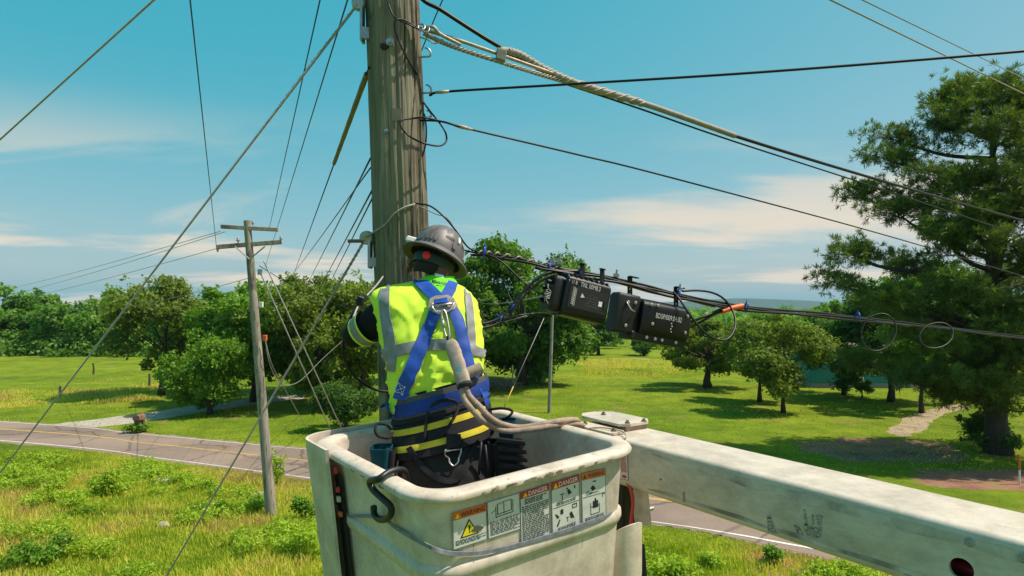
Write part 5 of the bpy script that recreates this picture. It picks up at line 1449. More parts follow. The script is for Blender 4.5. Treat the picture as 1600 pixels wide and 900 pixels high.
# surfaces to lay straps on
_dg = bpy.context.evaluated_depsgraph_get()
def bvh_of(objs):
    V, F = [], []
    for o in objs:
        k = len(V); V += [v.co.copy() for v in o.data.vertices]; F += [tuple(i + k for i in p.vertices) for p in o.data.polygons]
    return BVHTree.FromPolygons(V, F)
BV = bvh_of([vest, trousers])
BVV = bvh_of([vest])
def on_body(px, py, lift=0.0, bv=None):
    bv = bv or BV
    d = (P(px, py, 1) - CAMP).normalized(); hit = bv.ray_cast(CAMP, d)
    if hit[0] is None:
        q = P(px, py, 2.66); hit = bv.find_nearest(q); n = hit[1]; n = n if n.dot(d) < 0.2 else -n
        return hit[0] + n * lift, n
    n = hit[1] if hit[1].dot(d) < 0 else -hit[1]
    return hit[0] + n * lift, n
def px_ribbon(name, cen, wid, lift, th, m_, parent, k=8, bv=None, cols=5, wav=0.0):
    pts = smooth_path([Vector((x, y, 0)) for x, y in cen], k)
    ws_ = np.interp(np.linspace(0, 1, len(pts)), np.linspace(0, 1, len(wid)), wid)
    top, bot = [], []
    for i, p in enumerate(pts):
        a, c = pts[max(0, i-1)], pts[min(len(pts)-1, i+1)]; t = (c - a).normalized(); s_ = Vector((-t.y, t.x, 0)); rt, rb = [], []
        for j in range(cols):
            q = p + s_ * ws_[i] * ((j + 0.5 * 0) / (cols - 1) - 0.5)
            l_ = lift + wav * mnoise.noise(Vector((q.x * 0.07, q.y * 0.07, lift * 50)))
            h, n = on_body(q.x, q.y, l_, bv); rt.append(h + n * th); rb.append(h - n * 0.004)
        top.append(rt); bot.append(rb)
    # smooth along the ribbon so it bridges small folds like webbing under tension
    for _ in range(3):
        for i in range(1, len(top) - 1):
            for j in range(cols): top[i][j] = top[i][j] * 0.5 + (top[i-1][j] + top[i+1][j]) * 0.25
    b = MB(); b.grid(top); b.grid([[r_[0] for r_ in top], [r_[0] for r_ in bot]]); b.grid([[r_[-1] for r_ in top], [r_[-1] for r_ in bot]]); b.grid([top[0], bot[0]]); b.grid([top[-1], bot[-1]])
    return b.build(name, m_, parent=parent, smooth=40)
# reflective tape
px_ribbon('reflective_strip', [(602, 446), (601, 465), (602, 485), (606, 510), (610, 535), (611, 560), (609, 580)], [15, 15, 15, 16, 17, 17, 17], 0.006, 0.001, M['reflective'], vest, bv=BVV, wav=0.002)
px_ribbon('reflective_strip', [(729, 452), (732, 475), (734, 500), (735, 520), (737, 545)], [9, 11, 12, 12, 12], 0.006, 0.001, M['reflective'], vest, bv=BVV, wav=0.002)
px_ribbon('reflective_strip', [(600, 556), (618, 549), (645, 543), (675, 539), (705, 540), (735, 547), (756, 553)], [18, 18, 17, 17, 17, 15, 13], 0.0075, 0.001, M['reflective'], vest, bv=BVV, wav=0.002)
# collar
b = MB(); cc = P(683, 447, 2.803); rows = []
for h, rr, dr in ((-0.052, 0.118, 0.030), (-0.030, 0.108, 0.012), (-0.006, 0.094, 0.0), (0.020, 0.079, 0.0), (0.034, 0.073, 0.0), (0.036, 0.070, 0.0), (-0.010, 0.066, 0.0)):
    rows.append([cc + Vector((math.sin(a) * rr * 1.02, -math.cos(a) * rr * 0.95, h + 0.008 * math.sin(a) - dr * max(0, math.cos(a)) ** 2 * 0.4)) for a in [2 * math.pi * k / 48 for k in range(48)]])
b.grid(rows, closeu=True); collar = b.build('collar', M['hiviz_shade'], parent=vest, smooth=True)
rows = []
for yy_, xa, xb, D0, lf_ in ((430.5, 668, 701, 2.738, 0), (433, 661, 706, 2.724, 0), (438, 655, 710, 2.708, 0), (445, 652, 713, 2.690, 0), (452, 655, 714, 2.668, 0), (458, 660, 713, 2.640, 0), (463, 664, 711, 2.612, 0), (464, 665, 710, 2.622, 0)):
    rows.append([P(xa + (xb - xa) * k / 16, yy_ + 2.2 * (2 * k / 16 - 1) + 1.6 * (2 * k / 16 - 1) ** 2, D0 + 0.055 * (2 * k / 16 - 1) ** 2) for k in range(17)])
b = MB(); b.grid(rows); flap = b.build('collar_back', M['hiviz_shade'], parent=vest, smooth=True)
BVC = bvh_of([flap])
cl0, cn = on_body(686, 441.5, 0.0012, BVC); ex_ = (on_body(697, 443.5, 0.0012, BVC)[0] - on_body(675, 439.5, 0.0012, BVC)[0]).normalized()
Vt, Ft = text_mesh('Milwaukee', 1.0, 0.015, 0.35); xs = [v.x for v in Vt]; ys = [v.y for v in Vt]
b = MB(); b.add([on_body(686 + ((v.x - min(xs)) / (max(xs) - min(xs)) - 0.5) * 23, 441 + 0.14 * ((v.x - min(xs)) / (max(xs) - min(xs)) - 0.5) * 23 - ((v.y - min(ys)) / (max(ys) - min(ys)) - 0.5) * 6.0, 0.0014, BVC)[0] for v in Vt], Ft)
b.build('collar_lettering', M['ink'], parent=collar, fix=False)
b = MB(); b.add([on_body(x, y, 0.0014, BVC)[0] for x, y in ((681, 445.6), (697, 446.4), (690, 447.4), (683, 446.8))], [(0, 1, 2, 3)]); b.build('collar_lettering', M['ink'], parent=collar, fix=False)
b = MB(); tg = P(687, 432, 2.735); b.slab([tg + Vector((-0.020, 0, 0.014)), tg + Vector((0.016, 0, 0.006)), tg + Vector((0.022, -0.008, -0.020)), tg + Vector((-0.018, -0.008, -0.013))], (0, -1, 0), 0.001); b.build('care_tag', M['white_plastic'], parent=collar)
# sleeve band near the left elbow
sa, sb = P(570, 514.5, 2.768), P(559, 522, 2.785)
ax_ = (sb - sa).normalized(); b = MB()
def arm_band(t0, t1, r0, r1, m_, name):
    MB().tube([sa + ax_ * t0, sa + ax_ * ((t0 + t1) / 2), sa + ax_ * t1], [r0, (r0 + r1) / 2 + 0.001, r1], 28, cap=False).build(name, m_, parent=who, smooth=True)
arm_band(-0.026, -0.016, 0.0765, 0.0750, M['hiviz'], 'sleeve_piping'); arm_band(-0.016, 0.022, 0.0750, 0.0700, M['reflective'], 'sleeve_tape'); arm_band(0.022, 0.032, 0.0702, 0.0685, M['hiviz'], 'sleeve_piping')

# ---- belts
def band(name, y0, y1, grow, th, m_, parent, a0=-180, a1=180, fold=0.0, n=60):
    b = MB(); full = (a1 - a0 >= 360); cols = [R(a0 + (a1 - a0) * k / n) for k in range(n if full else n + 1)]
    o_ = [[hip_pt(a, y0 + (y1 - y0) * i / 4, grow + th * (1 if 0 < i < 4 else 0.55), fold) for a in cols] for i in range(5)]
    i_ = [[hip_pt(a, y, grow - 0.004) for a in cols] for y in (y0, y1)]
    b.grid([i_[0]] + o_ + [i_[1]], closeu=full)
    return b.build(name, m_, parent=parent, smooth=40)
har = thing('safety_harness', P(690, 640, 2.5), 'blue webbing safety harness crossing the back of the vest', 'harness')
hb = band('waist_pad', 603, 640, 0.017, 0.006, M['pad_grey'], har)
band('waist_belt', 611, 630, 0.0245, 0.003, M['blue_shade'], har)
px_ribbon('strap', [(652, 437), (660, 446), (672, 457), (684, 468), (692, 477)], [17, 18, 18, 18, 17], 0.011, 0.0025, M['blue_web'], har, bv=BVV)
px_ribbon('strap', [(707, 444), (704, 452), (699, 462), (694, 472)], [16, 17, 17, 17], 0.011, 0.0025, M['blue_web'], har, bv=BVV)
px_ribbon('strap', [(682, 486), (673, 508), (662, 533), (651, 560), (641, 585), (632, 608), (627, 624)], [18, 20, 21, 21, 21, 20, 20], 0.012, 0.0025, M['blue_web'], har, bv=BVV)
px_ribbon('strap', [(706, 484), (714, 500), (719, 520), (724, 545), (731, 572), (738, 595), (744, 612)], [14, 15, 15, 16, 16, 15, 15], 0.012, 0.0025, M['blue_web'], har, bv=BVV)
hx = [(669, 485), (673, 472), (681, 467), (700, 466), (709, 471), (714, 480), (709, 487), (700, 491), (678, 492)]
hp3 = [on_body(x, y, 0.014, BVV)[0] for x, y in hx]; hn = on_body(690, 480, 0, BVV)[1]
MB().slab(hp3, hn, 0.006).build('back_plate', mat('worn_grey_plate', (0.36, 0.31, 0.29), 0.6, var=0.35, scale=40), parent=har)
px_ribbon('plate_webbing', [(680, 476), (690, 475), (700, 474)], [7, 7, 7], 0.021, 0.002, M['blue_web'], har, bv=BVV)
dr = [on_body(x, y, 0.028, BVV)[0] for x, y in ((679, 478), (681, 485), (686, 491), (694, 493), (702, 491), (706, 484), (706, 476))]
b = MB(); b.tube(smooth_path(dr, 5), 0.0042, 8); b.tube([on_body(679, 482, 0.028, BVV)[0], on_body(706, 480, 0.028, BVV)[0]], 0.0042, 8); b.build('d_ring', M['steel'], parent=har, smooth=True)
# white stitched boxes on the webbing
def stitch(px, py, w, h, ang, lift, bv=None):
    b = MB(); c, s_ = math.cos(ang), math.sin(ang)
    f = lambda u, v: on_body(px + u * w * c - v * h * s_, py + u * w * s_ + v * h * c, lift, bv)[0]
    for a, e in (((-1, -1), (1, -1)), ((1, -1), (1, 1)), ((1, 1), (-1, 1)), ((-1, 1), (-1, -1)), ((-1, -1), (1, 1)), ((1, -1), (-1, 1))):
        b.tube([f(a[0] + (e[0] - a[0]) * k / 4, a[1] + (e[1] - a[1]) * k / 4) for k in range(5)], 0.0009, 4)
    b.build('stitching', M['white_plastic'], parent=har)
stitch(629, 607, 6, 7, 0.35, 0.0185, BVV); 
BVB = bvh_of([o for o in har.children if o.name.startswith('waist_belt')])
stitch(667, 612, 4, 6, -0.1, 0.001, BVB)
for pts, m_ in (([(744, 606), (751, 622), (757, 636), (765, 645)], 'blue_web'), ([(608, 636), (606, 660), (606, 685)], 'blue_web')):
    px_ribbon('side_strap', pts, [11, 12, 12], 0.03, 0.003, M[m_], har)
# tool belt
tb_ = thing('tool_belt', P(690, 680, 2.5), 'black padded tool belt with two yellow stripes and hanging pouches', 'tool belt')
band('belt_pad', 640, 694, 0.016, 0.012, M['belt_black'], tb_, fold=0.004)
band('belt_stripe', 648, 657, 0.0285, 0.0025, M['belt_yellow'], tb_, -75, 62, fold=0.004)
band('belt_stripe', 673, 682, 0.0285, 0.0025, M['belt_yellow'], tb_, -75, 62, fold=0.004)
band('belt_edge', 634, 642, 0.022, 0.010, M['belt_black'], tb_, fold=0.004)
BVT = bvh_of([o for o in tb_.children if o.name.startswith('belt_pad')] + [trousers])
def bpt(x, y, l): return on_body(x, y, l, BVT)[0]
b = MB(); b.tube(smooth_path([bpt(664, 690, 0.006), bpt(668, 660, 0.014), bpt(673, 642, 0.02), bpt(685, 631, 0.03), bpt(703, 627, 0.034), bpt(716, 632, 0.028), bpt(712, 650, 0.014), bpt(700, 670, 0.012), bpt(690, 685, 0.01)], 7), 0.0055, 8); b.build('carry_handle', M['belt_black'], parent=tb_, smooth=True)
px_ribbon('buckle_strap', [(709, 680), (709, 692), (708, 704)], [22, 22, 22], 0.010, 0.004, M['belt_black'], tb_, bv=BVT)
b = MB(); b.tube(smooth_path([bpt(x, y, 0.016) for x, y in ((697, 704), (698, 712), (703, 717), (704, 724), (709, 728), (714, 723), (715, 716), (719, 710), (720, 702))], 5), 0.0036, 8); b.tube([bpt(697, 706, 0.016), bpt(720, 704, 0.016)], 0.0036, 8); b.build('buckle', M['steel'], parent=tb_, smooth=True)
px_ribbon('leg_strap', [(640, 700), (655, 722), (675, 742), (700, 752), (716, 748)], [9, 9, 9, 9, 9], 0.006, 0.003, M['belt_black'], tb_, bv=BVT)
px_ribbon('leg_strap', [(716, 748), (730, 725), (738, 705), (748, 690)], [9, 9, 9, 9], 0.006, 0.003, M['belt_black'], tb_, bv=BVT)
def pouch(c, hx_, hy_, hz_, m_, name='pouch', flare=1.15, lean=(0, 0, 0)):
    b = MB(); rows = []
    for i in range(7):
        t = i / 6; k = 0.8 + (flare - 0.8) * t
        row = []
        for q in range(24):
            a = 2 * math.pi * q / 24; e = 0.55
            row.append(c + Vector((math.copysign(abs(math.cos(a)) ** e, math.cos(a)) * hx_ * k, math.copysign(abs(math.sin(a)) ** e, math.sin(a)) * hy_ * k, -hz_ + 2 * hz_ * t)) + Vector(lean) * t)
        rows.append(row)
    b.grid(rows, closeu=True); b.add(rows[0], [tuple(range(24))[::-1]])
    inn = [[c + Vector(lean) + (p - c - Vector(lean) - Vector((0, 0, hz_))) * 0.9 + Vector((0, 0, hz_ - dz)) for p in rows[-1]] for dz in (0, 0.03)]
    b.grid([rows[-1]] + inn, closeu=True); b.add(inn[-1], [tuple(range(24))])
    return b.build(name, m_, parent=tb_, smooth=50)
p1 = pouch(P(596, 716, 2.42), 0.035, 0.05, 0.045, M['teal_pouch']); pouch(P(612, 722, 2.44), 0.016, 0.05, 0.055, M['belt_black'])
pr = pouch(P(795, 716, 2.46), 0.062, 0.055, 0.065, M['belt_black'], lean=(-0.01, 0, 0)); pouch(P(762, 720, 2.47), 0.030, 0.05, 0.075, M['belt_black'])
for k in range(4): MB().box(P(798 + k * 1.5, 690 + k * 13, 2.398) + Vector((0, 0.0, 0)), (0.056, 0.0, -0.006), (0, 0.006, 0), (0, 0, 0.010), bev=0.004).build('pouch_flap', M['belt_black'], parent=tb_, smooth=40)
pouch(P(792, 672, 2.50), 0.034, 0.04, 0.042, M['teal_pouch'], 'tool_roll')
b = MB(); b.tube(smooth_path([bpt(618, 672, 0.02), P(604, 664, 2.45), P(590, 662, 2.43), P(586, 672, 2.41), P(592, 682, 2.41), P(608, 684, 2.42), bpt(620, 678, 0.02)], 6), 0.0055, 8); b.build('hammer_loop', M['belt_black'], parent=tb_, smooth=True)
b = MB(); b.tube(smooth_path([P(764, 640, 2.52), P(785, 638, 2.50), P(800, 642, 2.49), P(796, 650, 2.48), P(786, 656, 2.50)], 6), 0.0055, 8); b.build('hammer_loop', M['belt_black'], parent=tb_, smooth=True)
for x0, y0, x1, y1 in ((752, 690, 748, 742), (758, 695, 764, 745)):
    MB().tube([P(x0, y0, 2.38), P((x0 + x1) / 2, (y0 + y1) / 2, 2.375), P(x1, y1, 2.37)], 0.005, 8).build('tool_handle', M['dark_steel'], parent=tb_, smooth=True)
b = MB(); rr_ = P(741, 579, 2.50); b.lathe([(0.012, -0.032), (0.022, -0.032), (0.023, 0.03), (0.012, 0.03), (0.012, -0.032)], rr_, (0.85, 0.25, 0.32), (0, 0, 1), 20); b.build('tape_roll', M['tan_cover'], parent=tb_, smooth=40)

# ---- lanyard from the harness ring to the boom
lan = thing('lanyard', P(760, 655, 2.45), 'tan fall arrest lanyard from the back ring to the boom tip', 'lanyard')
b = MB(); d0 = on_body(694, 491, 0.034, BVV)[0]; d1 = P(701, 534, 2.50)
mdl = (d1 - d0); sd = Vector((1, 0, 0.1)).normalized()
lp = [d0 + Vector((0, 0, 0.006)), d0 + sd * 0.009 + mdl * 0.10, d0 + sd * 0.010 + mdl * 0.6, d0 + sd * 0.006 + mdl * 0.86, d0 - sd * 0.004 + mdl * 0.88, d0 - sd * 0.009 + mdl * 0.6, d0 - sd * 0.009 + mdl * 0.12]
b.tube(smooth_path(lp + [lp[0]], 5)[:-1], 0.0042, 8, closed=True); b.build('snap_hook', M['steel'], parent=lan, smooth=True)
b = MB(); b.tube([d0 - sd * 0.009 + mdl * 0.25, d0 - sd * 0.010 + mdl * 0.55], 0.007, 10); b.build('hook_gate', M['steel'], parent=lan, smooth=True)
b = MB(); b.tube([d1 - mdl * 0.18, d1 + Vector((0.004, 0, -0.01))], 0.008, 8); b.build('swivel', M['dark_steel'], parent=lan, smooth=True)
ca, cb = P(703, 532, 2.495), P(727, 603, 2.40)
b = MB(); ax2 = (cb - ca).normalized(); sx_ = Vector((0.9, -0.15, 0.33)); sx_ = (sx_ - ax2 * sx_.dot(ax2)).normalized(); sy_ = ax2.cross(sx_)
rows = []
for i in range(15):
    t = i / 14; k = (0.55 if i == 0 else 0.85 if i == 1 else 1.0) * (1 + 0.05 * math.sin(i * 1.9)) * (0.9 if i == 14 else 1)
    c = ca.lerp(cb, t) + Vector((0, 0, 0.004 * math.sin(t * 5)))
    rows.append([c + sx_ * (math.copysign(abs(math.cos(a)) ** 0.6, math.cos(a)) * 0.027 * k) + sy_ * (math.copysign(abs(math.sin(a)) ** 0.6, math.sin(a)) * 0.019 * k) for a in [2 * math.pi * q / 20 for q in range(20)]])
b.grid(rows, closeu=True); b.add(rows[0], [tuple(range(20))[::-1]]); b.add(rows[-1], [tuple(range(20))]); pack = b.build('shock_pack', M['tan_cover'], parent=lan, smooth=50)
for t0, w in ((0.30, 0.010), (0.55, 0.016), (0.68, 0.012)):
    c = ca.lerp(cb, t0) - sy_ * (0.0178 if sy_.y > 0 else -0.0178); MB().slab([c - sx_ * 0.004 - ax2 * w, c + sx_ * 0.010 - ax2 * w, c + sx_ * 0.010 + ax2 * w, c - sx_ * 0.004 + ax2 * w * 0.7], -sy_ if sy_.y > 0 else sy_, 0.0008).build('pack_print', mat('faded_teal_print', (0.10, 0.36, 0.40), 0.8), parent=pack)
def rope(pts, r, name):
    pth = smooth_path(pts, 8); n = 8; b = MB()
    b.tube(pth, r, 14)
    v = b.v
    o = b.build(name, M['tan_rope'], parent=lan, smooth=True); return o
endp = bm_pt(T0 + 0.06, 0.03, 0.020)
rope([cb - ax2 * 0.02, P(733, 618, 2.39), P(748, 634, 2.38), P(764, 651, 2.38), P(785, 663, 2.42), P(815, 668, 2.46), P(850, 662, 2.48), P(880, 657, 2.55), P(900, 656, 2.75), endp], 0.0115, 'rope')
rope([cb - ax2 * 0.02 - sx_ * 0.012, P(725, 622, 2.385), P(735, 637, 2.37), P(752, 655, 2.37), P(775, 669, 2.41), P(800, 674, 2.43), P(835, 670, 2.45), P(870, 664, 2.52), P(898, 662, 2.72), endp + Vector((0.02, -0.02, -0.012))], 0.0115, 'rope')
MB().tube([cb - ax2 * 0.008, cb + ax2 * 0.006], 0.030, 14).build('pack_end', M['dark_rubber_and_gap'], parent=pack, smooth=True)
# ================================================================== CABLES AND LINE HARDWARE
def cable(name, pts, r, m_, label, cat='cable', group=None, k=8, n=7, smooth=True):
    pth = smooth_path(pts, k) if len(pts) > 2 else pts
    o = MB().tube(pth, r, n).build(name, M[m_], smooth=smooth, fix=False)
    tag(o, label, cat, group); return o
def PL(lst): return [P(*q) for q in lst]
def twist(pth, rad, r, turns, ph, n=5, m=0, mb=None):
    mb = mb or MB(); N = len(pth); out = []
    for i in range(N):
        t = (pth[min(i+1, N-1)] - pth[max(i-1, 0)]).normalized(); x = t.cross(Vector((0, 0, 1))).normalized(); y = x.cross(t)
        a = ph + turns * 2 * math.pi * i / (N - 1); out.append(pth[i] + x * math.cos(a) * rad + y * math.sin(a) * rad)
    mb.tube(out, r, n, m); return mb
# guys on the left
S1 = P(574, -303, 3.44)
cable('guy_wire', [S1, G(-560, 726.6)], 0.0080, 'strand', 'pale steel guy crossing the upper left corner', 'guy wire')
gw = thing('guy_wire', G(-300, 1132), 'long dark steel guy from the pole top bracket to the left edge', 'guy wire')
MB().tube([gA, G(-300, 1132)], 0.0072, 7).build('strand', M['strand'], parent=gw, smooth=True, fix=False)
b = MB(); e = gA.lerp(G(-300, 1132), 0.055); lp = sag(gA, e, -0.004, 40)
twist(lp, 0.0070, 0.0034, 14, 0, mb=b); twist(lp, 0.0070, 0.0034, 14, 3.1, mb=b); b.build('grip_wrap', M['strand_warm'], parent=gw, smooth=True, fix=False)
gw = thing('guy_wire', G(0, 1341), 'rusty steel guy from the lower pole bracket down past the crossarm pole', 'guy wire')
MB().tube([gB, G(0, 1341)], 0.0066, 7).build('strand', M['strand_warm'], parent=gw, smooth=True, fix=False)
b = MB(); e = gB.lerp(G(0, 1341), 0.10); lp = [gB.lerp(e, i / 60) for i in range(61)]
twist(lp, 0.0066, 0.0034, 16, 0, mb=b); twist(lp, 0.0066, 0.0034, 16, 3.1, mb=b); b.build('grip_wrap', M['strand'], parent=gw, smooth=True, fix=False)
# bonding strand arching over the pole face
cable('bond_wire', [gB + Vector((0, -0.01, 0.01))] + [on_pole(600, 352, 0.006), on_pole(615, 335, 0.012), on_pole(632, 324, 0.012), on_pole(648, 319, 0.008)], 0.0050, 'strand', 'grey strand arching from the lower bracket across the pole face', 'wire')
cable('drop_cable', [on_pole(650, 318, 0.008), P(672, 322, 3.42), P(693, 338, 3.40), P(712, 360, 3.42), P(730, 385, 3.46), P(745, 393, 3.50)], 0.0046, 'black_cable', 'dark cable curving from the pole over the helmet top')
cable('drop_cable', [on_pole(655, 322, 0.006), P(680, 334, 3.44), P(700, 342, 3.44), P(718, 372, 3.46), P(738, 392, 3.50)], 0.0030, 'grey_cable', 'thin pale wire just under the cable over the helmet')

# yellow guarded cable and thin spans from the left flank of the pole
ys, ye = P(577, 105, 3.46), P(441, 478, 60)
yg = thing('guarded_cable', ye, 'cable in a faded yellow guard slanting down left of the pole', 'cable')
MB().tube([ys, ye], 0.006, 6).build('strand', M['black_cable'], parent=yg, smooth=True, fix=False)
def at_px(a, b2, px):
    lo, hi = 0.0, 1.0
    for _ in range(50):
        m_ = (lo + hi) / 2; q = a.lerp(b2, m_); x = 800 + 1000 * q.x / q.y
        if x > px: lo = m_
        else: hi = m_
    return a.lerp(b2, lo)
g0, g1 = at_px(ys, ye, 573), at_px(ys, ye, 522)
MB().tube([g0.lerp(g1, i / 12) for i in range(13)], [0.016 + 0.0015 * (i % 2) for i in range(13)], 8).build('guard', M['yellow_guard'], parent=yg, smooth=40)
for i, (x0, y0, x1, y1, r, lb) in enumerate([(579, 247, 463, 472, .0052, 'dark span leaving the left of the pole at mid height'), (581, 298, 483, 474, .0052, 'upper of the two close dark spans left of the pole'),
        (582, 309, 497, 472, .0048, 'lower of the two close dark spans left of the pole'), (579, 262, 425, 445, .0040, 'faint thin span curving away above the left trees')]):
    cable('span_cable', sag(P(x0, y0, 3.50), P(x1, y1, 60), 0.12 if i < 3 else 0.5, 20), r, 'black_cable', lb, smooth=True)

# upper bundle to the right: dead-end, grips, black cable
ub = thing('cable_bundle', P(1150, 213, 4.6), 'thick taped cable bundle descending right from the pole top', 'cable')
core = PL([(655, 44, 3.46), (720, 64, 3.52), (800, 92, 3.65), (900, 127, 3.86), (1000, 158, 4.1), (1150, 213, 4.6), (1400, 289, 6.0), (1600, 345, 8.0), (1900, 428, 14.0)])
cp = smooth_path(core, 14)
b = MB(); b.tube(cp[:70], 0.010, 8); b.build('messenger', M['strand_warm'], parent=ub, smooth=True, fix=False)
MB().tube(cp[69:], 0.0125, 8).build('lead_cable', M['black_cable'], parent=ub, smooth=True, fix=False)
b = MB()
lo1 = smooth_path(PL([(662, 52, 3.45), (700, 70, 3.50), (760, 90, 3.58), (830, 112, 3.70), (880, 127, 3.82), (940, 146, 3.95)]), 30)
for ph in (0, 2.1, 4.2): twist(lo1, 0.0085, 0.0050, 15, ph, mb=b)
b.build('preformed_grip', M['strand_warm'], parent=ub, smooth=True, fix=False)
b = MB(); lo2 = smooth_path(PL([(780, 78, 3.62), (810, 85, 3.68), (850, 108, 3.77), (900, 130, 3.86), (1000, 160, 4.1), (1070, 184, 4.3), (1148, 212, 4.58)]), 22)
b.tube(lo2, [0.022 if i < 90 else 0.019 for i in range(len(lo2))], 10)
b.build('cable_sheath', M['grey_cable'], parent=ub, smooth=True, fix=False)
b = MB()
for ph in (0, 2.1, 4.2): twist(lo2[10:90], 0.0225, 0.0045, 7, ph, mb=b)
b.build('sheath_wrap', M['strand_warm'], parent=ub, smooth=True, fix=False)
bkc = P(783, 86, 3.60); MB().box(bkc, Vector((0.026, 0.006, -0.006)), Vector((-0.003, 0.016, 0)), Vector((0.004, 0, 0.030)), bev=0.003).build('spacer_block', M['grey_cable'], parent=ub)
b = MB()
for q in range(2):
    c = P(659 + q * 7, 44 + q * 4, 3.44); b.tube([c + Vector((0.018 * math.cos(a), 0.012 * math.sin(a) - 0.01, 0.022 * math.sin(a) + 0.004 * q)) for a in [2 * math.pi * k / 16 for k in range(16)]], 0.0050, 6, closed=True)
b.build('dead_end_shackle', M['galv'], parent=ub, smooth=True, fix=False)
b = MB(); b.tube(smooth_path(PL([(662, 46, 3.45), (676, 42, 3.44), (686, 52, 3.46), (700, 60, 3.49), (720, 70, 3.52)]), 8), 0.010, 8); b.tube(smooth_path(PL([(656, 58, 3.45), (668, 62, 3.44), (680, 68, 3.46), (692, 62, 3.48)]), 8), 0.004, 6); b.build('thimble', M['strand_warm'], parent=ub, smooth=True, fix=False)
cable('lead_cable', PL([(640, -60, 3.40), (656, -6, 3.42), (690, 16, 3.46), (730, 42, 3.52), (765, 64, 3.58), (800, 84, 3.66), (860, 116, 3.80)]), 0.0115, 'black_cable', 'black cable dropping from above the frame into the taped bundle')
cable('span_cable', PL([(880, 130, 3.86), (1000, 170, 4.12), (1150, 222, 4.62), (1376, 295, 5.9), (1600, 369, 7.8), (1900, 468, 13)]), 0.0062, 'black_cable', 'thin dark span just below the taped bundle on the right')
cable('tail_cable', [on_pole(606, 4, 0.01), on_pole(616, 26, 0.03), P(638, 38, 3.38), P(655, 46, 3.42)], 0.0045, 'black_cable', 'short dark tail bending over the top of the pole face')
cable('tail_cable', [P(650, 42, 3.42), on_pole(630, 31, 0.03), on_pole(618, 32, 0.04), on_pole(618, 50, 0.035), on_pole(628, 75, 0.03), on_pole(640, 98, 0.02), on_pole(652, 116, 0.01)], 0.0050, 'black_cable', 'dark loop lying on the pole face below the dead end')
# single black span rising right
cable('span_cable', [pole_at(P(660, 147, 3.5).z) + Vector((pole_r(7.8) + 0.045, -0.03, 0))] + PL([(700, 143, 3.48), (900, 131, 3.42), (1200, 112, 3.3), (1600, 80, 3.1), (2000, 44, 2.9)]), 0.0068, 'black_cable', 'single black cable rising across the sky to the right edge')
MB().tube(PL([(680, 144.5, 3.48), (690, 143.8, 3.48), (702, 142.8, 3.48)]), [0.008, 0.0105, 0.008], 8).build('splice_sleeve', M['strand_warm'], smooth=True, fix=False)
tag(bpy.data.objects['splice_sleeve'], 'short tan sleeve on the rising black cable near the pole', 'sleeve')
# lower service cable with loop
cable('service_cable', PL([(656, 188, 3.50), (690, 190, 3.50), (735, 202, 3.55), (900, 241, 3.9), (1050, 278, 4.4), (1385, 368, 6.4), (1600, 432, 9.0), (1800, 492, 13)]), 0.0060, 'black_cable', 'thin service cable descending from the lowest pole hook')
o = MB().tube(PL([(710, 195.5, 3.52), (722, 198.5, 3.53), (738, 202.5, 3.55)]), [0.007, 0.0115, 0.007], 8).build('splice_sleeve', M['strand_warm'], smooth=True, fix=False)
tag(o, 'pale sleeve on the descending service cable', 'sleeve')
cable('slack_loop', PL([(690, 190, 3.49)]) + [P(665, 184, 3.42), on_pole(645, 185, 0.03), on_pole(628, 188, 0.04), on_pole(627, 199, 0.05), on_pole(640, 213, 0.05)] + PL([(660, 223, 3.36), (685, 228, 3.42), (697, 221, 3.46), (696, 207, 3.48), (686, 191, 3.49), (672, 174, 3.49), (662, 160, 3.49)]), 0.0052, 'black_cable', 'dark slack loop hung round the right side of the pole')
cable('down_lead', PL([(663, 178, 3.49), (666, 200, 3.48), (665, 225, 3.48), (660, 245, 3.47)]), 0.0046, 'black_cable', 'short dark lead hanging from the lowest pole hook')
# thin power wires in the top right corner
cable('power_wire', [P(1240, -28, 11), P(1640, 166, 22)], 0.016, 'strand', 'lower thin wire crossing the top right corner', 'wire')
cable('power_wire', [P(1290, -28, 11), P(1640, 142, 22)], 0.012, 'strand', 'upper faint wire crossing the top right corner', 'wire')
cable('power_wire', [P(694, -6, 4.2), P(676, 36, 4.4), P(655, 88, 4.7)], 0.0042, 'black_cable', 'thin wire behind the pole top on its right', 'wire')

# communications strand with the boxes
MAIN = [(720, 388, 3.49), (738, 394, 3.50), (790, 400, 3.51), (870, 418, 3.55), (960, 434, 3.70), (1060, 459, 3.86), (1160, 478, 4.06), (1300, 491, 4.45), (1450, 508, 5.05), (1600, 526, 5.9), (1900, 562, 8.5)]
cb_ = thing('strand_bundle', P(1060, 459, 3.86), 'black cable bundle on a strand carrying the two black boxes', 'cable')
mp = smooth_path(PL(MAIN), 10)
MB().tube(mp, 0.0050, 8).build('strand', M['black_cable'], parent=cb_, smooth=True, fix=False)
rng = random.Random(14)
for q, (dx, dz, i0_, i1_, r, m_) in enumerate([(0.0, -0.014, 10, 99, 0.0075, 'black_cable'), (0.012, -0.002, 22, 74, 0.0075, 'black_cable'), (-0.010, -0.026, 26, 78, 0.0075, 'black_cable'), (0.0, -0.030, 30, 56, 0.005, 'rust')]):
    pts = [p + Vector((0, dx - 0.01, dz + 0.004 * math.sin(i * 0.55 + q * 1.7))) for i, p in enumerate(mp)][i0_:i1_ + 1]
    MB().tube(pts, r, 8).build('cable', M[m_], parent=cb_, smooth=True, fix=False)
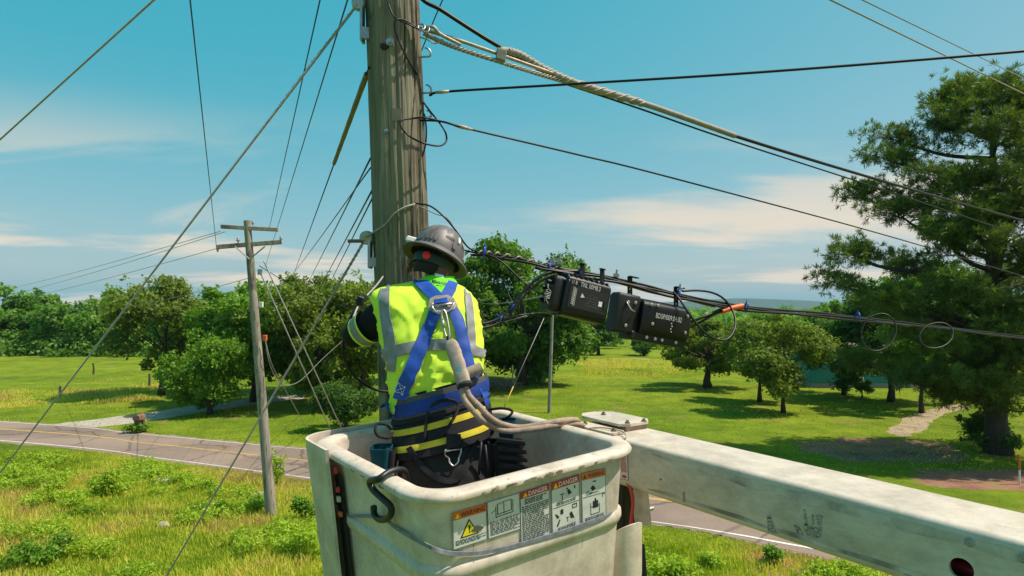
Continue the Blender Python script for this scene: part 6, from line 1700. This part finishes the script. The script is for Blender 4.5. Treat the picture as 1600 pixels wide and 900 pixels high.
# lashing between 740 and 860: the pale strand twisted with cable
b = MB(); lp = [p + Vector((0, -0.004, 0.002)) for p in smooth_path(PL(MAIN[1:4]), 40)]
twist(lp, 0.011, 0.0045, 8, 0.4, mb=b); b.build('lashing_wire', M['strand_warm'], parent=cb_, smooth=True, fix=False)
def tie(px, py, D, parent, rr=0.02, ax=(1, 0, -0.15)):
    c = P(px, py, D); ax = Vector(ax).normalized(); x = ax.cross(Vector((0, 1, 0))).normalized(); y = ax.cross(x)
    b = MB()
    for s_ in (-0.002, 0.003): b.tube([c + ax * s_ + x * math.cos(a) * rr * 1.25 + y * math.sin(a) * rr for a in [2 * math.pi * k / 16 for k in range(16)]], 0.0032, 5, closed=True)
    b.tube([c + x * rr * 1.2, c + x * rr * 1.2 + Vector((-0.004, -0.004, 0.022))], 0.0025, 5)
    b.build('cable_tie', M['blue_tie'], parent=parent, smooth=True, fix=False)
for px, py, D in ((757, 394, 3.50), (858, 419, 3.54), (906, 427, 3.60), (1060, 460, 3.85), (1166, 480, 4.06), (1340, 495, 4.55)): tie(px, py, D, cb_, 0.024)
# suspension clamps on the strand
for px, py, D in ((864, 411, 3.55), (874, 410, 3.55), (963, 430, 3.70), (1062, 452, 3.86)):
    b = MB(); c = P(px, py, D); b.box(c, (0.016, 0, 0), (0, 0.012, 0), (0, 0, 0.012), bev=0.003); b.cyl(c, c + Vector((0.004, 0, 0.032)), 0.006, n=8); b.cyl(c + Vector((0, -0.02, 0.012)), c + Vector((0, 0.02, 0.012)), 0.006, n=8); b.build('strand_clamp', M['galv'], parent=cb_, smooth=35)
# feeder cables sweeping down to the worker
for q, (o_, r) in enumerate(((0.0, 0.0085), (0.020, 0.0075))):
    ps = PL([(905, 424, 3.60), (872, 424, 3.54), (848, 430, 3.50), (825, 448, 3.46), (806, 470, 3.42), (790, 490, 3.38), (770, 502, 3.34), (745, 507, 3.30), (715, 506, 3.28), (690, 500, 3.30)])
    c = cable('feeder_cable', [p + Vector((o_ * 0.4, 0, -o_)) for p in ps], r, 'black_cable', ['upper of two feeder cables sweeping down to the worker', 'lower of two feeder cables sweeping down to the worker'][q], group='feeder cables')
    c.data.materials[0] = M['black_cable']
    if q == 0:
        for t in ((800, 478, 3.41), (782, 496, 3.37)): 
            c_ = P(*t); b = MB(); b.tube([c_ + Vector((0.010 * math.cos(a) , 0.02 * math.sin(a), 0.018 * math.cos(a) - 0.010)) for a in [2 * math.pi * k / 14 for k in range(14)]], 0.0035, 5, closed=True); b.tube([c_, c_ + Vector((-0.022, -0.012, 0.018))], 0.0022, 5)
            o = b.build('cable_tie', M['blue_tie'], smooth=True, fix=False); tag(o, 'blue tie %s on the feeder cables' % ('at mid height' if t[0] == 800 else 'at the low bend'), 'cable tie', 'blue ties')
cable('drop_cable', PL([(735, 398, 3.50), (760, 398, 3.49), (785, 410, 3.48), (815, 438, 3.47), (838, 455, 3.48), (856, 462, 3.52)]), 0.0050, 'black_cable', 'black drop cable slanting into the left end of the first box')
cable('drop_cable', PL([(785, 500, 3.36), (805, 494, 3.38), (825, 491, 3.42), (845, 493, 3.48), (862, 494, 3.54)]), 0.0050, 'black_cable', 'short black cable entering the first box at lower left')
cable('drop_wire', PL([(785, 503, 3.36), (810, 497, 3.40), (835, 489, 3.46), (855, 488, 3.52)]), 0.0028, 'grey_cable', 'thin grey wire beside the lower left box entry', 'wire')
# coil tails beside the pole and the worker's left arm
cable('slack_loop', PL([(572, 462, 3.1), (563, 473, 3.02), (553, 487, 2.98), (544, 505, 2.96), (537, 530, 2.95), (537, 555, 2.95), (548, 580, 2.97), (566, 598, 3.0), (590, 610, 3.05), (615, 612, 3.1)]), 0.0062, 'black_cable', 'black cable loop hanging below the raised left arm')
cable('tail_cable', [on_pole(600, 430, 0.0)] + PL([(588, 446, 3.30), (573, 462, 3.12), (560, 478, 3.0), (552, 496, 2.92)]), 0.0050, 'strand', 'grey strap running from pole to the raised left arm')
b = MB(); c = P(563, 470, 3.0); b.box(c, (0.016, 0, -0.006), (0, 0.012, 0), (0.006, 0, 0.020), bev=0.004); b.tube(smooth_path([c + Vector((-0.01, 0, 0.01)), c + Vector((0.0, 0, 0.035)), c + Vector((0.012, 0, 0.03))], 4), 0.003, 5); b.tube([c, c + Vector((-0.035, 0, 0.012))], 0.003, 5)
tag(b.build('cable_clamp', M['dark_steel'], smooth=35), 'small black clamp above the left sleeve of the worker', 'clamp')

# ------------------------------------------------------------------ splice boxes
M['box_black'] = mat('black_moulded_plastic', (0.006, 0.006, 0.008), 0.36, var=0.35, scale=20, spec=0.35)
M['box_panel'] = mat('black_label_panel', (0.011, 0.011, 0.013), 0.5, var=0.35, scale=40)
M['marker'] = mat('white_marker', (0.66, 0.65, 0.62), 0.7, var=0.3, scale=90)
M['orange_tag'] = mat('orange_cable_tag', (0.85, 0.12, 0.02), 0.5, var=0.1)
def frame(ex, up=(0, 0, 1)):
    ex = Vector(ex).normalized(); ey = Vector(up).cross(ex).normalized(); ez = ex.cross(ey).normalized(); return ex, ey, ez
def rounded_bar(b, c, ex, ey, ez, L0, L1, hy, hz_, rad, n=5, m=0):
    secs = []
    for x, k in ((L0, 0.93), (L0 + 0.008, 1.0), (L1 - 0.008, 1.0), (L1, 0.93)):
        s_ = []
        for cy_, cz_, a0 in ((hy - rad, hz_ - rad, 0), (-hy + rad, hz_ - rad, 90), (-hy + rad, -hz_ + rad, 180), (hy - rad, -hz_ + rad, 270)):
            for q in range(n + 1):
                a = R(a0 + 90 * q / n); s_.append(c + ex * x + (ey * (cy_ + rad * math.cos(a)) + ez * (cz_ + rad * math.sin(a))) * k)
        secs.append(s_)
    b.grid(secs, closeu=True, m=m); b.add(secs[0], [tuple(range(len(secs[0])))[::-1]], m); b.add(secs[-1], [tuple(range(len(secs[0])))], m)
ex, ey, ez = frame((0.87, 0.36, -0.21)); c = P(909, 469, 3.58)
x1 = thing('splice_box', c - Vector((0, 0, 0.12)), 'black ribbed terminal box with white lettering TNL, left of the pair', 'splice box', 'black boxes hung on the strand')
b = MB(); rounded_bar(b, c, ex, ey, ez, -0.150, 0.128, 0.085, 0.112, 0.035); bx1 = b.build('housing', M['box_black'], parent=x1, smooth=40)
for i in range(8):
    t = -0.13 + 0.033 * i; b = MB(); b.box(c + ex * t + ez * 0.108 - ey * 0.045, ex * 0.005, ey * 0.032, ez * 0.010, bev=0.002); b.build('rib', M['box_black'], parent=bx1)
b = MB(); rounded_bar(b, c - ex * 0.165, ex, ey, ez, -0.05, 0.025, 0.072, 0.095, 0.03); b.build('end_cap', M['dark_steel'], parent=x1, smooth=40)
b = MB(); rounded_bar(b, c - ex * 0.152, ex, ey, ez, -0.008, 0.012, 0.092, 0.118, 0.035); b.build('flange', M['box_black'], parent=x1, smooth=40)
for q, (dy, dz) in enumerate(((-0.03, 0.05), (0.02, 0.02), (-0.02, -0.03), (0.03, -0.05))):
    MB().tube([c - ex * 0.21 + ey * dy + ez * dz, c - ex * 0.245 + ey * dy + ez * dz], 0.012, 10).build('cable_port', M['black_cable'], parent=x1, smooth=40)
b = MB()
for q in range(7):
    a = c - ex * 0.225 - ey * 0.06 + ez * (-0.005 - 0.006 * q); b.tube(smooth_path([a, a - ex * rng.uniform(0.02, 0.06) + ez * rng.uniform(-0.03, 0.03) - ey * 0.01, a - ex * rng.uniform(0.0, 0.04) + ez * rng.uniform(-0.05, 0.04)], 4), 0.0035, 5)
b.build('wire_tails', M['grey_cable'], parent=x1, smooth=True, fix=False)
MB().tube([c - ex * 0.20 + ez * 0.085 - ey * 0.05, c - ex * 0.14 + ez * 0.075 - ey * 0.088], 0.006, 8).build('latch_rod', M['galv'], parent=x1)
fc = c - ey * 0.0856; fx = ex; fz = ez
def on_front(u, v, lift=0.0): return fc + fx * u + fz * v - ey * lift
MB().slab([on_front(-0.125, -0.062, 0), on_front(0.112, -0.062, 0), on_front(0.112, 0.055, 0), on_front(-0.125, 0.055, 0)], -ey, 0.0012).build('label_panel', M['box_panel'], parent=bx1)
def fr_text(body, u, v, w, h, m_, par, cc, dy, name='lettering'):
    return lettering(body, cc - ey_ * dy + ex_b * u + ez_b * v, ex_b, ez_b, w, h, m_, par, 0.0, name)
ex_b, ey_, ez_b = ex, ey, ez
fr_text('TNL 00M8.3', -0.008, 0.072, 0.125, 0.026, M['marker'], bx1, c, 0.0872); fr_text('11 B', -0.108, 0.074, 0.032, 0.020, M['marker'], bx1, c, 0.0872)

for q in range(7):
    for s_ in (0, 1):
        cc = on_front(-0.104 + 0.011 * s_, 0.042 - 0.0135 * q - 0.006 * s_, 0.0026); pts = [cc + fx * 0.0062 * math.cos(R(60 * k)) + fz * 0.0062 * math.sin(R(60 * k)) for k in range(6)]
        MB().tube(pts, 0.0013, 4, closed=True).build('hexagon_mark', M['st_yellow'] if False else M['marker'], parent=bx1, fix=False)
b = MB(); b.add([on_front(-0.058, 0.000, 0.0022), on_front(-0.032, 0.006, 0.0022), on_front(-0.052, 0.026, 0.0022)], [(0, 1, 2)]); b.build('triangle_mark', M['marker'], parent=bx1)
MB().slab([on_front(0.060, -0.022, 0.0013), on_front(0.082, -0.022, 0.0013), on_front(0.082, 0.006, 0.0013), on_front(0.060, 0.006, 0.0013)], -ey, 0.001).build('white_sticker', M['white_ink'], parent=bx1)
MB().slab([on_front(0.094, -0.03, 0.0013), on_front(0.116, -0.03, 0.0013), on_front(0.116, 0.012, 0.0013), on_front(0.094, 0.012, 0.0013)], -ey, 0.004).build('latch', M['dark_steel'], parent=bx1)
b = MB()
for i in range(5):
    for j in range(6):
        if rng.random() < 0.75: u = -0.018 + 0.014 * j; v = 0.020 - 0.014 * i; b.add([on_front(u, v, 0.002), on_front(u + 0.008, v, 0.002), on_front(u + 0.008, v + 0.003, 0.002), on_front(u, v + 0.003, 0.002)], [(0, 1, 2, 3)])
b.build('fine_print', mat('dim_print', (0.13, 0.13, 0.13), 0.6), parent=bx1)
for t in (-0.02, 0.11):
    top = c + ex * t + ez * 0.11; b = MB(); b.box(top + Vector((0, 0.0, 0.045)), ex * 0.014, ey * 0.003, Vector((0, 0, 0.05))); b.box(top + Vector((0, -0.012, 0.092)), ex * 0.014, ey * 0.014, Vector((0, 0, 0.003))); b.build('hanger', M['dark_steel'], parent=x1)
# second box
ex, ey, ez = frame((0.89, 0.38, -0.165)); c = P(1024, 501, 3.82); ex_b, ey_, ez_b = ex, ey, ez
x2 = thing('splice_box', c - Vector((0, 0, 0.12)), 'black splice closure with handwritten BDSP number, right of the pair', 'splice box', 'black boxes hung on the strand')
b = MB(); rounded_bar(b, c, ex, ey, ez, -0.150, 0.200, 0.080, 0.104, 0.045); bx2 = b.build('housing', M['box_black'], parent=x2, smooth=40)
b = MB(); rounded_bar(b, c - ex * 0.20 + ez * 0.004, ex, ey, ez, -0.105, 0.05, 0.050, 0.116, 0.02); b.build('end_block', M['dark_steel'], parent=x2, smooth=40)
b = MB(); b.box(c - ez * 0.112 + ex * 0.0 + ey * 0.01, ex * 0.195, ey * 0.07, ez * 0.024, bev=0.006); lowr = b.build('lower_tray', M['dark_steel'], parent=x2)
b = MB(); b.box(c + ez * 0.103 + ex * 0.03 + ey * 0.02, ex * 0.165, ey * 0.05, ez * 0.008, bev=0.003); b.build('top_rail', M['dark_steel'], parent=x2)
for u, v in ((-0.24, 0.07), (-0.235, -0.065), (-0.19, 0.075), (-0.10, 0.080), (-0.075, -0.03), (-0.055, 0.082), (0.165, 0.055), (0.165, -0.045), (-0.09, -0.112), (0.02, -0.112), (0.12, -0.112), (-0.03, -0.112)):
    dy = 0.0505 if u < -0.18 else 0.062 if v < -0.1 else 0.0805
    MB().lathe([(0.0105, 0), (0.0105, 0.004), (0.006, 0.006), (0.006, 0.010), (0, 0.010)], c + ex * u + ez * v - ey * dy, -ey, ez, 8).build('bolt', M['steel'], parent=x2, smooth=30)
b = MB(); b.tube(smooth_path([c + ex * -0.255 + ez * 0.07 - ey * 0.055, c + ex * -0.23 + ez * 0.03 - ey * 0.075, c + ex * -0.19 + ez * 0.02 - ey * 0.06], 4), 0.005, 6); b.build('clip_wire', M['steel'], parent=x2, smooth=True)
fr_text('BDSP/009.04.02', 0.035, 0.024, 0.185, 0.030, M['marker'], bx2, c, 0.0812)
for q in range(4): MB().slab([c - ey * 0.0803 + ex * (0.055 + 0.006 * (q % 2)) + ez * (-0.010 - 0.016 * q) + d_ for d_ in (Vector((0, 0, 0)), ex * 0.007, ex * 0.007 + ez * 0.007, ez * 0.007)], -ey, 0.0008).build('printed_mark', M['marker'], parent=bx2)
for t in (-0.20, 0.135):
    top = c + ex * t + ez * 0.105; b = MB(); b.box(top + Vector((0, 0.0, 0.055)), ex * 0.016, ey * 0.003, Vector((0, 0, 0.065))); b.box(top + Vector((0.02, -0.01, 0.118)), ex * 0.030, ey * 0.014, Vector((0, 0, 0.003))); h_ = b.build('hanger', M['dark_steel'], parent=x2)
    for q in range(3): MB().lathe([(0.005, 0), (0.005, 0.0012), (0, 0.0012)], top + Vector((0, -0.004, 0.02 + 0.03 * q)), (0, -1, 0), (0, 0, 1), 8).build('bolt', M['white_plastic'], parent=h_)
rt = c + ex * 0.205
cable('tail_cable', [rt + ez * 0.01, P(1100, 495, 3.92), P(1125, 484, 3.98), P(1150, 479, 4.03), P(1170, 480, 4.08)], 0.0085, 'black_cable', 'upper black tail cable leaving the right end of the second box')
cable('tail_cable', [rt - ez * 0.03, P(1095, 503, 3.92), P(1120, 489, 3.97), P(1150, 481, 4.02), P(1172, 482, 4.08)], 0.0085, 'black_cable', 'lower black tail cable leaving the right end of the second box')
o = MB().tube([P(1128, 486.5, 3.975), P(1143, 481.5, 4.0), P(1160, 478, 4.03)], 0.0165, 10).build('cable_marker', M['orange_tag'], smooth=40); tag(o, 'orange plastic marker sleeve around the tail cables', 'marker')
cable('slack_loop', PL([(1052, 456, 3.84), (1062, 468, 3.80), (1078, 492, 3.76), (1096, 515, 3.75), (1118, 530, 3.76), (1136, 530, 3.80), (1147, 516, 3.86), (1149, 500, 3.92), (1143, 482, 3.98), (1130, 466, 4.0), (1112, 457, 3.98), (1090, 454, 3.94), (1066, 455, 3.88)]), 0.0068, 'black_cable', 'large black slack loop hanging right of the second box')
for q, (cx_, cy_, rx_, ry_, D) in enumerate(((1373, 519, 27, 29, 4.6), (1463, 524, 26, 20, 5.0))):
    pts = [P(cx_ + rx_ * math.cos(a) - 4 * math.sin(a), cy_ + ry_ * math.sin(a), D - 0.06 * math.sin(a) - 0.05 * k / 16) for k, a in enumerate([R(-115 + 375 * k / 16) for k in range(17)])]
    cable('slack_loop', pts, 0.0050, 'black_cable', ['nearer round black loop hanging from the strand at right', 'farther small black loop hanging from the strand at right'][q])

# ================================================================== FAR POLE AND ITS LINES
FB = G(424, 806); FY = FB.y; FT = P(386, 345, FY)
fp = thing('utility_pole', FB, 'distant grey pole with two crossarms standing by the road', 'utility pole')
b = MB(); pth = [FB.lerp(FT, i / 14) for i in range(15)]
b.tube(pth, [0.175 - 0.065 * i / 14 for i in range(15)], 20); fsh = b.build('shaft', M['grey_wood'], parent=fp, smooth=50)
def arm(a, e, h, dy):
    a, e = P(*a, FY + dy), P(*e, FY + dy + 0.3); t = (e - a).normalized(); n_ = t.cross(Vector((0, 0, 1))).normalized(); u_ = n_.cross(t)
    return MB().box((a + e) / 2, (e - a) / 2, n_ * 0.05, u_ * h, bev=0.012).build('crossarm', M['grey_wood'], parent=fp)
arm((345, 354), (435, 359), 0.062, -0.19); arm((338, 386), (440, 378), 0.070, -0.19)
for s_, x in ((-1, 367), (1, 414)):
    MB().tube([P(x, 385, FY - 0.26), P(390 - 0, 405, FY - 0.22)], 0.022, 6).build('arm_brace', M['galv'], parent=fp)
def insulator(px, py, s_=1.0, dn=False):
    c = P(px, py, FY - 0.19); k = -1 if dn else 1
    MB().lathe([(0.02, 0), (0.02, 0.06 * s_), (0.055 * s_, 0.07 * s_), (0.06 * s_, 0.10 * s_), (0.04 * s_, 0.12 * s_), (0.05 * s_, 0.15 * s_), (0.03 * s_, 0.19 * s_), (0, 0.19 * s_)], c, (0, 0, k), (1, 0, 0), 10).build('insulator', mat('porcelain', (0.35, 0.33, 0.32), 0.3), parent=fp, smooth=True)
insulator(372, 380, 1.0); insulator(395, 352, 0.8); insulator(439, 377, 0.9); insulator(340, 387, 0.7, True)
for px, py, m_ in ((406, 425, 'galv'), (408, 476, 'white_plastic'), (414, 528, 'orange_lens')): MB().box(P(px, py, FY - 0.17), (0.06, 0, 0), (0, 0.05, 0), (0, 0, 0.09), bev=0.01).build('bolt_plate', M[m_], parent=fp)
def ext(a, b2, k): return b2 + (b2 - a) * k
for i, (p0, p1, r, lb) in enumerate([((338, 384, FY), (297, 0, 6.2), .0075, 'wire from the left crossarm end rising out of the top left'), ((421, 356, FY), (500, 0, 6.2), .0075, 'left of two wires from the crossarm pole rising past the pole top'), ((416, 412, 34), (543, 0, 6.4), .0085, 'right of two wires rising beside the near pole top')]):
    a, e = P(*p0), P(*p1); cable('power_wire', [a, e, ext(a, e, 0.5)], r, 'black_cable', lb, 'wire', 'overhead wires', smooth=True)
for i, (p0, p1, lb) in enumerate([((345, 361, FY), (-60, 463, 80), 'highest far wire sagging left from the crossarm pole'), ((352, 362, FY), (-60, 472, 80), 'second far wire sagging left from the crossarm pole'), ((340, 388, FY), (-60, 476, 90), 'third far wire left of the crossarm pole'), ((398, 432, FY), (120, 478, 80), 'lowest far wire left of the crossarm pole')]):
    cable('power_wire', sag(P(*p0), P(*p1), 0.35 + 0.1 * i, 16), 0.011, 'strand', lb, 'wire', 'overhead wires')
for i, (p0, g_, lb) in enumerate([((406, 424), (536, 715), 'left pale guy of the crossarm pole'), ((412, 408), (558, 722), 'right pale guy of the crossarm pole')]):
    cable('guy_wire', [P(*p0, FY), G(*g_)], 0.022, 'strand', lb, 'guy wire', 'pale guys of the crossarm pole')
cable('service_drop', PL([(414, 530, FY - .1), (419, 560, FY), (428, 585, FY + .3), (441, 599, FY + .8), (455, 601, FY + 1.5), (475, 590, FY + 4), (510, 555, FY + 12), (566, 505, 44)]), 0.011, 'grey_cable', 'pale drop cable looping from the crossarm pole into the trees')
cable('service_drop', PL([(414, 530, FY - .1), (425, 570, FY + .2), (446, 610, FY + 3)]) + [G(482, 674)], 0.014, 'grey_cable', 'thin drop wire falling straight from the crossarm pole')
cable('service_drop', sag(P(404, 480, FY), P(290, 488, 48), 0.5, 12), 0.014, 'black_cable', 'dark service wire running left from the crossarm pole into trees')
cable('service_drop', sag(P(405, 415, FY), P(585, 486, 30), 0.35, 14), 0.012, 'black_cable', 'dark service wire running right from the crossarm pole')
cable('service_drop', sag(P(745, 470, 30), P(850, 463, 5.0), 0.1, 10), 0.006, 'grey_cable', 'thin wire between worker and first box over the big tree', 'wire')

# ================================================================== SMALL THINGS ON THE GROUND
base = G(858, 645); Yp = base.y
o = thing('light_pole', base, 'slim grey pole standing on the lawn under the black boxes', 'pole')
MB().tube([base, P(863, 492, Yp)], [0.115, 0.095], 14).build('shaft', M['grey_wood'], parent=o, smooth=50)
MB().tube([P(863, 496, Yp), P(863, 490, Yp)], [0.10, 0.06], 14).build('cap', M['galv'], parent=o, smooth=40)
gl = thing('guy_wire', G(786, 655), 'thin guy of the lawn pole with a yellow guard at its foot', 'guy wire')
ga, ge = P(850, 497, Yp), G(781, 651); MB().tube([ga, ge], 0.020, 6).build('strand', M['strand'], parent=gl, smooth=True)
MB().tube([ga.lerp(ge, 0.70), ge], 0.036, 8).build('guard', mat('yellow_guy_guard', (0.62, 0.42, 0.04), 0.6), parent=gl, smooth=True)
base = G(801, 607); o = thing('marker_post', base, 'short grey post with a pale cap under the big tree', 'post')
MB().tube([base, base + Vector((0, 0, 1.55))], 0.06, 10).build('post', M['galv'], parent=o, smooth=50); MB().tube([base + Vector((0, 0, 1.5)), base + Vector((0, 0, 1.95))], [0.09, 0.075], 10).build('cap', mat('pale_yellow_cap', (0.62, 0.56, 0.34), 0.6), parent=o, smooth=50)
for px, py, h, lb in ((146, 585, 1.15, 'left dark fence post out in the pasture'), (233, 605, 1.15, 'fence post nearest the olive tree'), (93, 621, 0.9, 'short weathered fence post by the dry grass'), (-30, 600, 1.1, None)):
    if lb is None: continue
    base = G(px, py); r_ = random.Random(px); b = MB(); b.tube([base, base + Vector((0.03, 0, h * 0.5)), base + Vector((r_.uniform(-.06, .06), 0, h))], [0.10, 0.085, 0.075], 9)
    tag(b.build('fence_post', M['grey_wood'] if px == 93 else M['bark'], smooth=50), lb, 'fence post', 'pasture fence posts')
# mailbox
base = G(217, 676); Ym = base.y; o = thing('mailbox', base, 'brown roadside mailbox on a leaning plank post', 'mailbox')
b = MB(); b.slab([base + Vector((-0.14, -0.05, 0)), base + Vector((0.16, -0.05, 0)), base + Vector((0.30, -0.05, 0.72)), base + Vector((-0.26, -0.05, 0.72))], (0, 1, 0), 0.12); b.build('post', mat('brown_plank', (0.18, 0.11, 0.08), 0.85, var=0.3), parent=o)
b = MB(); cm = base + Vector((0.02, 0, 0.86)); rows = []
for y_ in (-0.30, 0.30): rows.append([cm + Vector((0.19 * math.cos(a) if a <= math.pi else 0.19 * (1 if k > 0 else -1), y_, 0.13 * math.sin(a))) for k, a in enumerate([math.pi * q / 10 for q in range(11)])] + [cm + Vector((-0.19, y_, -0.14)), cm + Vector((0.19, y_, -0.14))])
b.grid(rows, closeu=True); b.add(rows[0], [tuple(range(13))]); b.add(rows[1], [tuple(range(13))[::-1]]); b.build('box', mat('brown_mailbox', (0.22, 0.13, 0.10), 0.6, var=0.25), parent=o, smooth=35)
MB().box(cm + Vector((0.20, -0.1, 0.06)), (0.008, 0, 0), (0, 0.05, 0), (0, 0, 0.06)).build('flag', M['red_lens'], parent=o)
weed(216, 677, 0.5, 0.62, 1300, 'round green plant at the foot of the mailbox', 'leaf_bright', 0.06, 301, 'garden_plant')
weed(434, 760, 1.5, 0.22, 320, 'leafy vine climbing beside the foot of the crossarm pole', 'weed_leaf', 0.075, 302, 'vine')
for px, py, s_, lb in ((410, 776, 0.42, 'pale flat stone beside the crossarm pole'), (254, 753, 0.36, 'pale flat stone in the verge near the road'), (255, 823, 0.2, 'small pale stone low in the rough grass')):
    base = G(px, py); b = MB(); r_ = random.Random(px); rows = []
    for h, k in ((-0.03, 1.0), (0.05, 1.0), (0.12, 0.85), (0.15, 0.45)): rows.append([base + Vector((math.cos(a) * s_ * k * (1 + 0.22 * mnoise.noise(Vector((math.cos(a) * 2, math.sin(a) * 2, px)))), math.sin(a) * s_ * 0.7 * k, h)) for a in [2 * math.pi * q / 14 for q in range(14)]])
    b.grid(rows, closeu=True); b.add(rows[-1], [tuple(range(14))]); tag(b.build('stone', mat('pale_stone', (0.42, 0.37, 0.31), 0.9, var=0.3, scale=5, bmp=0.5), smooth=50), lb, 'stone', 'stones in the verge')
base = G(1593, 757); o = thing('marker_stake', base, 'white stake with an orange top near the pine at right edge', 'marker')
MB().tube([base, base + Vector((0, 0, 0.55))], 0.035, 10).build('stake', M['white_plastic'], parent=o, smooth=50); MB().tube([base + Vector((0, 0, 0.55)), base + Vector((-0.02, 0, 1.15))], 0.038, 10).build('sleeve', M['orange_lens'], parent=o, smooth=50)
base = G(1348, 905); o = thing('road_stake', base, 'thin rust red rod standing under the boom at road edge', 'stake'); MB().tube([base, base + Vector((0, 0, 0.95))], 0.016, 8).build('rod', M['rust'], parent=o, smooth=50); MB().tube([base + Vector((0, 0, 0.95)), base + Vector((0, 0, 1.0))], 0.022, 8).build('tip', M['rust'], parent=o, smooth=50)

# house behind the lawn
hy = 54.5; hx0, hx1 = (1268 - 800) / 1000 * hy, (1445 - 800) / 1000 * hy; eave = 2.55; ridge = 4.3; dp = 7.0
hs = thing('house', ((hx0 + hx1) / 2, hy + dp / 2, 0), 'teal single storey house under the dark trees at right', 'house')
M['teal_wall'] = mat('teal_painted_siding', (0.02, 0.24, 0.25), 0.7, var=0.2, scale=3); M['shingle'] = mat('brown_roof_shingle', (0.13, 0.10, 0.085), 0.9, var=0.35, scale=8)
b = MB()
v = [(hx0, hy, 0.35), (hx1, hy, 0.35), (hx1, hy + dp, 0.35), (hx0, hy + dp, 0.35), (hx0, hy, eave), (hx1, hy, eave), (hx1, hy + dp, eave), (hx0, hy + dp, eave), (hx0, hy + dp / 2, ridge), (hx1, hy + dp / 2, ridge)]
b.add(v, [(0, 1, 5, 4), (2, 3, 7, 6), (1, 2, 6, 9, 5), (3, 0, 4, 8, 7)]); wall = b.build('wall', M['teal_wall'], parent=hs)
for i in range(7): MB().box(((hx0 + hx1) / 2, hy - 0.012, 0.55 + 0.30 * i), ((hx1 - hx0) / 2, 0, 0), (0, 0.010, 0), (0, 0, 0.135)).build('siding_board', M['teal_wall'], parent=wall)
MB().box(((hx0 + hx1) / 2, hy + dp / 2, 0.17), ((hx1 - hx0) / 2 - 0.05, 0, 0), (0, dp / 2 - 0.05, 0), (0, 0, 0.18)).build('foundation', mat('concrete', (0.35, 0.34, 0.32), 0.9), parent=hs)
for s_ in (-1, 1):
    y_e = hy + dp / 2 + s_ * (dp / 2 + 0.5); ze = eave - 0.18
    MB().slab([(hx0 - 0.5, y_e, ze), (hx1 + 0.5, y_e, ze), (hx1 + 0.5, hy + dp / 2, ridge + 0.03), (hx0 - 0.5, hy + dp / 2, ridge + 0.03)], (0, s_ * 0.4, 1), 0.12).build('roof_slope', M['shingle'], parent=hs)
MB().box((hx0 + 3, hy + dp / 2 + 1, ridge + 0.3), (0.3, 0, 0), (0, 0.3, 0), (0, 0, 0.7)).build('chimney', mat('chimney_brick', (0.3, 0.14, 0.1), 0.9), parent=hs)
for x_ in (hx0 + 2.6, hx0 + 5.4, hx0 + 8.2):
    if x_ > hx1 - 0.8: continue
    w_ = MB().box((x_, hy - 0.05, 1.55), (0.50, 0, 0), (0, 0.05, 0), (0, 0, 0.55)).build('window_frame', M['white_plastic'], parent=hs); 
    for q in (-1, 1): MB().box((x_, hy - 0.105, 1.55 + q * 0.255), (0.44, 0, 0), (0, 0.008, 0), (0, 0, 0.235)).build('pane', mat('dark_glass', (0.02, 0.03, 0.035), 0.1), parent=w_)
dr_ = MB().box((hx0 + 4.0, hy - 0.04, 1.3), (0.45, 0, 0), (0, 0.04, 0), (0, 0, 0.95)).build('door', M['white_plastic'], parent=hs); MB().box((hx0 + 4.32, hy - 0.10, 1.3), (0.03, 0, 0), (0, 0.03, 0), (0, 0, 0.03)).build('handle', M['galv'], parent=dr_)

# ------------------------------------------------------------------ the air
mh, nt, bb, out = new_mat('haze_air')
nt.nodes.remove(bb)
pv = nd(nt, 'ShaderNodeVolumePrincipled')
pv.inputs['Color'].default_value = (0.42, 0.70, 0.95, 1)
pv.inputs['Density'].default_value = 0.00009
pv.inputs['Anisotropy'].default_value = 0.0
nt.links.new(pv.outputs[0], out.inputs['Volume'])
hz = MB().box((0, 0, 59.5), (5000, 0, 0), (0, 5000, 0), (0, 0, 60.5)).build('haze', mh, loc=(0, 0, 0))
tag(hz, kind='stuff')
